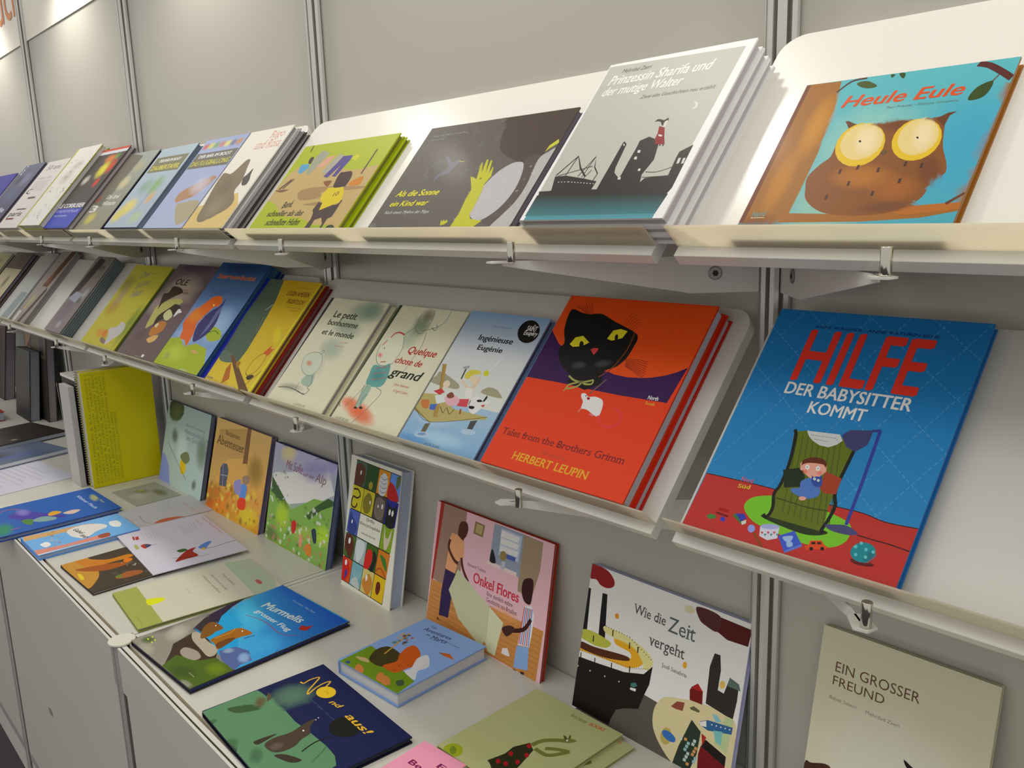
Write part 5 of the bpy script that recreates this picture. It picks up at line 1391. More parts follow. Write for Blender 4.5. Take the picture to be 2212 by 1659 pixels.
  ('S',(236,160,128),[1587,437,1694,496,1729,232,1608,229]),
  ('T',(170,104,143),'Mit Sofie',[625,1790],753,206,0.0,'i'),
  ('T',(157,112,135),'auf der',[1410,1782],507,93,0.0,'i'),
  ('T',(157,119,128),'Alp',[1952,1762],463,202,0.0,'i'),]),
 ({'k': 'stand', 'label': 'thick white-framed book with a grid of coloured animal squares', 'O': [-0.9317, -0.0784, 0.808], 'U': [1.0, 0.0, 0.0], 'V': [0.0, 0.17507, 0.98456], 's': [0.1757, 0.2706, 0.03], 'cover': (237, 238, 229), 'pages': (190, 199, 225)}, [
  ('P',(237,238,221),[0,0,1757,0,1757,2706,0,2706]),
  ('P',(26,17,13),[214,2647,1757,2623,1506,37,0,95]),
  ('P',(73,103,85),[228,2630,614,2624,551,2135,165,2142]),
  ('P',(35,83,13),[630,2624,1017,2618,954,2127,568,2135]),
  ('P',(231,153,13),[1033,2618,1420,2612,1356,2120,970,2127]),
  ('P',(99,153,243),[1436,2612,1757,2606,1757,2112,1372,2119]),
  ('P',(219,208,26),[163,2122,549,2115,486,1626,100,1635]),
  ('P',(213,202,37),[565,2114,951,2107,888,1616,502,1625]),
  ('P',(80,65,58),[967,2107,1353,2099,1290,1607,904,1616]),
  ('P',(13,38,153),[1370,2099,1756,2092,1692,1598,1306,1607]),
  ('P',(80,103,192),[97,1615,483,1605,420,1117,35,1127]),
  ('P',(237,238,221),[499,1605,901,1596,838,1105,436,1116]),
  ('P',(237,238,221),[885,1596,1287,1587,1224,1094,822,1105]),
  ('P',(136,171,26),[1303,1586,1689,1577,1625,1083,1240,1094]),
  ('P',(73,109,26),[32,1107,418,1096,355,607,0,620]),
  ('P',(172,190,192),[434,1096,819,1085,756,595,371,607]),
  ('P',(59,103,13),[835,1085,1221,1074,1157,582,772,594]),
  ('P',(219,128,13),[1237,1073,1623,1063,1559,569,1173,581]),
  ('P',(225,83,13),[0,599,352,587,289,98,0,112]),
  ('P',(124,184,199),[368,587,753,574,690,84,305,98]),
  ('P',(225,208,126),[769,574,1155,561,1091,69,706,83]),
  ('P',(237,196,13),[1171,561,1556,548,1492,54,1107,68]),
  ('S',(93,47,13),[202,2488,335,2587,530,2533,544,2329,459,2137,358,2139,197,2142]),
  ('E',(243,243,243),[393,2408,417,2408,387,2362]),
  ('C',(13,62,13),150,[698,2582,651,2378,605,2175]),
  ('C',(13,62,13),150,[778,2581,740,2377,685,2173]),
  ('C',(13,62,13),150,[859,2579,828,2375,766,2172]),
  ('C',(13,62,13),150,[939,2578,917,2374,846,2170]),
  ('E',(172,159,54),[772,2223,845,2222,762,2141]),
  ('S',(225,226,231),[1087,2473,1220,2564,1329,2470,1322,2264,1243,2122,1082,2125,1041,2269]),
  ('C',(59,55,54),100,[1107,2473,1203,2431,1321,2470]),
  ('C',(59,55,54),100,[1096,2386,1191,2344,1309,2383]),
  ('C',(59,55,54),100,[1085,2299,1180,2257,1298,2295]),
  ('C',(59,55,54),100,[1074,2212,1169,2169,1287,2208]),
  ('S',(201,17,13),[1403,2417,1560,2389,1701,2232,1706,2113,1364,2120]),
  ('S',(99,109,70),[1624,2568,1757,2591,1728,2437,1634,2336]),
  ('C',(59,24,13),350,[183,2030,347,2052,435,1949,324,1874,184,1877,141,1700,278,1671,351,1772]),
  ('S',(136,128,13),[572,1920,733,2070,860,1965,807,1711,657,1637,557,1742]),
  ('E',(243,243,243),[802,1890,826,1889,797,1849]),
  ('S',(124,113,99),[981,1963,1075,2064,1234,2050,1311,1956,1246,1675,1098,1617,968,1707]),
  ('E',(243,243,243),[1224,1907,1252,1906,1217,1855]),
  ('E',(243,243,243),[1084,1884,1104,1883,1080,1853]),
  ('S',(13,13,18),[1413,2031,1467,1979,1628,1975,1697,2041,1640,1599,1358,1605]),
  ('E',(243,243,243),[1484,1860,1516,1859,1476,1798]),
  ('E',(243,243,243),[1580,1858,1612,1857,1572,1796]),
  ('S',(44,65,146),[165,1572,232,1469,413,1311,308,1120,107,1125,98,1370]),
  ('E',(243,243,243),[219,1367,243,1366,214,1326]),
  ('S',(219,208,179),[1374,1569,1419,1362,1508,1360,1615,1563,1577,1332,1478,1129,1398,1131,1364,1338]),
  ('S',(93,33,13),[59,1066,263,1085,354,853,242,611,26,812]),
  ('E',(243,243,243),[187,960,227,959,178,894]),
  ('S',(219,226,231),[457,1029,625,1075,755,995,662,741,523,602,428,799]),
  ('S',(219,24,13),[849,941,1013,961,1030,781,925,589,764,594]),
  ('S',(13,13,13),[1056,986,1184,879,1085,584,965,588,1050,781]),
  ('S',(59,128,37),[1297,979,1491,922,1545,714,1398,821]),
  ('C',(172,76,13),300,[1191,622,1344,720,1529,585]),
  ('S',(219,17,13),[14,557,194,551,269,344,139,119,0,152]),
  ('E',(243,243,243),[126,492,167,491,119,431]),
  ('S',(59,62,166),[128,349,202,296,102,146]),
  ('C',(219,238,243),80,[503,131,382,443]),
  ('C',(219,238,243),80,[503,131,462,440]),
  ('C',(219,238,243),80,[503,131,542,437]),
  ('C',(219,238,243),80,[503,131,623,435]),
  ('C',(219,238,243),80,[503,131,703,432]),
  ('S',(201,214,212),[343,137,483,286,600,256,658,85]),
  ('S',(213,141,46),[817,377,994,500,1111,315,979,73,757,225]),
  ('E',(243,243,243),[900,400,936,399,892,333]),
  ('S',(105,33,13),[1265,413,1368,436,1392,306,1315,179,1241,234]),
  ('T',(59,55,54),'Drôle',[737,1508],275,58,0.0,'s'),
  ('T',(59,55,54),"d'encyclopédie",[500,1394],724,57,0.0,'s'),
  ('T',(99,96,96),'Adrienne Barman',[578,1214],507,38,0.0,'s'),]),
 ({'k': 'stand', 'label': 'pink picture book of a tailor and a boy holding a long green cloth', 'O': [-0.6732, -0.0533, 0.808], 'U': [1.0, 0.0, 0.0], 'V': [0.0, 0.18136, 0.98342], 's': [0.304, 0.228, 0.01], 'cover': (183, 59, 25), 'pages': (177, 133, 150)}, [
  ('P',(243,195,208),[0,0,3040,0,3040,2280,0,2280]),
  ('P',(167,133,116),[180,2280,855,2280,837,1202,637,803,341,805,81,852]),
  ('P',(177,41,13),[104,2280,213,2280,14,51,0,39]),
  ('P',(210,144,74),[35,822,336,835,1650,825,2999,854,2950,0,4,48]),
  ('L',(170,110,47),80,[52,716,2979,737]),
  ('L',(170,110,47),80,[49,639,2970,645]),
  ('L',(170,110,47),80,[46,562,2961,554]),
  ('L',(170,110,47),80,[43,485,2952,462]),
  ('L',(170,110,47),80,[40,407,2943,369]),
  ('L',(170,110,47),80,[37,330,2934,277]),
  ('L',(170,110,47),80,[34,252,2925,185]),
  ('L',(170,110,47),80,[31,175,2915,92]),
  ('L',(170,110,47),80,[27,97,2906,0]),
  ('L',(236,174,98),120,[408,388,1354,429]),
  ('B',(243,167,90),[2081,822,2494,819,2102,685],0.6),
  ('P',(170,149,121),[2332,2256,2786,2244,2781,1775,2660,1295,2318,1299,2293,1857]),
  ('P',(157,167,187),[1600,2259,2332,2256,2323,1527,1557,1561]),
  ('P',(197,208,237),[1787,2219,2299,2211,2266,1765,1772,1768]),
  ('P',(243,243,243),[1791,2192,2243,2176,2217,2084,1780,2073]),
  ('P',(243,243,243),[1794,2063,2245,2058,2219,1966,1782,1953]),
  ('P',(243,243,243),[1797,1934,2247,1940,2221,1848,1783,1832]),
  ('P',(80,104,187),[1819,1824,2195,1829,2186,1756,1809,1749]),
  ('P',(243,222,216),[1508,1591,2252,1591,2255,1521,1494,1537]),
  ('E',(163,140,82),[1891,1772,1972,1795,1904,1689]),
  ('P',(197,201,223),[1871,1680,1966,1693,1947,1544,1841,1541]),
  ('S',(28,23,30),[1587,1789,1639,1789,1723,1609,1573,1595]),
  ('P',(143,119,65),[1102,2172,1361,2160,1332,1946,1078,1948]),
  ('P',(197,174,121),[1139,2142,1320,2138,1301,1976,1123,1980]),
  ('S',(87,31,13),[703,2047,861,2093,932,2000,899,1855,776,1738,667,1825]),
  ('P',(243,174,121),[501,1812,669,1810,863,1725,891,1460,744,1342,685,1111,520,1077,412,1138,440,1426,449,1675]),
  ('P',(48,31,82),[414,1124,733,1110,660,656,624,273,502,263,356,245,360,686]),
  ('C',(87,37,20),600,[473,1682,449,1521,622,1353,748,1313]),
  ('C',(87,37,20),600,[823,1441,900,1251,1069,1074]),
  ('P',(116,59,25),[337,207,396,149,296,146]),
  ('P',(210,212,172),[765,1211,1671,832,1658,208,1545,78,899,366,567,782]),
  ('P',(226,229,190),[1671,832,2062,671,1988,326,1937,51,1747,63,1658,208]),
  ('C',(170,171,131),100,[1671,832,1679,216]),
  ('S',(57,13,13),[2428,1503,2536,1586,2656,1572,2670,1354,2638,1176,2497,1187,2415,1329]),
  ('P',(243,243,243),[2529,1112,2680,1162,2761,1022,2750,711,2725,484,2452,436,2498,792]),
  ('L',(217,90,82),220,[2523,1097,2480,460]),
  ('L',(94,140,230),220,[2559,1100,2524,465]),
  ('L',(217,90,82),220,[2594,1103,2568,469]),
  ('L',(94,140,230),220,[2629,1106,2611,474]),
  ('L',(217,90,82),220,[2664,1109,2655,478]),
  ('L',(94,140,230),220,[2699,1113,2698,483]),
  ('P',(143,181,237),[2434,415,2714,480,2744,107,2411,36]),
  ('C',(65,23,13),700,[2694,943,2548,725,2201,590]),
  ('S',(72,37,25),[2043,578,2228,685,2356,658,2176,480]),
  ('P',(72,37,25),[2415,9,2497,11,2469,0,2404,0]),
  ('P',(72,37,25),[2583,31,2673,51,2668,0,2588,0]),
  ('P',(243,235,237),[2106,253,2225,296,2306,182,2205,159,2091,160]),
  ('T',(122,82,74),'Eymard Toledo',[1014,1360],485,51,0.0,'s'),
  ('T',(217,50,74),'Onkel Flores',[1200,1114],1164,177,0.0,'bs'),
  ('T',(122,82,82),'Eine ziemlich wahre',[1588,997],650,72,0.0,'s'),
  ('T',(122,82,82),'Geschichte aus Brasilien',[1586,893],770,74,0.0,'s'),]),
 ({'k': 'stand', 'label': 'picture book with a black ocean liner and crescent city, leaning by the aluminium post', 'O': [-0.2892, -0.062, 0.808], 'U': [1.0, 0.0, 0.0], 'V': [0.0, 0.22503, 0.97435], 's': [0.2773, 0.2222, 0.01], 'cover': (197, 201, 243), 'pages': (197, 188, 194)}, [
  ('P',(243,243,243),[0,0,2773,0,2773,2222,0,2222]),
  ('P',(94,90,82),[62,0,766,351,1271,701,1900,0,981,0]),
  ('P',(94,90,82),[1271,701,1522,683,1484,488,1593,295,1900,0,1622,0,721,19,875,335,1212,475]),
  ('P',(94,90,82),[1536,71,1894,0,2159,0,1467,0]),
  ('S',(230,218,172),[1621,803,1867,883,2240,959,2695,944,2773,669,2734,239,2133,0,1887,0,1671,131,1518,303,1473,483,1503,655]),
  ('P',(48,45,39),[2269,981,2248,1475,2290,1670,2380,1675,2420,1484,2417,1220,2511,1211,2565,1447,2708,1410,2715,1192,2695,944,2589,945]),
  ('P',(94,119,113),[2565,1447,2708,1410,2742,1332,2544,1327]),
  ('P',(122,18,13),[1998,1053,2022,1110,2100,1180,2201,1115,2221,942,2021,927]),
  ('P',(183,31,25),[2015,1088,2110,1189,2209,1108]),
  ('P',(87,13,13),[1913,2167,2773,2148,2753,1922,2443,1903,2307,1949,2126,1981,1983,2028]),
  ('S',(87,41,37),[1922,2180,2290,2168,2283,1959,2105,1973,1983,2028]),
  ('S',(157,18,25),[0,2222,181,2222,337,2192,457,2102,467,2011,355,1949,216,1955,121,2011,0,2002,0,2156]),
  ('P',(13,13,13),[0,1851,45,1849,83,1173,0,1161,0,1504]),
  ('P',(13,13,13),[277,1853,372,1862,447,1178,318,1153,293,1523]),
  ('S',(197,201,74),[0,1202,212,1240,495,1212,570,1175,490,1094,277,1049,0,1075]),
  ('P',(243,243,243),[0,1065,277,1049,882,1143,921,1075,565,985,0,969]),
  ('S',(243,181,37),[640,1305,961,1275,1150,1221,1173,1098,1015,987,713,915,0,883,0,949,565,985,921,1075,927,1180,658,1207]),
  ('S',(236,231,158),[406,1392,782,1396,1156,1325,1340,1211,1322,1104,1216,1003,1168,1127,961,1275,480,1291]),
  ('S',(87,41,13),[0,1015,280,1029,836,1106,945,1084,851,1029,437,937,0,918]),
  ('S',(243,243,243),[0,873,441,918,968,960,1257,1049,1221,975,881,865,328,780,0,776]),
  ('P',(21,13,13),[0,781,322,810,880,874,1221,975,1353,1136,1340,870,1275,683,1214,465,973,375,830,295,774,167,733,24,0,22]),
  ('D',(72,59,57),150,10,30,[0,878,439,928,966,969,1302,1077]),
  ('D',(72,59,57),200,10,40,[432,1400,888,1392,1328,1207]),
  ('L',(39,23,20),200,[29,856,38,764]),
  ('L',(39,23,20),200,[310,873,319,783]),
  ('L',(39,23,20),200,[632,919,640,831]),
  ('L',(39,23,20),200,[962,992,971,905]),
  ('L',(39,23,20),200,[570,1389,579,1300]),
  ('L',(39,23,20),200,[901,1319,910,1232]),
  ('L',(39,23,20),200,[1057,1313,1065,1227]),
  ('L',(39,23,20),200,[223,1184,232,1093]),
  ('E',(243,160,37),[604,1610,640,1617,611,1570]),
  ('E',(243,181,47),[1865,1349,1898,1358,1873,1304]),
  ('E',(230,222,187),[1810,2105,1895,2114,1819,2054]),
  ('E',(243,201,98),[2472,1313,2512,1329,2481,1261]),
  ('P',(72,126,128),[1025,766,1100,806,1144,772,1076,725,1025,725]),
  ('P',(243,243,243),[1028,706,1128,725,1123,682,1022,673]),
  ('E',(223,229,237),[7,637,18,641,9,625]),
  ('E',(223,229,237),[253,655,264,659,256,643]),
  ('E',(223,229,237),[541,681,551,685,543,669]),
  ('E',(223,229,237),[811,707,821,711,813,695]),
  ('P',(150,75,57),[1743,725,1830,829,1952,860,1939,738,1826,720]),
  ('P',(102,102,65),[2038,828,2099,872,2204,849,2187,819,2064,810]),
  ('E',(197,181,98),[1737,299,1828,320,1735,180]),
  ('E',(57,119,201),[1781,318,1892,289,1743,262]),
  ('P',(43,59,47),[2098,685,2261,587,2250,277,2169,0,1898,0,1956,259]),
  ('P',(197,222,216),[1955,395,2001,396,1997,355,1951,354]),
  ('P',(157,201,208),[2080,379,2125,380,2121,339,2076,338]),
  ('P',(223,160,98),[2203,363,2248,364,2244,324,2199,323]),
  ('P',(197,222,216),[2095,243,2140,244,2136,204,2091,202]),
  ('P',(157,201,208),[2218,228,2263,229,2259,189,2214,187]),
  ('P',(223,160,98),[2110,107,2156,109,2151,68,2106,66]),
  ('P',(197,222,216),[2170,448,2215,448,2210,408,2166,407]),
  ('P',(157,201,208),[2061,328,2107,329,2103,289,2057,287]),
  ('P',(223,160,98),[2185,312,2230,314,2226,273,2181,272]),
  ('P',(197,222,216),[2077,192,2122,193,2118,153,2073,151]),
  ('P',(157,201,208),[2200,177,2245,179,2241,139,2196,137]),
  ('P',(223,160,98),[2028,414,2073,415,2069,374,2024,373]),
  ('P',(197,222,216),[2152,397,2197,398,2192,358,2147,357]),
  ('P',(157,201,208),[2043,277,2089,278,2084,238,2039,237]),
  ('P',(223,160,98),[2167,262,2212,263,2208,223,2163,222]),
  ('P',(197,222,216),[2058,141,2104,142,2100,102,2054,100]),
  ('P',(21,13,13),[2308,513,2362,518,2679,436,2683,291,2522,232,2299,376]),
  ('P',(122,13,20),[2293,411,2680,306,2682,177,2294,30,2270,286]),
  ('P',(183,41,37),[2275,574,2356,553,2313,420]),
  ('P',(197,215,158),[2591,936,2706,939,2673,470,2470,528,2539,746]),
  ('P',(48,104,158),[2227,716,2338,782,2713,840,2709,746,2361,650,2223,676]),
  ('P',(143,201,223),[2395,891,2458,899,2544,842,2454,803]),
  ('P',(129,201,201),[2442,685,2575,725,2585,542,2497,559]),
  ('P',(243,243,237),[2214,701,2319,764,2333,685,2247,667]),
  ('E',(243,243,243),[2409,750,2419,754,2410,741]),
  ('E',(243,243,243),[2476,762,2486,766,2478,753]),
  ('E',(243,243,243),[2543,774,2553,778,2544,765]),
  ('E',(243,243,243),[2609,786,2619,790,2610,777]),
  ('E',(243,243,243),[2674,798,2684,802,2676,789]),
  ('T',(75,69,69),'Wie die',[898,1755],561,137,0.0,'s'),
  ('T',(87,102,107),'Zeit',[1511,1701],453,205,0.0,'s'),
  ('T',(75,72,72),'vergeht',[1235,1414],602,155,0.0,'s'),
  ('T',(116,107,107),'José Sanabria',[1498,1191],422,55,0.0,'s'),]),
 ({'k': 'stand', 'label': 'plain khaki-cream book lettered EIN GROSSER FREUND, bottom right corner', 'O': [0.0827, -0.06, 0.808], 'U': [1.0, 0.0, 0.0], 'V': [0.0, 0.19598, 0.98061], 's': [0.1946, 0.2551, 0.008], 'cover': (212, 210, 181), 'pages': (192, 186, 159)}, [
  ('P',(218,215,188),[0,0,1946,0,1946,2551,0,2551]),
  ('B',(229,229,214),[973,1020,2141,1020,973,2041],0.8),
  ('T',(106,74,52),'EIN GROSSER',[210,2060],972,118,0.0,''),
  ('T',(106,74,52),'FREUND',[200,1899],612,106,0.0,''),
  ('T',(139,128,111),'Babak Saberi',[187,1724],327,41,0.0,''),
  ('T',(139,128,111),'Mehrdad Zaeri',[625,1717],388,40,0.0,''),
  ('S',(70,40,26),[0,830,83,881,324,928,381,545,0,292]),
  ('S',(26,13,13),[1111,1395,1184,1365,1266,1324,1226,1289,1144,1330]),]),
 ({'k': 'flat', 'label': 'blue and green picture book with two marmots on rocks, lying at the counter edge', 'O': [-0.9766, -0.4813, 0.8185], 'U': [0.99872, 0.05065, 0.0], 'V': [-0.05065, 0.99872, 0.0], 's': [0.2354, 0.3055, 0.01], 'cover': (57, 51, 49), 'pages': (57, 72, 131)}, [
  ('P',(138,134,125),[0,0,2354,0,2354,3055,0,3055]),
  ('P',(23,164,225),[1,3041,2287,3055,2350,3020,2354,1151,2354,778,1174,879,366,978,330,1452,18,2180]),
  ('G',[57,170,231,13,85,200,13,100,206,70,188,237],[2354,778,2345,3023,1,3041,17,2196]),
  ('B',(77,199,243),[649,1958,638,2253,1546,1746],0.8),
  ('B',(57,170,231),[1915,1540,2013,1891,2356,1424],0.8),
  ('P',(45,29,61),[0,2205,0,1854,136,1355,356,969,687,983,696,1270,356,1549,135,1887]),
  ('B',(57,43,41),[437,1183,330,1452,821,1103],0.8),
  ('P',(150,146,134),[0,23,0,499,94,1024,136,1355,515,830,939,410,1315,4,727,0]),
  ('B',(191,188,175),[361,694,346,960,702,591],0.9),
  ('B',(96,88,90),[-44,614,-64,884,207,557],0.7),
  ('B',(179,176,157),[532,47,582,221,859,-40],0.8),
  ('P',(77,104,13),[1315,4,1034,368,1617,516,1743,752,2354,763,2354,107,2340,0,1761,0]),
  ('B',(114,140,13),[2089,580,2222,758,2371,488],0.9),
  ('B',(57,79,13),[1754,163,1964,351,2076,110],0.8),
  ('B',(167,164,150),[2148,7,2209,118,2340,-12],0.8),
  ('P',(60,46,27),[707,463,572,881,981,972,1536,879,1743,752,1617,516,1128,326,1260,75,961,302]),
  ('S',(167,158,144),[1042,438,996,558,1262,634,1523,585,1536,456,1265,386]),
  ('S',(185,176,157),[572,881,668,966,1078,925,1444,925,1636,780,1590,677,1270,706,823,764]),
  ('S',(132,85,19),[456,1200,449,1338,723,1365,844,1331,848,1195,921,1054,887,888,605,1049]),
  ('S',(167,104,13),[1067,982,1024,1214,1004,1438,1069,1566,1326,1620,1432,1577,1385,1400,1377,1192,1453,998,1490,902,1267,962]),
  ('S',(114,65,13),[1285,978,1264,1224,1358,1308,1462,1071,1486,930]),
  ('C',(231,182,64),120,[1075,1056,1089,1340,1017,1485]),
  ('E',(243,243,243),[631,1298,640,1306,656,1285]),
  ('E',(243,243,243),[1202,1524,1211,1532,1226,1511]),
  ('L',(42,24,31),200,[1470,1408,1517,1598]),
  ('P',(83,104,163),[1554,896,1637,1162,1955,1254,2293,1122,2278,928,2354,763,1902,772]),
  ('B',(156,194,237),[2101,1072,2105,1199,2307,1013],0.8),
  ('B',(167,188,219),[1682,1010,1728,1115,1790,980],0.7),
  ('B',(70,98,13),[217,226,280,349,389,179],0.9),
  ('E',(231,234,31),[188,233,199,243,219,220]),
  ('E',(231,234,31),[171,320,183,330,202,307]),
  ('E',(231,234,31),[358,231,370,241,389,219]),
  ('E',(231,234,31),[319,303,330,313,349,290]),
  ('C',(167,34,79),140,[663,1880,951,1964,1264,1987,1688,1941,1918,1975,2101,2117]),
  ('P',(185,43,31),[1896,2264,1820,2373,1944,2412,1984,2518,2056,2372,2064,2309,1965,2256]),
  ('T',(231,243,243),'Murmelis',[542,2262],1161,193,0.106,'b'),
  ('T',(225,242,243),'grosser Flug',[650,2072],1182,109,0.0,'b'),
  ('T',(167,211,243),'Maria Stalder · Maya Nagel',[787,2792],779,43,0.0,''),
  ('T',(208,217,182),'Atlantis',[1867,206],195,22,0.0,''),]),
 ({'k': 'flat', 'label': 'dark green and navy book with yellow handwritten moon title', 'O': [-0.6654, -0.4811, 0.8185], 'U': [0.99889, -0.047, 0.0], 'V': [0.047, 0.99889, 0.0], 's': [0.2712, 0.2039, 0.01], 'cover': (13, 13, 41), 'pages': (57, 65, 85)}, [
  ('P',(13,24,76),[0,0,2712,0,2712,2039,0,2039]),
  ('P',(94,144,103),[24,0,7,437,17,882,172,906,447,921,842,967,1211,949,1664,991,2082,1017,2359,999,2564,911,2613,618,2712,4]),
  ('B',(120,170,125),[542,1223,949,1223,542,1631],0.5),
  ('S',(57,92,49),[202,317,244,474,353,649,548,698,505,541,397,368]),
  ('B',(102,79,41),[367,777,403,873,548,698],0.9),
  ('P',(102,79,49),[440,857,167,989,277,963,262,1004,403,930]),
  ('S',(73,61,46),[1454,368,1392,541,1429,780,1379,978,1346,1150,1372,1204,1493,1054,1650,976,1693,826,1777,679,1778,491,1673,374]),
  ('B',(108,98,85),[1605,487,1624,604,1709,461],0.7),
  ('S',(57,46,35),[1285,276,1284,421,1324,614,1374,424,1387,294]),
  ('S',(57,46,35),[1788,363,1863,493,2134,611,2087,469]),
  ('E',(243,243,243),[1516,937,1525,947,1535,928]),
  ('E',(243,243,243),[1391,1199,1396,1205,1404,1193]),
  ('E',(243,243,243),[1367,1252,1373,1258,1380,1245]),
  ('S',(13,14,13),[1587,1364,1603,1539,1851,1655,2078,1549,2116,1393,1982,1244,1779,1218]),
  ('C',(13,14,13),250,[1928,1184,1887,944,1961,695]),
  ('C',(70,110,79),200,[2280,684,2173,884,2082,1017]),
  ('B',(57,98,49),[1133,12,1150,127,1335,-49],0.8),
  ('B',(57,98,49),[384,34,391,95,461,16],0.8),
  ('B',(57,100,67),[1618,174,1637,288,1837,101],0.8),
  ('C',(231,182,49),260,[253,1502,330,1524,302,1647,337,1796,462,1639,570,1490,673,1427,589,1599,549,1765,573,1870,654,1759,679,1698]),
  ('E',(231,194,31),[812,1667,901,1794,971,1599]),
  ('C',(179,146,13),100,[796,1649,800,1683,851,1681,872,1646]),
  ('T',(231,182,49),'nd',[1104,1560],257,94,0.162,'bi'),
  ('T',(231,182,49),'aus!',[1601,1563],633,127,0.0,'bi'),
  ('T',(57,104,125),'Claudia Engler · Gertrud',[770,1390],815,26,0.0,''),]),
 ({'k': 'flat', 'label': 'thick light blue paperback with orange animal heap on green grass', 'O': [-0.6287, -0.2651, 0.8325], 'U': [0.9976, 0.06929, 0.0], 'V': [-0.06929, 0.9976, 0.0], 's': [0.1557, 0.1911, 0.024], 'cover': (138, 170, 231), 'pages': (214, 217, 221)}, [
  ('P',(144,182,243),[0,0,1557,0,1557,1911,0,1911]),
  ('P',(120,158,19),[60,0,42,648,679,578,1489,403,1557,4]),
  ('S',(70,61,19),[361,374,222,617,283,818,547,823,784,739,847,514,723,337,534,312]),
  ('S',(219,98,13),[723,372,785,598,656,772,567,987,609,1135,879,1036,1138,765,1095,591,1073,403,971,348]),
  ('S',(231,232,237),[974,903,1038,1065,1313,847,1298,631,1451,434,1134,490,1136,626]),
  ('B',(23,24,41),[972,397,990,397,972,413],0.95),
  ('B',(23,24,41),[968,571,980,571,968,584],0.95),
  ('B',(23,24,41),[936,535,954,535,936,553],0.95),
  ('B',(23,24,41),[892,676,904,676,892,690],0.95),
  ('B',(23,24,41),[1083,665,1105,665,1083,680],0.95),
  ('B',(23,24,41),[990,420,1006,420,990,430],0.95),
  ('B',(23,24,41),[890,724,903,724,890,733],0.95),
  ('B',(23,24,41),[915,583,931,583,915,595],0.95),
  ('B',(23,24,41),[1026,659,1043,659,1026,674],0.95),
  ('B',(23,24,41),[1067,715,1078,715,1067,727],0.95),
  ('S',(225,140,72),[476,0,367,133,494,140,653,39,602,0]),
  ('S',(225,140,72),[949,64,848,208,970,214,1119,115,1069,38]),
  ('S',(225,140,72),[1089,56,990,198,1110,204,1257,106,1207,30]),
  ('L',(214,170,79),300,[442,623,210,1372]),
  ('L',(214,170,79),400,[286,1124,210,1372]),
  ('P',(214,104,31),[1082,1247,1272,1338,1480,1254,1228,1229]),
  ('P',(57,122,79),[1082,1247,1250,1247,1164,1267]),
  ('C',(167,182,219),60,[1247,1138,1223,907,1298,631]),
  ('B',(57,51,49),[430,1050,485,1050,430,1084],0.9),
  ('B',(208,182,105),[161,1201,205,1201,161,1239],0.9),
  ('B',(191,58,49),[240,1217,279,1217,240,1261],0.9),
  ('B',(83,116,64),[302,1192,350,1192,302,1253],0.9),
  ('B',(57,51,49),[405,1097,462,1097,405,1163],0.9),
  ('B',(208,182,105),[143,1272,197,1272,143,1331],0.9),
  ('B',(191,58,49),[368,1170,396,1170,368,1205],0.9),
  ('B',(83,116,64),[263,984,313,984,263,1049],0.9),
  ('B',(57,51,49),[212,1245,258,1245,212,1295],0.9),
  ('B',(208,182,105),[446,1061,479,1061,446,1090],0.9),
  ('B',(191,58,49),[380,1275,419,1275,380,1325],0.9),
  ('B',(83,116,64),[279,1074,329,1074,279,1107],0.9),
  ('B',(57,51,49),[261,1302,313,1302,261,1343],0.9),
  ('B',(208,182,105),[190,1130,225,1130,190,1170],0.9),
  ('S',(70,92,64),[1269,212,1311,313,1435,229,1385,153]),
  ('S',(214,188,131),[146,260,318,338,470,292,321,234]),
  ('E',(57,85,157),[198,65,230,92,234,40]),
  ('T',(42,58,99),'Les',[327,1752],124,59,0.0,'s'),
  ('T',(33,43,72),'Aventures',[284,1595],640,97,0.092,'s'),
  ('T',(33,43,72),'de',[469,1499],86,50,0.123,'s'),
  ('T',(33,43,72),'Marta',[627,1462],333,113,0.161,'s'),
  ('T',(96,122,182),'Albertine · Germano Zullo',[924,1556],330,33,0.0,''),]),
 ({'k': 'flat', 'label': 'lower of two identical olive-green giraffe books, mostly covered', 'O': [-0.3127, -0.2614, 0.8125], 'U': [1.0, 0.00188, 0.0], 'V': [-0.00188, 1.0, 0.0], 's': [0.1607, 0.1834, 0.004], 'cover': (188, 194, 141), 'pages': (167, 170, 131)}, [
  ('P',(191,196,141),[0,0,1607,0,1607,1834,0,1834]),
  ('T',(208,104,49),'BOOKS',[1188,1763],227,55,0.0,'b'),
  ('C',(114,128,57),500,[1165,934,1259,1133,1401,1147,1295,963]),
  ('S',(114,128,57),[1158,1241,1185,1348,1288,1372,1277,1282]),
  ('E',(243,243,243),[1179,1326,1187,1335,1192,1313]),]),
 ({'k': 'flat', 'label': 'upper olive-green book with a giraffe in a red-dotted dress, lying at the bottom edge', 'O': [-0.344, -0.2771, 0.819], 'U': [0.99968, 0.02522, 0.0], 'V': [-0.02522, 0.99968, 0.0], 's': [0.1716, 0.1995, 0.006], 'cover': (191, 196, 141), 'pages': (167, 170, 131)}, [
  ('P',(193,198,141),[0,0,1716,0,1716,1995,0,1995]),
  ('P',(42,46,13),[765,266,830,533,805,716,905,945,1060,857,1162,500,1181,420,938,186,843,242]),
  ('E',(185,13,31),[889,589,912,611,926,553]),
  ('E',(185,13,31),[1087,526,1109,548,1123,491]),
  ('E',(185,13,31),[1073,715,1096,737,1109,679]),
  ('E',(185,13,31),[998,391,1021,413,1035,357]),
  ('E',(185,13,31),[951,883,975,906,989,846]),
  ('E',(185,13,31),[885,357,908,379,922,323]),
  ('C',(123,134,61),800,[963,921,996,1087,1119,1231,1234,1314]),
  ('S',(123,134,61),[1177,1341,1245,1406,1352,1428,1328,1351,1260,1286]),
  ('S',(83,95,31),[1123,1398,1198,1388,1221,1329]),
  ('S',(83,95,31),[1186,1470,1240,1428,1228,1390]),
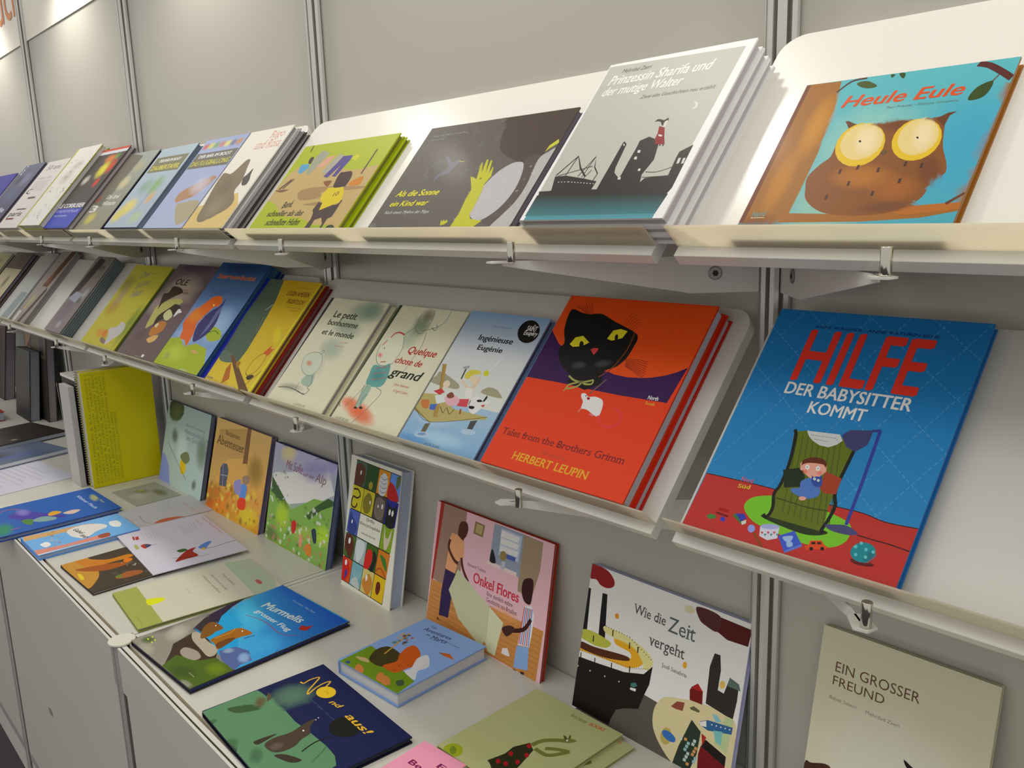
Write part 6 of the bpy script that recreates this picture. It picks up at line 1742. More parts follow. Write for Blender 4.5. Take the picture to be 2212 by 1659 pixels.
  ('C',(123,134,61),700,[1050,900,1271,906,1394,1075,1443,1174]),
  ('C',(123,134,61),700,[1150,996,1280,1095,1443,1174]),
  ('E',(243,243,243),[1246,1342,1256,1352,1262,1325]),
  ('E',(167,182,31),[255,83,356,180,376,-17]),
  ('E',(120,146,31),[255,83,289,115,327,23]),
  ('T',(132,152,79),'BAOBAB',[872,1811],286,67,0.0,'b'),
  ('T',(214,104,49),'BOOKS',[1220,1825],255,70,0.116,'b'),]),
 ({'k': 'flat', 'label': 'small pink booklet with dark red letters at the bottom edge', 'O': [-0.347, -0.3822, 0.826], 'U': [0.99582, 0.09131, 0.0], 'V': [-0.09131, 0.99582, 0.0], 's': [0.0831, 0.0935, 0.006], 'cover': (231, 152, 182), 'pages': (214, 182, 194)}, [
  ('P',(239,158,188),[0,0,831,0,831,935,0,935]),
  ('T',(120,13,79),'Be',[193,457],225,96,0.0,'bs'),
  ('T',(120,13,79),'Ei',[554,646],163,89,0.0,'bs'),]),
 ({'k': 'flat', 'label': 'cream booklet with olive spine end and yellow leaf, lying left of the marmot book', 'O': [-1.2163, -0.4373, 0.8155], 'U': [0.99597, -0.08966, 0.0], 'V': [0.08966, 0.99597, 0.0], 's': [0.2005, 0.2809, 0.007], 'cover': (156, 164, 85), 'pages': (156, 156, 138)}, [
  ('P',(214,211,191),[0,0,2005,0,2005,2809,0,2809]),
  ('P',(167,176,85),[0,0,0,467,2005,448,2005,0]),
  ('P',(185,199,175),[0,2258,147,2809,1642,2794,1955,2668,2002,2205,1075,2239]),
  ('S',(231,234,13),[806,447,794,552,911,752,1047,727,1106,571,1075,428]),
  ('S',(191,98,99),[1323,2474,1327,2530,1518,2551,1589,2487,1479,2458]),
  ('T',(120,116,99),'Von Käfern',[550,2039],718,47,0.0,'s'),
  ('T',(120,116,99),'die immer mehr',[422,1840],1004,47,0.0,'s'),
  ('T',(120,116,99),'wissen wollen',[378,1686],1066,46,0.0,'s'),
  ('T',(156,152,138),'Text Bild',[788,1219],291,23,0.0,''),
  ('T',(132,140,64),'Atlantis',[1377,106],480,22,0.0,''),]),
 ({'k': 'flat', 'label': 'dark brown and ochre book with glowing orange leaves, half under the white brochure', 'O': [-1.454, -0.4713, 0.8145], 'U': [0.9995, 0.03167, 0.0], 'V': [-0.03167, 0.9995, 0.0], 's': [0.2059, 0.2258, 0.006], 'cover': (70, 58, 49), 'pages': (208, 209, 213)}, [
  ('P',(68,55,42),[0,0,2059,0,2059,2258,0,2258]),
  ('S',(202,146,49),[0,20,0,229,0,559,734,512,1158,425,1479,262,1752,0,1059,0]),
  ('S',(208,128,19),[51,287,73,505,444,838,493,1288,701,1270,682,755,766,446,304,318]),
  ('S',(167,85,13),[529,137,611,497,832,988,1046,1083,1066,622,807,294]),
  ('S',(231,122,13),[688,1157,843,1246,969,1112,839,1044]),
  ('B',(243,234,182),[1420,1521,1451,1521,1420,1556],0.95),
  ('B',(243,243,243),[1242,1147,1274,1147,1242,1166],0.95),
  ('B',(243,234,182),[949,1394,977,1394,949,1414],0.95),
  ('B',(243,243,243),[1351,2013,1367,2013,1351,2029],0.95),
  ('B',(243,234,182),[789,1340,802,1340,789,1356],0.95),
  ('B',(243,243,243),[1070,1974,1098,1974,1070,2008],0.95),
  ('B',(243,234,182),[897,988,921,988,897,1005],0.95),
  ('B',(243,243,243),[1266,1364,1289,1364,1266,1393],0.95),
  ('B',(243,234,182),[1126,1025,1142,1025,1126,1040],0.95),
  ('B',(243,243,243),[1128,1623,1148,1623,1128,1644],0.95),
  ('B',(243,234,182),[1044,1607,1072,1607,1044,1627],0.95),
  ('B',(243,243,243),[1030,1470,1056,1470,1030,1491],0.95),
  ('B',(243,234,182),[1148,1609,1178,1609,1148,1634],0.95),
  ('B',(243,243,243),[1203,1119,1225,1119,1203,1135],0.95),
  ('B',(243,234,182),[1388,1391,1417,1391,1388,1416],0.95),
  ('B',(243,243,243),[1379,1360,1398,1360,1379,1379],0.95),
  ('B',(243,234,182),[1340,1875,1364,1875,1340,1891],0.95),
  ('B',(243,243,243),[1176,1180,1203,1180,1176,1213],0.95),
  ('B',(96,92,85),[1235,1631,1290,1631,1235,1699],0.5),
  ('B',(96,92,85),[1482,1280,1574,1280,1482,1369],0.5),
  ('B',(96,92,85),[1305,706,1351,706,1305,758],0.5),
  ('B',(96,92,85),[1439,666,1538,666,1439,745],0.5),
  ('B',(96,92,85),[1414,853,1496,853,1414,936],0.5),
  ('B',(96,92,85),[1586,812,1646,812,1586,858],0.5),
  ('B',(96,92,85),[1333,647,1385,647,1333,713],0.5),
  ('B',(96,92,85),[1920,707,1962,707,1920,739],0.5),
  ('B',(96,92,85),[1678,1508,1721,1508,1678,1550],0.5),
  ('B',(96,92,85),[1031,1150,1115,1150,1031,1257],0.5),
  ('B',(96,92,85),[1270,1539,1368,1539,1270,1662],0.5),
  ('B',(96,92,85),[1032,1088,1138,1088,1032,1181],0.5),
  ('B',(96,92,85),[1784,1192,1876,1192,1784,1278],0.5),
  ('B',(96,92,85),[1057,569,1105,569,1057,606],0.5),
  ('B',(96,92,85),[1924,1307,2019,1307,1924,1402],0.5),
  ('B',(96,92,85),[1619,1551,1721,1551,1619,1678],0.5),
  ('S',(167,92,41),[1589,632,1475,897,1623,1124,1790,1089,1808,829,1719,613]),
  ('S',(108,128,49),[1568,612,1532,763,1726,665]),
  ('S',(231,205,31),[804,105,908,153,1211,109,1146,50]),]),
 ({'k': 'flat', 'label': 'white brochure with two flying skier drawings, on top of the brown book', 'O': [-1.5584, -0.3229, 0.817], 'U': [0.99732, -0.07313, 0.0], 'V': [0.07313, 0.99732, 0.0], 's': [0.3166, 0.206, 0.0015], 'cover': (211, 211, 227), 'pages': (95, 102, 174)}, [
  ('P',(214,211,229),[0,0,3166,0,3166,2060,0,2060]),
  ('S',(56,102,36),[2124,810,2107,965,2252,1009,2293,847]),
  ('S',(166,42,27),[2469,793,2252,1009,2216,1202,2417,1076,2738,1090,2766,788,2761,587]),
  ('S',(95,138,215),[2258,1248,2054,1501,2099,1610,2325,1440,2445,1338]),
  ('C',(32,33,60),200,[2445,1338,2474,1604,2416,1874,2429,2058]),
  ('C',(56,33,36),160,[2508,591,2649,824,2818,1123,2826,1300]),
  ('E',(229,185,27),[2424,1315,2456,1350,2489,1293]),
  ('C',(56,33,36),160,[2761,587,2569,791]),
  ('S',(189,57,45),[1253,260,1187,366,1318,450,1500,296]),
  ('S',(69,83,125),[1231,355,1339,474,1464,350]),
  ('C',(22,23,45),150,[1383,343,1382,581]),
  ('S',(177,185,113),[1101,152,1118,207,1404,190,1394,120]),
  ('P',(183,57,45),[501,263,516,305,767,269,761,226]),
  ('P',(183,57,45),[580,312,564,383,788,354,805,274]),
  ('L',(166,165,180),80,[559,1321,1214,1323]),
  ('L',(166,165,180),80,[552,1393,1196,1379]),
  ('L',(166,165,180),80,[546,1466,1178,1435]),
  ('L',(166,165,180),80,[539,1540,1159,1492]),
  ('L',(166,165,180),80,[532,1613,1140,1549]),
  ('L',(166,165,180),80,[526,1687,1122,1607]),
  ('L',(166,165,180),60,[394,489,898,475]),
  ('L',(166,165,180),60,[420,568,915,543]),
  ('L',(166,165,180),60,[446,648,932,611]),
  ('L',(166,165,180),60,[471,728,949,680]),
  ('L',(166,165,180),60,[497,808,966,748]),
  ('T',(211,132,113),'Engel,Hase,Bommel',[276,1968],1483,55,0.0,''),
  ('T',(211,132,113),'Was ist',[367,1788],488,38,0.0,''),]),
 ({'k': 'flat', 'label': 'pale leaflet with a long red feather drawing, behind the white brochure', 'O': [-1.7405, -0.2578, 0.8105], 'U': [0.9999, -0.01437, 0.0], 'V': [0.01437, 0.9999, 0.0], 's': [0.168, 0.1846, 0.002], 'cover': (202, 203, 209), 'pages': (179, 182, 200)}, [
  ('P',(202,203,209),[0,0,1680,0,1680,1846,0,1846]),
  ('S',(208,104,72),[1599,375,1452,625,1500,911,1680,1127,1680,942,1680,585]),
  ('C',(96,72,64),100,[761,293,1324,238,1648,358]),
  ('L',(167,168,182),70,[326,849,953,819]),
  ('L',(167,168,182),70,[308,918,937,872]),
  ('L',(167,168,182),70,[290,988,921,926]),
  ('L',(167,168,182),70,[271,1058,905,981]),
  ('L',(167,168,182),70,[253,1128,889,1035]),
  ('L',(167,168,182),70,[235,1198,872,1090]),
  ('T',(214,140,125),'Zauber und Feder',[449,1476],1291,52,0.0,''),]),
 ({'k': 'flat', 'label': 'sky blue book with pink castle wall and white title cloud, between two blue-edged volumes', 'O': [-1.6927, -0.4955, 0.8205], 'U': [0.99997, 0.00712, 0.0], 'V': [-0.00712, 0.99997, 0.0], 's': [0.1564, 0.2239, 0.012], 'cover': (96, 158, 237), 'pages': (167, 188, 213)}, [
  ('P',(114,182,243),[0,0,1564,0,1564,2239,0,2239]),
  ('P',(214,170,112),[0,50,187,1350,289,1570,538,1186,412,829,359,0]),
  ('P',(225,146,131),[1168,12,1290,616,1249,1550,1555,1543,1475,680,1514,0]),
  ('P',(231,240,243),[1502,0,1564,1679,1564,1615,1564,0]),
  ('S',(231,229,225),[388,926,238,1150,238,1398,492,1696,792,1726,934,1434,1212,1108,971,940,730,890]),
  ('S',(237,243,243),[481,1874,520,2037,810,2053,1018,1936,819,1812]),
  ('S',(242,243,243),[861,215,793,375,1052,393,1140,257]),
  ('S',(167,79,57),[1256,1380,1251,1611,1509,1558,1478,1356]),
  ('B',(191,110,92),[168,683,201,683,168,719],0.8),
  ('B',(214,194,105),[1225,596,1261,596,1225,619],0.8),
  ('B',(167,98,49),[393,582,434,582,393,630],0.8),
  ('B',(191,110,92),[525,427,554,427,525,462],0.8),
  ('B',(214,194,105),[329,565,377,565,329,595],0.8),
  ('B',(167,98,49),[783,743,809,743,783,770],0.8),
  ('B',(191,110,92),[1145,451,1181,451,1145,491],0.8),
  ('B',(214,194,105),[863,571,889,571,863,595],0.8),
  ('B',(167,98,49),[515,574,546,574,515,611],0.8),
  ('B',(191,110,92),[980,516,1017,516,980,545],0.8),
  ('B',(214,194,105),[609,530,650,530,609,564],0.8),
  ('B',(167,98,49),[617,661,649,661,617,701],0.8),
  ('B',(191,110,92),[290,669,323,669,290,698],0.8),
  ('B',(214,194,105),[822,590,855,590,822,610],0.8),
  ('B',(167,98,49),[186,657,222,657,186,696],0.8),
  ('B',(191,110,92),[1199,648,1220,648,1199,665],0.8),
  ('B',(214,194,105),[773,487,823,487,773,550],0.8),
  ('B',(167,98,49),[1073,572,1119,572,1073,604],0.8),
  ('B',(191,110,92),[440,569,483,569,440,609],0.8),
  ('B',(214,194,105),[239,526,268,526,239,550],0.8),
  ('B',(167,98,49),[272,552,306,552,272,590],0.8),
  ('B',(191,110,92),[1012,590,1046,590,1012,629],0.8),
  ('T',(57,58,67),'Gabel',[388,1046],445,113,0.121,'b'),
  ('T',(57,58,67),'fliegt',[949,1036],302,99,0.318,'b'),]),
 ({'k': 'flat', 'label': 'deep blue book of a floating figure, touching the left picture edge', 'O': [-1.9717, -0.5383, 0.8205], 'U': [0.99966, 0.02603, 0.0], 'V': [-0.02603, 0.99966, 0.0], 's': [0.2433, 0.2835, 0.012], 'cover': (33, 72, 157), 'pages': (132, 146, 182)}, [
  ('G',[23,92,182,23,92,182,33,98,188,33,98,188],[0,0,2433,0,2433,2835,0,2835]),
  ('B',(42,146,79),[1903,224,1925,485,2543,99],0.9),
  ('S',(70,58,169),[883,561,692,919,1193,1229,1633,1487,2068,1614,1856,1297,1596,810,1218,601]),
  ('B',(144,134,219),[837,914,971,1099,1208,849],0.8),
  ('S',(231,170,31),[1470,1343,1352,1504,1573,1633,1688,1471,1664,1320]),
  ('S',(219,194,182),[1712,1624,1623,1877,1787,2023,1957,1775]),
  ('S',(132,170,169),[1702,905,1585,1185,1909,1407,2072,1298,1969,1017]),
  ('S',(83,134,64),[1489,715,1592,934,2025,819,1841,716]),
  ('C',(214,72,64),250,[2032,340,2028,578]),
  ('C',(214,85,64),300,[369,499,296,704,487,940]),
  ('B',(231,229,79),[1020,2605,1254,2666,1377,2488],0.6),
  ('T',(191,211,243),'Kleiner Fisch',[523,2315],1454,89,0.0,'b'),
  ('T',(214,223,131),'grosses Meer',[718,2633],943,70,0.0,''),]),
 ({'k': 'flat', 'label': 'small card with a greenish winter photo beside the yellow catalogue', 'O': [-1.926, -0.2152, 0.8095], 'U': [0.99913, 0.04166, 0.0], 'V': [-0.04166, 0.99913, 0.0], 's': [0.1759, 0.1223, 0.001], 'cover': (185, 188, 182), 'pages': (185, 188, 182)}, [
  ('P',(167,170,157),[0,0,1759,0,1759,1223,0,1223]),
  ('B',(114,116,79),[1055,917,1583,917,1055,1101],0.9),
  ('B',(96,98,64),[616,489,880,489,616,856],0.8),
  ('B',(196,196,182),[880,367,1407,367,880,612],0.8),
  ('B',(179,176,64),[528,612,668,612,528,734],0.8),]),
 ({'k': 'flat', 'label': 'loose white sheets of text at the left edge of the counter', 'O': [-2.4595, -0.507, 0.8093], 'U': [0.98974, 0.14287, 0.0], 'V': [-0.14287, 0.98974, 0.0], 's': [0.3271, 0.2274, 0.0008], 'cover': (202, 203, 219), 'pages': (202, 203, 219)}, [
  ('P',(204,205,221),[0,0,3271,0,3271,2274,0,2274]),
  ('P',(185,184,196),[327,273,2781,273,2781,307,327,307]),
  ('P',(185,184,196),[327,466,2454,466,2454,500,327,500]),
  ('P',(185,184,196),[327,660,2126,660,2126,694,327,694]),
  ('P',(185,184,196),[327,853,2781,853,2781,887,327,887]),
  ('P',(185,184,196),[327,1046,2454,1046,2454,1080,327,1080]),
  ('P',(185,184,196),[327,1240,2126,1240,2126,1274,327,1274]),
  ('P',(185,184,196),[327,1433,2781,1433,2781,1467,327,1467]),
  ('P',(185,184,196),[327,1626,2454,1626,2454,1660,327,1660]),
  ('P',(185,184,196),[327,1820,2126,1820,2126,1854,327,1854]),]),
 ({'k': 'flat', 'label': 'magazine with a blurred blue-grey city photo, behind the loose sheets', 'O': [-2.6392, -0.4624, 0.8145], 'U': [0.97558, 0.21966, 0.0], 'V': [-0.21966, 0.97558, 0.0], 's': [0.2277, 0.2609, 0.006], 'cover': (167, 170, 194), 'pages': (167, 170, 188)}, [
  ('G',[96,104,131,96,104,131,102,116,144,102,116,144],[0,0,2277,0,2277,2609,0,2609]),
  ('B',(57,58,72),[683,783,1366,783,683,1565],0.8),
  ('B',(83,98,157),[1252,1304,1594,1304,1252,2348],0.8),
  ('B',(70,98,118),[1708,1304,1935,1304,1708,2348],0.8),
  ('P',(167,172,182),[1935,0,2277,0,2277,2609,1935,2609]),]),
 ({'k': 'flat', 'label': 'thick black book lying flat behind the city magazine', 'O': [-2.9309, -0.408, 0.8265], 'U': [0.97734, 0.21166, 0.0], 'V': [-0.21166, 0.97734, 0.0], 's': [0.2588, 0.2494, 0.018], 'cover': (33, 20, 19), 'pages': (167, 176, 194)}, [
  ('P',(45,33,31),[0,0,2588,0,2588,2494,0,2494]),
  ('B',(167,164,157),[2122,873,2174,873,2122,1022],0.8),
  ('B',(167,164,157),[2225,873,2303,873,2225,1022],0.8),]),
]


GROUPS = {'shelf': 'picture books displayed on the tilted shelves', 'stand': 'picture books leaning on the wall above the counter', 'flat': 'books and leaflets lying on the counter'}
for d, items in BOOKS:
    O = Vector(d['O']); U = d['U']; V = d['V']; W, H, T = d['s']
    sheet = T < 0.0035
    nm = 'leaflet' if sheet else 'picture_book'
    cat = 'leaflet' if sheet else 'book'
    root = make_book(nm, O, U, V, W, H, T, d['cover'], d['pages'], d['label'], GROUPS[d['k']], cat)
    A, TX = build_art(items, W, H, srgb(d['cover']))
    # keep the print off the rounded spine edge
    art_obj('cover_print', A, root, None)
    for t_ in TX: art_obj('lettering', t_, root, None)
    cp = d.get('copies')
    if cp:
        N = Vector(U).cross(Vector(V)).normalized(); off = T
        for i in range(cp['n']):
            o2 = O - N * (off + 0.0002) + Vector(U) * cp['dx'] * (i + 1)
            make_book(nm, o2, U, V, W, H * (1 - 0.004*i), cp['t'] - 0.0004, cp['cols'][i % len(cp['cols'])], d['pages'], cp['labels'][i % len(cp['labels'])], GROUPS[d['k']], cat)
            off += cp['t']

# orange letters of the fascia
V_, F_ = text_mesh('isbüch', '')[:2]
o = child('orange_lettering', ([(-3.62 + v[0]*0.245, -0.0055, 2.283 + v[1]*0.27) for v in V_] , F_), M_ORANGE, fs); o.matrix_parent_inverse = FSI

# ------------------------------------------------------------------ tilted display shelves
SV = Vector((0, 0.66, 0.751)).normalized(); SN = Vector((0, -0.751, 0.66)).normalized()
ROW = {'upper': 1.503, 'lower': 1.204}
BAYN = {1: 'bay beyond the right edge', 0: 'right bay, over the owl', -1: 'bay of the middle', -2: 'bay left of the middle', -3: 'second bay left of the middle', -4: 'far left bay', -5: 'farthest left bay'}
def shelf(k, row):
    z = ROW[row]; O = Vector((k + 0.014, -0.215, z)); W = 0.972; L = 0.297; r = 0.026
    root = empty('display_shelf', mw=frame(O, (1, 0, 0), SV))
    desc = {('upper', 0): 'white tilted display shelf of the top row carrying the owl book',
            ('upper', -1): 'white tilted display shelf of the top row with three picture books by the bright highlight',
            ('upper', -2): 'white tilted top-row shelf under the crocodile book and the comics',
            ('upper', -3): 'white tilted top-row shelf under the branch-patterned white book',
            ('upper', -4): 'white tilted top-row shelf at the left picture edge',
            ('lower', 0): 'white tilted lower shelf carrying the blue armchair book',
            ('lower', -1): 'white tilted lower shelf carrying the black cat book',
            ('lower', -2): 'white tilted lower shelf under the flame bird and yellow ants books',
            ('lower', -3): 'white tilted lower shelf under the stack of magazines',
            ('lower', -4): 'white tilted lower shelf at the left picture edge'}[(row, k)]
    tag(root, desc, 'shelf', 'tilted display shelves')
    # board with rounded upper corners, in the frame x = along, y = up the slope, z = out of the board
    P = [(0, 0), (W, 0)]
    for i in range(7):
        a = math.pi/2 * i / 6; P.append((W - r + r*math.cos(a), L - r + r*math.sin(a)))
    for i in range(7):
        a = math.pi/2 + math.pi/2 * i / 6; P.append((r + r*math.cos(a), L - r + r*math.sin(a)))
    o = child('back_board', extrude(P, -0.0145, 0, 'z'), M_BOARD, root, bevel=0.0007); fixn(o)
    # lip: a strip standing square to the board, just above its lower edge
    child('book_lip', box(-0.001, 0.0118, 0.0, W + 0.001, 0.0136, 0.0305), M_LIP, root, bevel=0.0003)
for k in (0, -1, -2, -3, -4):
    shelf(k, 'upper'); shelf(k, 'lower')

# ------------------------------------------------------------------ shelf brackets
NAMES = {0: 'the right-hand post', -1: 'the middle post', -2: 'the second left post', -3: 'the far left post', 1: 'the post past the right edge'}
def bracket(k, side, row):
    """sheet-steel arm running at 45 degrees from the post, with a chrome pin at the tip"""
    z = ROW[row] - 1.503
    d = Vector((side, -1, 0)).normalized()
    root = empty('shelf_bracket', (k, 0, 1.47 + z))
    where = {1: 'right', -1: 'left'}[side]
    tag(root, 'white %s row bracket with chrome pin reaching %s from %s' % (row, where, NAMES[k]), 'bracket', 'shelf brackets')
    inv = Matrix.Translation(Vector((-k, 0, -1.47 - z)))
    def W(s, h, t): # s along the arm from the post centre, h world height, t across
        n = Vector((d.y, -d.x, 0)); p = Vector((k, 0, 0)) + d * s + n * t; return (p.x, p.y, h + z)
    prof = [(0.021, 1.449), (0.100, 1.449), (0.322, 1.487), (0.322, 1.4925), (0.262, 1.4925), (0.10, 1.4925), (0.021, 1.4925)]
    V = [W(s, h, -0.001) for s, h in prof] + [W(s, h, 0.001) for s, h in prof]; n = len(prof)
    F = [(i, (i+1) % n, n+(i+1) % n, n+i) for i in range(n)] + [tuple(range(n-1, -1, -1)), tuple(range(n, 2*n))]
    arm = child('arm', (V, F), M_STEEL, root); arm.matrix_parent_inverse = inv; fixn(arm)
    # folded flange at the tip that carries the pin
    fl_ = [(0.308, -0.007), (0.334, -0.0105), (0.341, 0.0), (0.334, 0.0105), (0.308, 0.007)]
    V = [W(s, 1.4905, t) for s, t in fl_] + [W(s, 1.4925, t) for s, t in fl_]; n = 5
    F = [(i, (i+1) % n, n+(i+1) % n, n+i) for i in range(n)] + [tuple(range(n-1, -1, -1)), tuple(range(n, 2*n))]
    o = child('tip_flange', (V, F), M_STEEL, root); o.matrix_parent_inverse = inv; fixn(o)
    p = Vector((k, 0, 0)) + d * 0.330
    px = k + (0.236 if side > 0 else -0.2035)
    o = child('pin', cyl((px, -0.2345), 0.0048, 1.4925 + z, 1.516 + z, 24), M_CHROME, root); o.matrix_parent_inverse = inv; fixn(o)
    o.data.polygons.foreach_set('use_smooth', [len(q.vertices) == 4 for q in o.data.polygons])
    bv = o.modifiers.new('bevel', 'BEVEL'); bv.width = 0.0008; bv.segments = 2; bv.limit_method = 'ANGLE'
    # fixing bolt with a hexagon socket on the flank of the arm
    for sg in (-1, 1):
        c = Vector(W(0.072, 1.472, sg*0.001)); nn = Vector((d.y, -d.x, 0)) * sg
        V, F = [], []; m_ = 24
        up = Vector((0, 0, 1)); al_ = d
        rings = [(0.0080, 0.0), (0.0080, 0.0012), (0.0070, 0.0018), (0.0034, 0.0018), (0.0030, 0.0002)]
        for rr, hh in rings:
            for i in range(m_):
                a = 2*math.pi*i/m_; V.append(tuple(c + al_*math.cos(a)*rr*(1 if rr > 0.0035 else 1 + 0.13*math.cos(6*a)) + up*math.sin(a)*rr*(1 if rr > 0.0035 else 1 + 0.13*math.cos(6*a)) + nn*hh))
        fm = []
        for r_ in range(4):
            for i in range(m_):
                F.append((r_*m_+i, r_*m_+(i+1) % m_, (r_+1)*m_+(i+1) % m_, (r_+1)*m_+i)); fm.append(1 if r_ == 3 else 0)
        F.append(tuple(4*m_ + i for i in range(m_))); fm.append(1)
        b = obj('bolt', V, F, None, mats=[MATS.get('dull_steel') or mat('dull_steel', (0.32, 0.31, 0.29), 0.42, metal=0.7), M_DARK], fm=fm)
        b.parent = root; b.matrix_parent_inverse = inv; fixn(b)
for row in ('upper', 'lower'):
    for k in (0, -1, -2, -3):
        bracket(k, -1, row); bracket(k, 1, row)

# ------------------------------------------------------------------ counter cabinets
ZT = 0.808
def cabinet(k):
    where = {0: 'under the black liner book, right end of the counter', -1: 'with a recessed sliding door, under the blue marmot book', -2: 'with a finger pull, below the brown leaf book', -3: 'at the left picture edge', -4: 'beyond the left picture edge'}[k]
    root = empty('counter_cabinet', (k + 0.5, -0.25, 0)); tag(root, 'grey-white system cabinet ' + where, 'cabinet', 'counter cabinets')
    inv = Matrix.Translation(Vector((-k - 0.5, 0.25, 0)))
    def ch(name, vf, m, bevel=0.0, parent=None):
        o = child(name, vf, m, parent or root, bevel=bevel); o.matrix_parent_inverse = inv if parent is None else Matrix.Identity(4); return o
    x0, x1 = k + 0.0145, k + 0.9735
    ch('worktop', box(x0, -0.482, ZT - 0.012, x1, -0.002, ZT), M_TOP)
    # front rail: aluminium beam with two grooves in its upper face
    pr = [(-0.503, 0.770), (-0.503, ZT), (-0.4985, ZT), (-0.4985, ZT-0.009), (-0.4955, ZT-0.009), (-0.4955, ZT), (-0.4875, ZT), (-0.4875, ZT-0.010), (-0.4822, ZT-0.010), (-0.4822, ZT-0.012), (-0.4822, 0.770)]
    v, f = extrude(pr, x0, x1, 'x')
    fm = [3, 0, 1, 1, 1, 0, 2, 2, 2, 0, 0, 0, 0]  # upper faces kept lighter than the front: lighting put into the colour
    o = obj('front_rail', v, f, None, mats=[M_STEEL, M_SLOT, mat('brown_gap', (0.50, 0.36, 0.13), 0.5), M_CAB], fm=fm); o.parent = root; o.matrix_parent_inverse = inv; fixn(o)  # inner groove coloured brown on its walls and floor
    # grooved joint beam between this cabinet and its left neighbour, behind the corner post
    a = k - 0.0255
    ps = [(a, 0.770), (a, ZT+0.0003)]
    for q in (0.008, 0.024):
        ps += [(a+q, ZT+0.0003), (a+q, ZT-0.008), (a+q+0.0035, ZT-0.008), (a+q+0.0035, ZT+0.0003)]
    ps += [(a+0.0395, ZT+0.0003), (a+0.0395, 0.770)]
    v, f = extrude(ps, -0.4625, -0.021, 'y')
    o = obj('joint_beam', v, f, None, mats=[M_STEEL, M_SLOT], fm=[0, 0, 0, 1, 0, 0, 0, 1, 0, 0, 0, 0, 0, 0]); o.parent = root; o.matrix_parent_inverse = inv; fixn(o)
    ch('header_panel', box(x0 + 0.001, -0.5028, 0.722, x1 - 0.001, -0.489, 0.7695), M_CAB)
    dr = ch('sliding_door', box(x0 + 0.012, -0.5005, 0.115, x1 - 0.002, -0.490, 0.7210), M_CAB, 0.0006)
    ch('door_slot', box(x0 + 0.001, -0.4925, 0.115, x0 + 0.0115, -0.490, 0.7215), M_SLOT)  # strip behind the door gap, its shade painted with the slot colour
    ch('base_rail', box(x0 + 0.01, -0.500, 0.088, x1 - 0.01, -0.48, 0.114), M_ALU)
    ch('plinth', box(x0 + 0.01, -0.498, 0.001, x1 - 0.01, -0.486, 0.088), M_STEEL)
    ch('side_panel', box(x0 + 0.004, -0.478, 0.02, x0 + 0.010, -0.01, 0.77), M_CAB)
    ch('side_panel', box(x1 - 0.010, -0.478, 0.02, x1 - 0.004, -0.01, 0.77), M_CAB)
    # finger pull let into the door
    n = 28; px, pz = k + 0.376, 0.394
    V = [(px + 0.017*math.cos(2*math.pi*i/n), -0.5012, pz + 0.009*math.sin(2*math.pi*i/n)) for i in range(n)] + [(px + 0.015*math.cos(2*math.pi*i/n), -0.5008, pz + 0.007*math.sin(2*math.pi*i/n)) for i in range(n)]
    F = [(i, (i+1) % n, n+(i+1) % n, n+i) for i in range(n)] + [tuple(range(2*n-1, n-1, -1))]
    if k == -2:
        o = child('finger_pull', (V, F), M_HOLE, dr); fixn(o)
        o2 = child('lock', cyl((k + 0.03, 0), 0.004, 0, 0.002, 14), M_DARK, root); o2.matrix_parent_inverse = Matrix.Translation(Vector((-0.5, -0.2465, 0.42))) @ Matrix.Rotation(math.radians(90), 4, 'X') @ Matrix.Translation(Vector((-k, 0, 0)))
    # corner post with its round cap
    px_ = k - 0.008 if k != -1 else k - 0.008
    p = post('corner_post', k - 0.006, -0.484, 0.0, ZT - 0.001, root); p.matrix_parent_inverse = inv
    o = child('post_cap', cyl((k - 0.006, -0.488), 0.0235, ZT + 0.0005, ZT + 0.0045, 40), M_CAP, root, bevel=0.001); o.matrix_parent_inverse = inv; fixn(o)
for k in (0, -1, -2, -3, -4): cabinet(k)

# ------------------------------------------------------------------ the far left pile: catalogue, wire-bound pad, archive box, leaning books
def upright(name, x0, x1, y0, y1, z0, z1, label, cat, parts, lean=0.0):
    root = empty(name, ((x0+x1)/2, (y0+y1)/2, z0)); tag(root, label, cat)
    inv = Matrix.Translation(-Vector(root.location))
    for nm, vf, m, c in parts:
        o = child(nm, vf, m, root, c); o.matrix_parent_inverse = inv
    return root
YE = srgb((226, 214, 8))
# yellow catalogue standing edge-on to the wall, its cover facing the right end of the counter
root = upright('catalogue', -2.035, -2.0, -0.238, -0.045, ZT, 1.142, 'large bright yellow catalogue standing upright with columns of faint grey capitals', 'catalogue',
    [('cover', join(box(-2.003, -0.238, ZT+0.0005, -2.0, -0.045, 1.142), box(-2.035, -0.238, ZT+0.0005, -2.033, -0.045, 1.142)), M_COVER, YE),
     ('page_block', box(-2.033, -0.236, ZT+0.003, -2.003, -0.048, 1.139), M_GREYP, None)])
inv = Matrix.Translation(-Vector(root.location))
lines = ['STAIRS | FENCES & BALUSTRADES |', 'EXTERIOR & INTERIOR | MIRRORS |', 'GAMES | LIVING & CUPBOARDS | BEDS', 'SCREENS & OVENS & FIREPLACES |', 'CUSHIONS & TEXTILES | POTTED PLANTS |', 'VASES & BENCHES & FOUNTAINS & POOLS', 'LIGHTS & DECORATIONS & TABLES', 'OUTDOOR LIVING | KITCHENS']
LV, LF = [], []
for i, s in enumerate(lines):
    V_, F_ = text_mesh(s, '')[:2]; x0 = min(v[0] for v in V_); x1 = max(v[0] for v in V_)
    Ln = 0.315 if i < 6 else 0.20; n = len(LV)
    for v in V_:
        t = (v[0]-x0)/(x1-x0)*Ln
        LV.append((-1.9997, -0.222 + i*0.0095 - v[1]*0.0085, ZT + 0.012 + t))
    LF += [tuple(q + n for q in f) for f in F_]
o = child('cover_lettering', (LV, LF), M_PRINT, root, srgb((165, 168, 30))); o.matrix_parent_inverse = inv
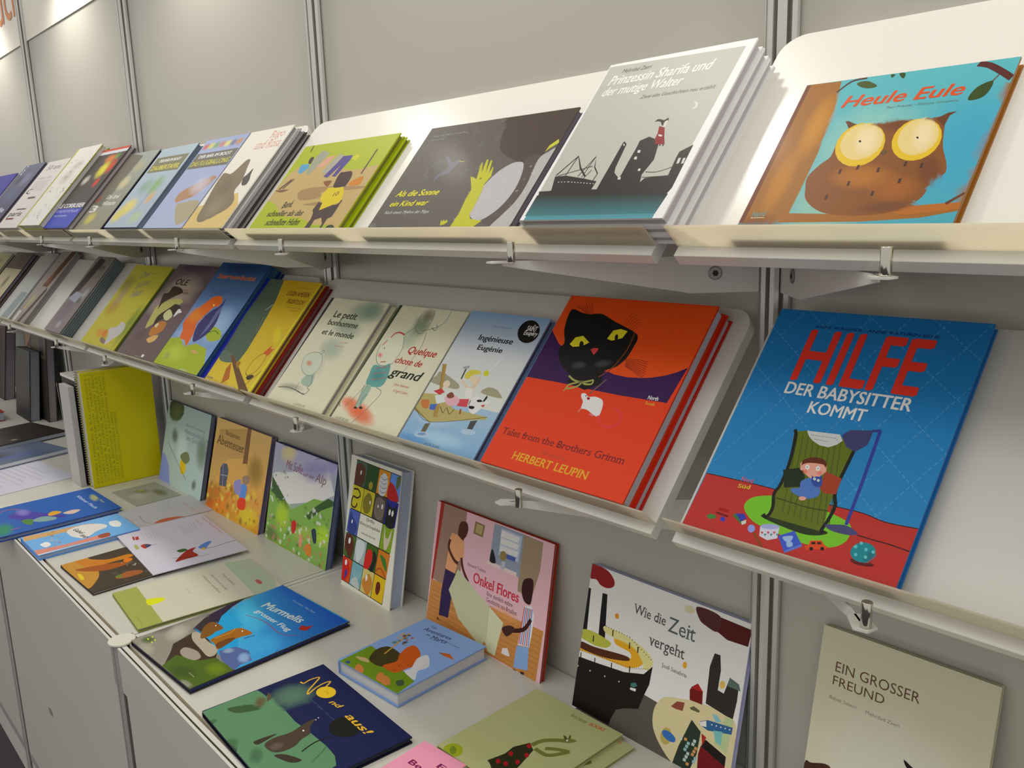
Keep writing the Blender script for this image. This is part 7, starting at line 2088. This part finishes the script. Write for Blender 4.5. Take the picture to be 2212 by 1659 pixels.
# wire binding: one small ring after another
RV, RF = [], []
for i in range(46):
    z = ZT + 0.012 + i * 0.0071
    v, f = box(-2.040, -0.242, z, -2.030, -0.2365, z + 0.0028); n = len(RV); RV += v; RF += [tuple(q + n for q in g) for g in f]
o = child('wire_binding', (RV, RF), M_CHROME, root); o.matrix_parent_inverse = inv; o['kind'] = 'stuff'
# pad
upright('wire_bound_pad', -2.145, -2.042, -0.2600, -0.2440, ZT, 1.100, 'tall pale grey bundle of leaves left of the yellow catalogue', 'pad',
    [('page_block', box(-2.135, -0.2600, ZT+0.0005, -2.045, -0.2450, 1.100), M_GREYP, None), ('curled_leaf', ([(-2.150, -0.262, 1.100), (-2.143, -0.262, 1.055), (-2.137, -0.261, 0.98), (-2.134, -0.2606, 0.82), (-2.132, -0.2606, 0.82), (-2.134, -0.261, 0.98), (-2.140, -0.262, 1.055), (-2.146, -0.262, 1.100)], [(0, 1, 6, 7), (1, 2, 5, 6), (2, 3, 4, 5)]), M_GREYP, None)])
upright('archive_box', -2.185, -2.045, -0.238, -0.045, ZT, 1.126, 'black archive box with a white punched lid behind the pale bundle', 'box',
    [('box_body', box(-2.185, -0.238, ZT+0.0005, -2.048, -0.045, 1.114), mat('black_card', (0.03, 0.027, 0.025), 0.6), None), ('lid', box(-2.187, -0.240, 1.114, -2.046, -0.043, 1.122), M_STEEL, None)]
    + [('lid_hole', cyl((-2.12, -0.17 + i*0.07), 0.004, 1.1221, 1.1224, 12), M_DARK, None) for i in range(2)])
def leaner(xr, w, t, h, ylo, lean, cover, pages, label, art=None):
    """thick book leaning on the wall, front cover towards the aisle"""
    V = Vector((0, math.sin(lean), math.cos(lean))); N = Vector((1, 0, 0)).cross(V)
    r = make_book('photo_book', Vector((xr - w, ylo, ZT + 0.0005)), (1, 0, 0), V, w, h, t, cover, pages, label, 'thick books leaning on the wall at the far left')
    if art:
        A, T = build_art(art, w, h); art_obj('cover_print', A, r, None)
leaner(-3.005, 0.22, 0.030, 0.340, -0.100, 0.08, (42, 38, 36), (138, 136, 140), 'thick dark book leaning nearest the black archive box', [('P', (87, 80, 47), [200, 2400, 2190, 2400, 2190, 3390, 200, 3390]), ('P', (44, 42, 38), [1300, 2500, 1900, 2500, 1900, 3300, 1300, 3300])])
leaner(-3.075, 0.21, 0.036, 0.270, -0.150, 0.12, (33, 29, 32), (139, 143, 152), 'second thick black book leaning in front, bluish page edges')
leaner(-3.20, 0.30, 0.018, 0.36, -0.052, 0.06, (90, 42, 30), (90, 58, 44), 'tall reddish brown book with a pale peaked pattern', [('P', (160, 128, 108), [100, 2300, 2900, 2300, 2900, 3600, 100, 3600]), ('P', (92, 54, 38), [100, 2300, 1000, 2900, 1500, 2200, 2300, 2700, 2900, 2000, 2900, 1500, 100, 1500])])
leaner(-3.62, 0.25, 0.040, 0.330, -0.120, 0.14, (44, 36, 40), (124, 122, 128), 'dark wine-red topped book left of the tall reddish brown one', [('P', (74, 32, 40), [100, 2600, 2400, 2600, 2400, 3290, 100, 3290])])
leaner(-3.92, 0.25, 0.03, 0.30, -0.20, 0.16, (90, 88, 92), (108, 106, 112), 'grey book at the very edge of the picture beside the wine-red one')
make_book('picture_book', Vector((-3.40, -0.36, ZT + 0.036)), (1, 0, 0), (0, 1, 0), 0.22, 0.15, 0.035, (160, 32, 24), (154, 168, 176), 'thick block with a red cover at the left picture edge', 'books and leaflets lying on the counter')
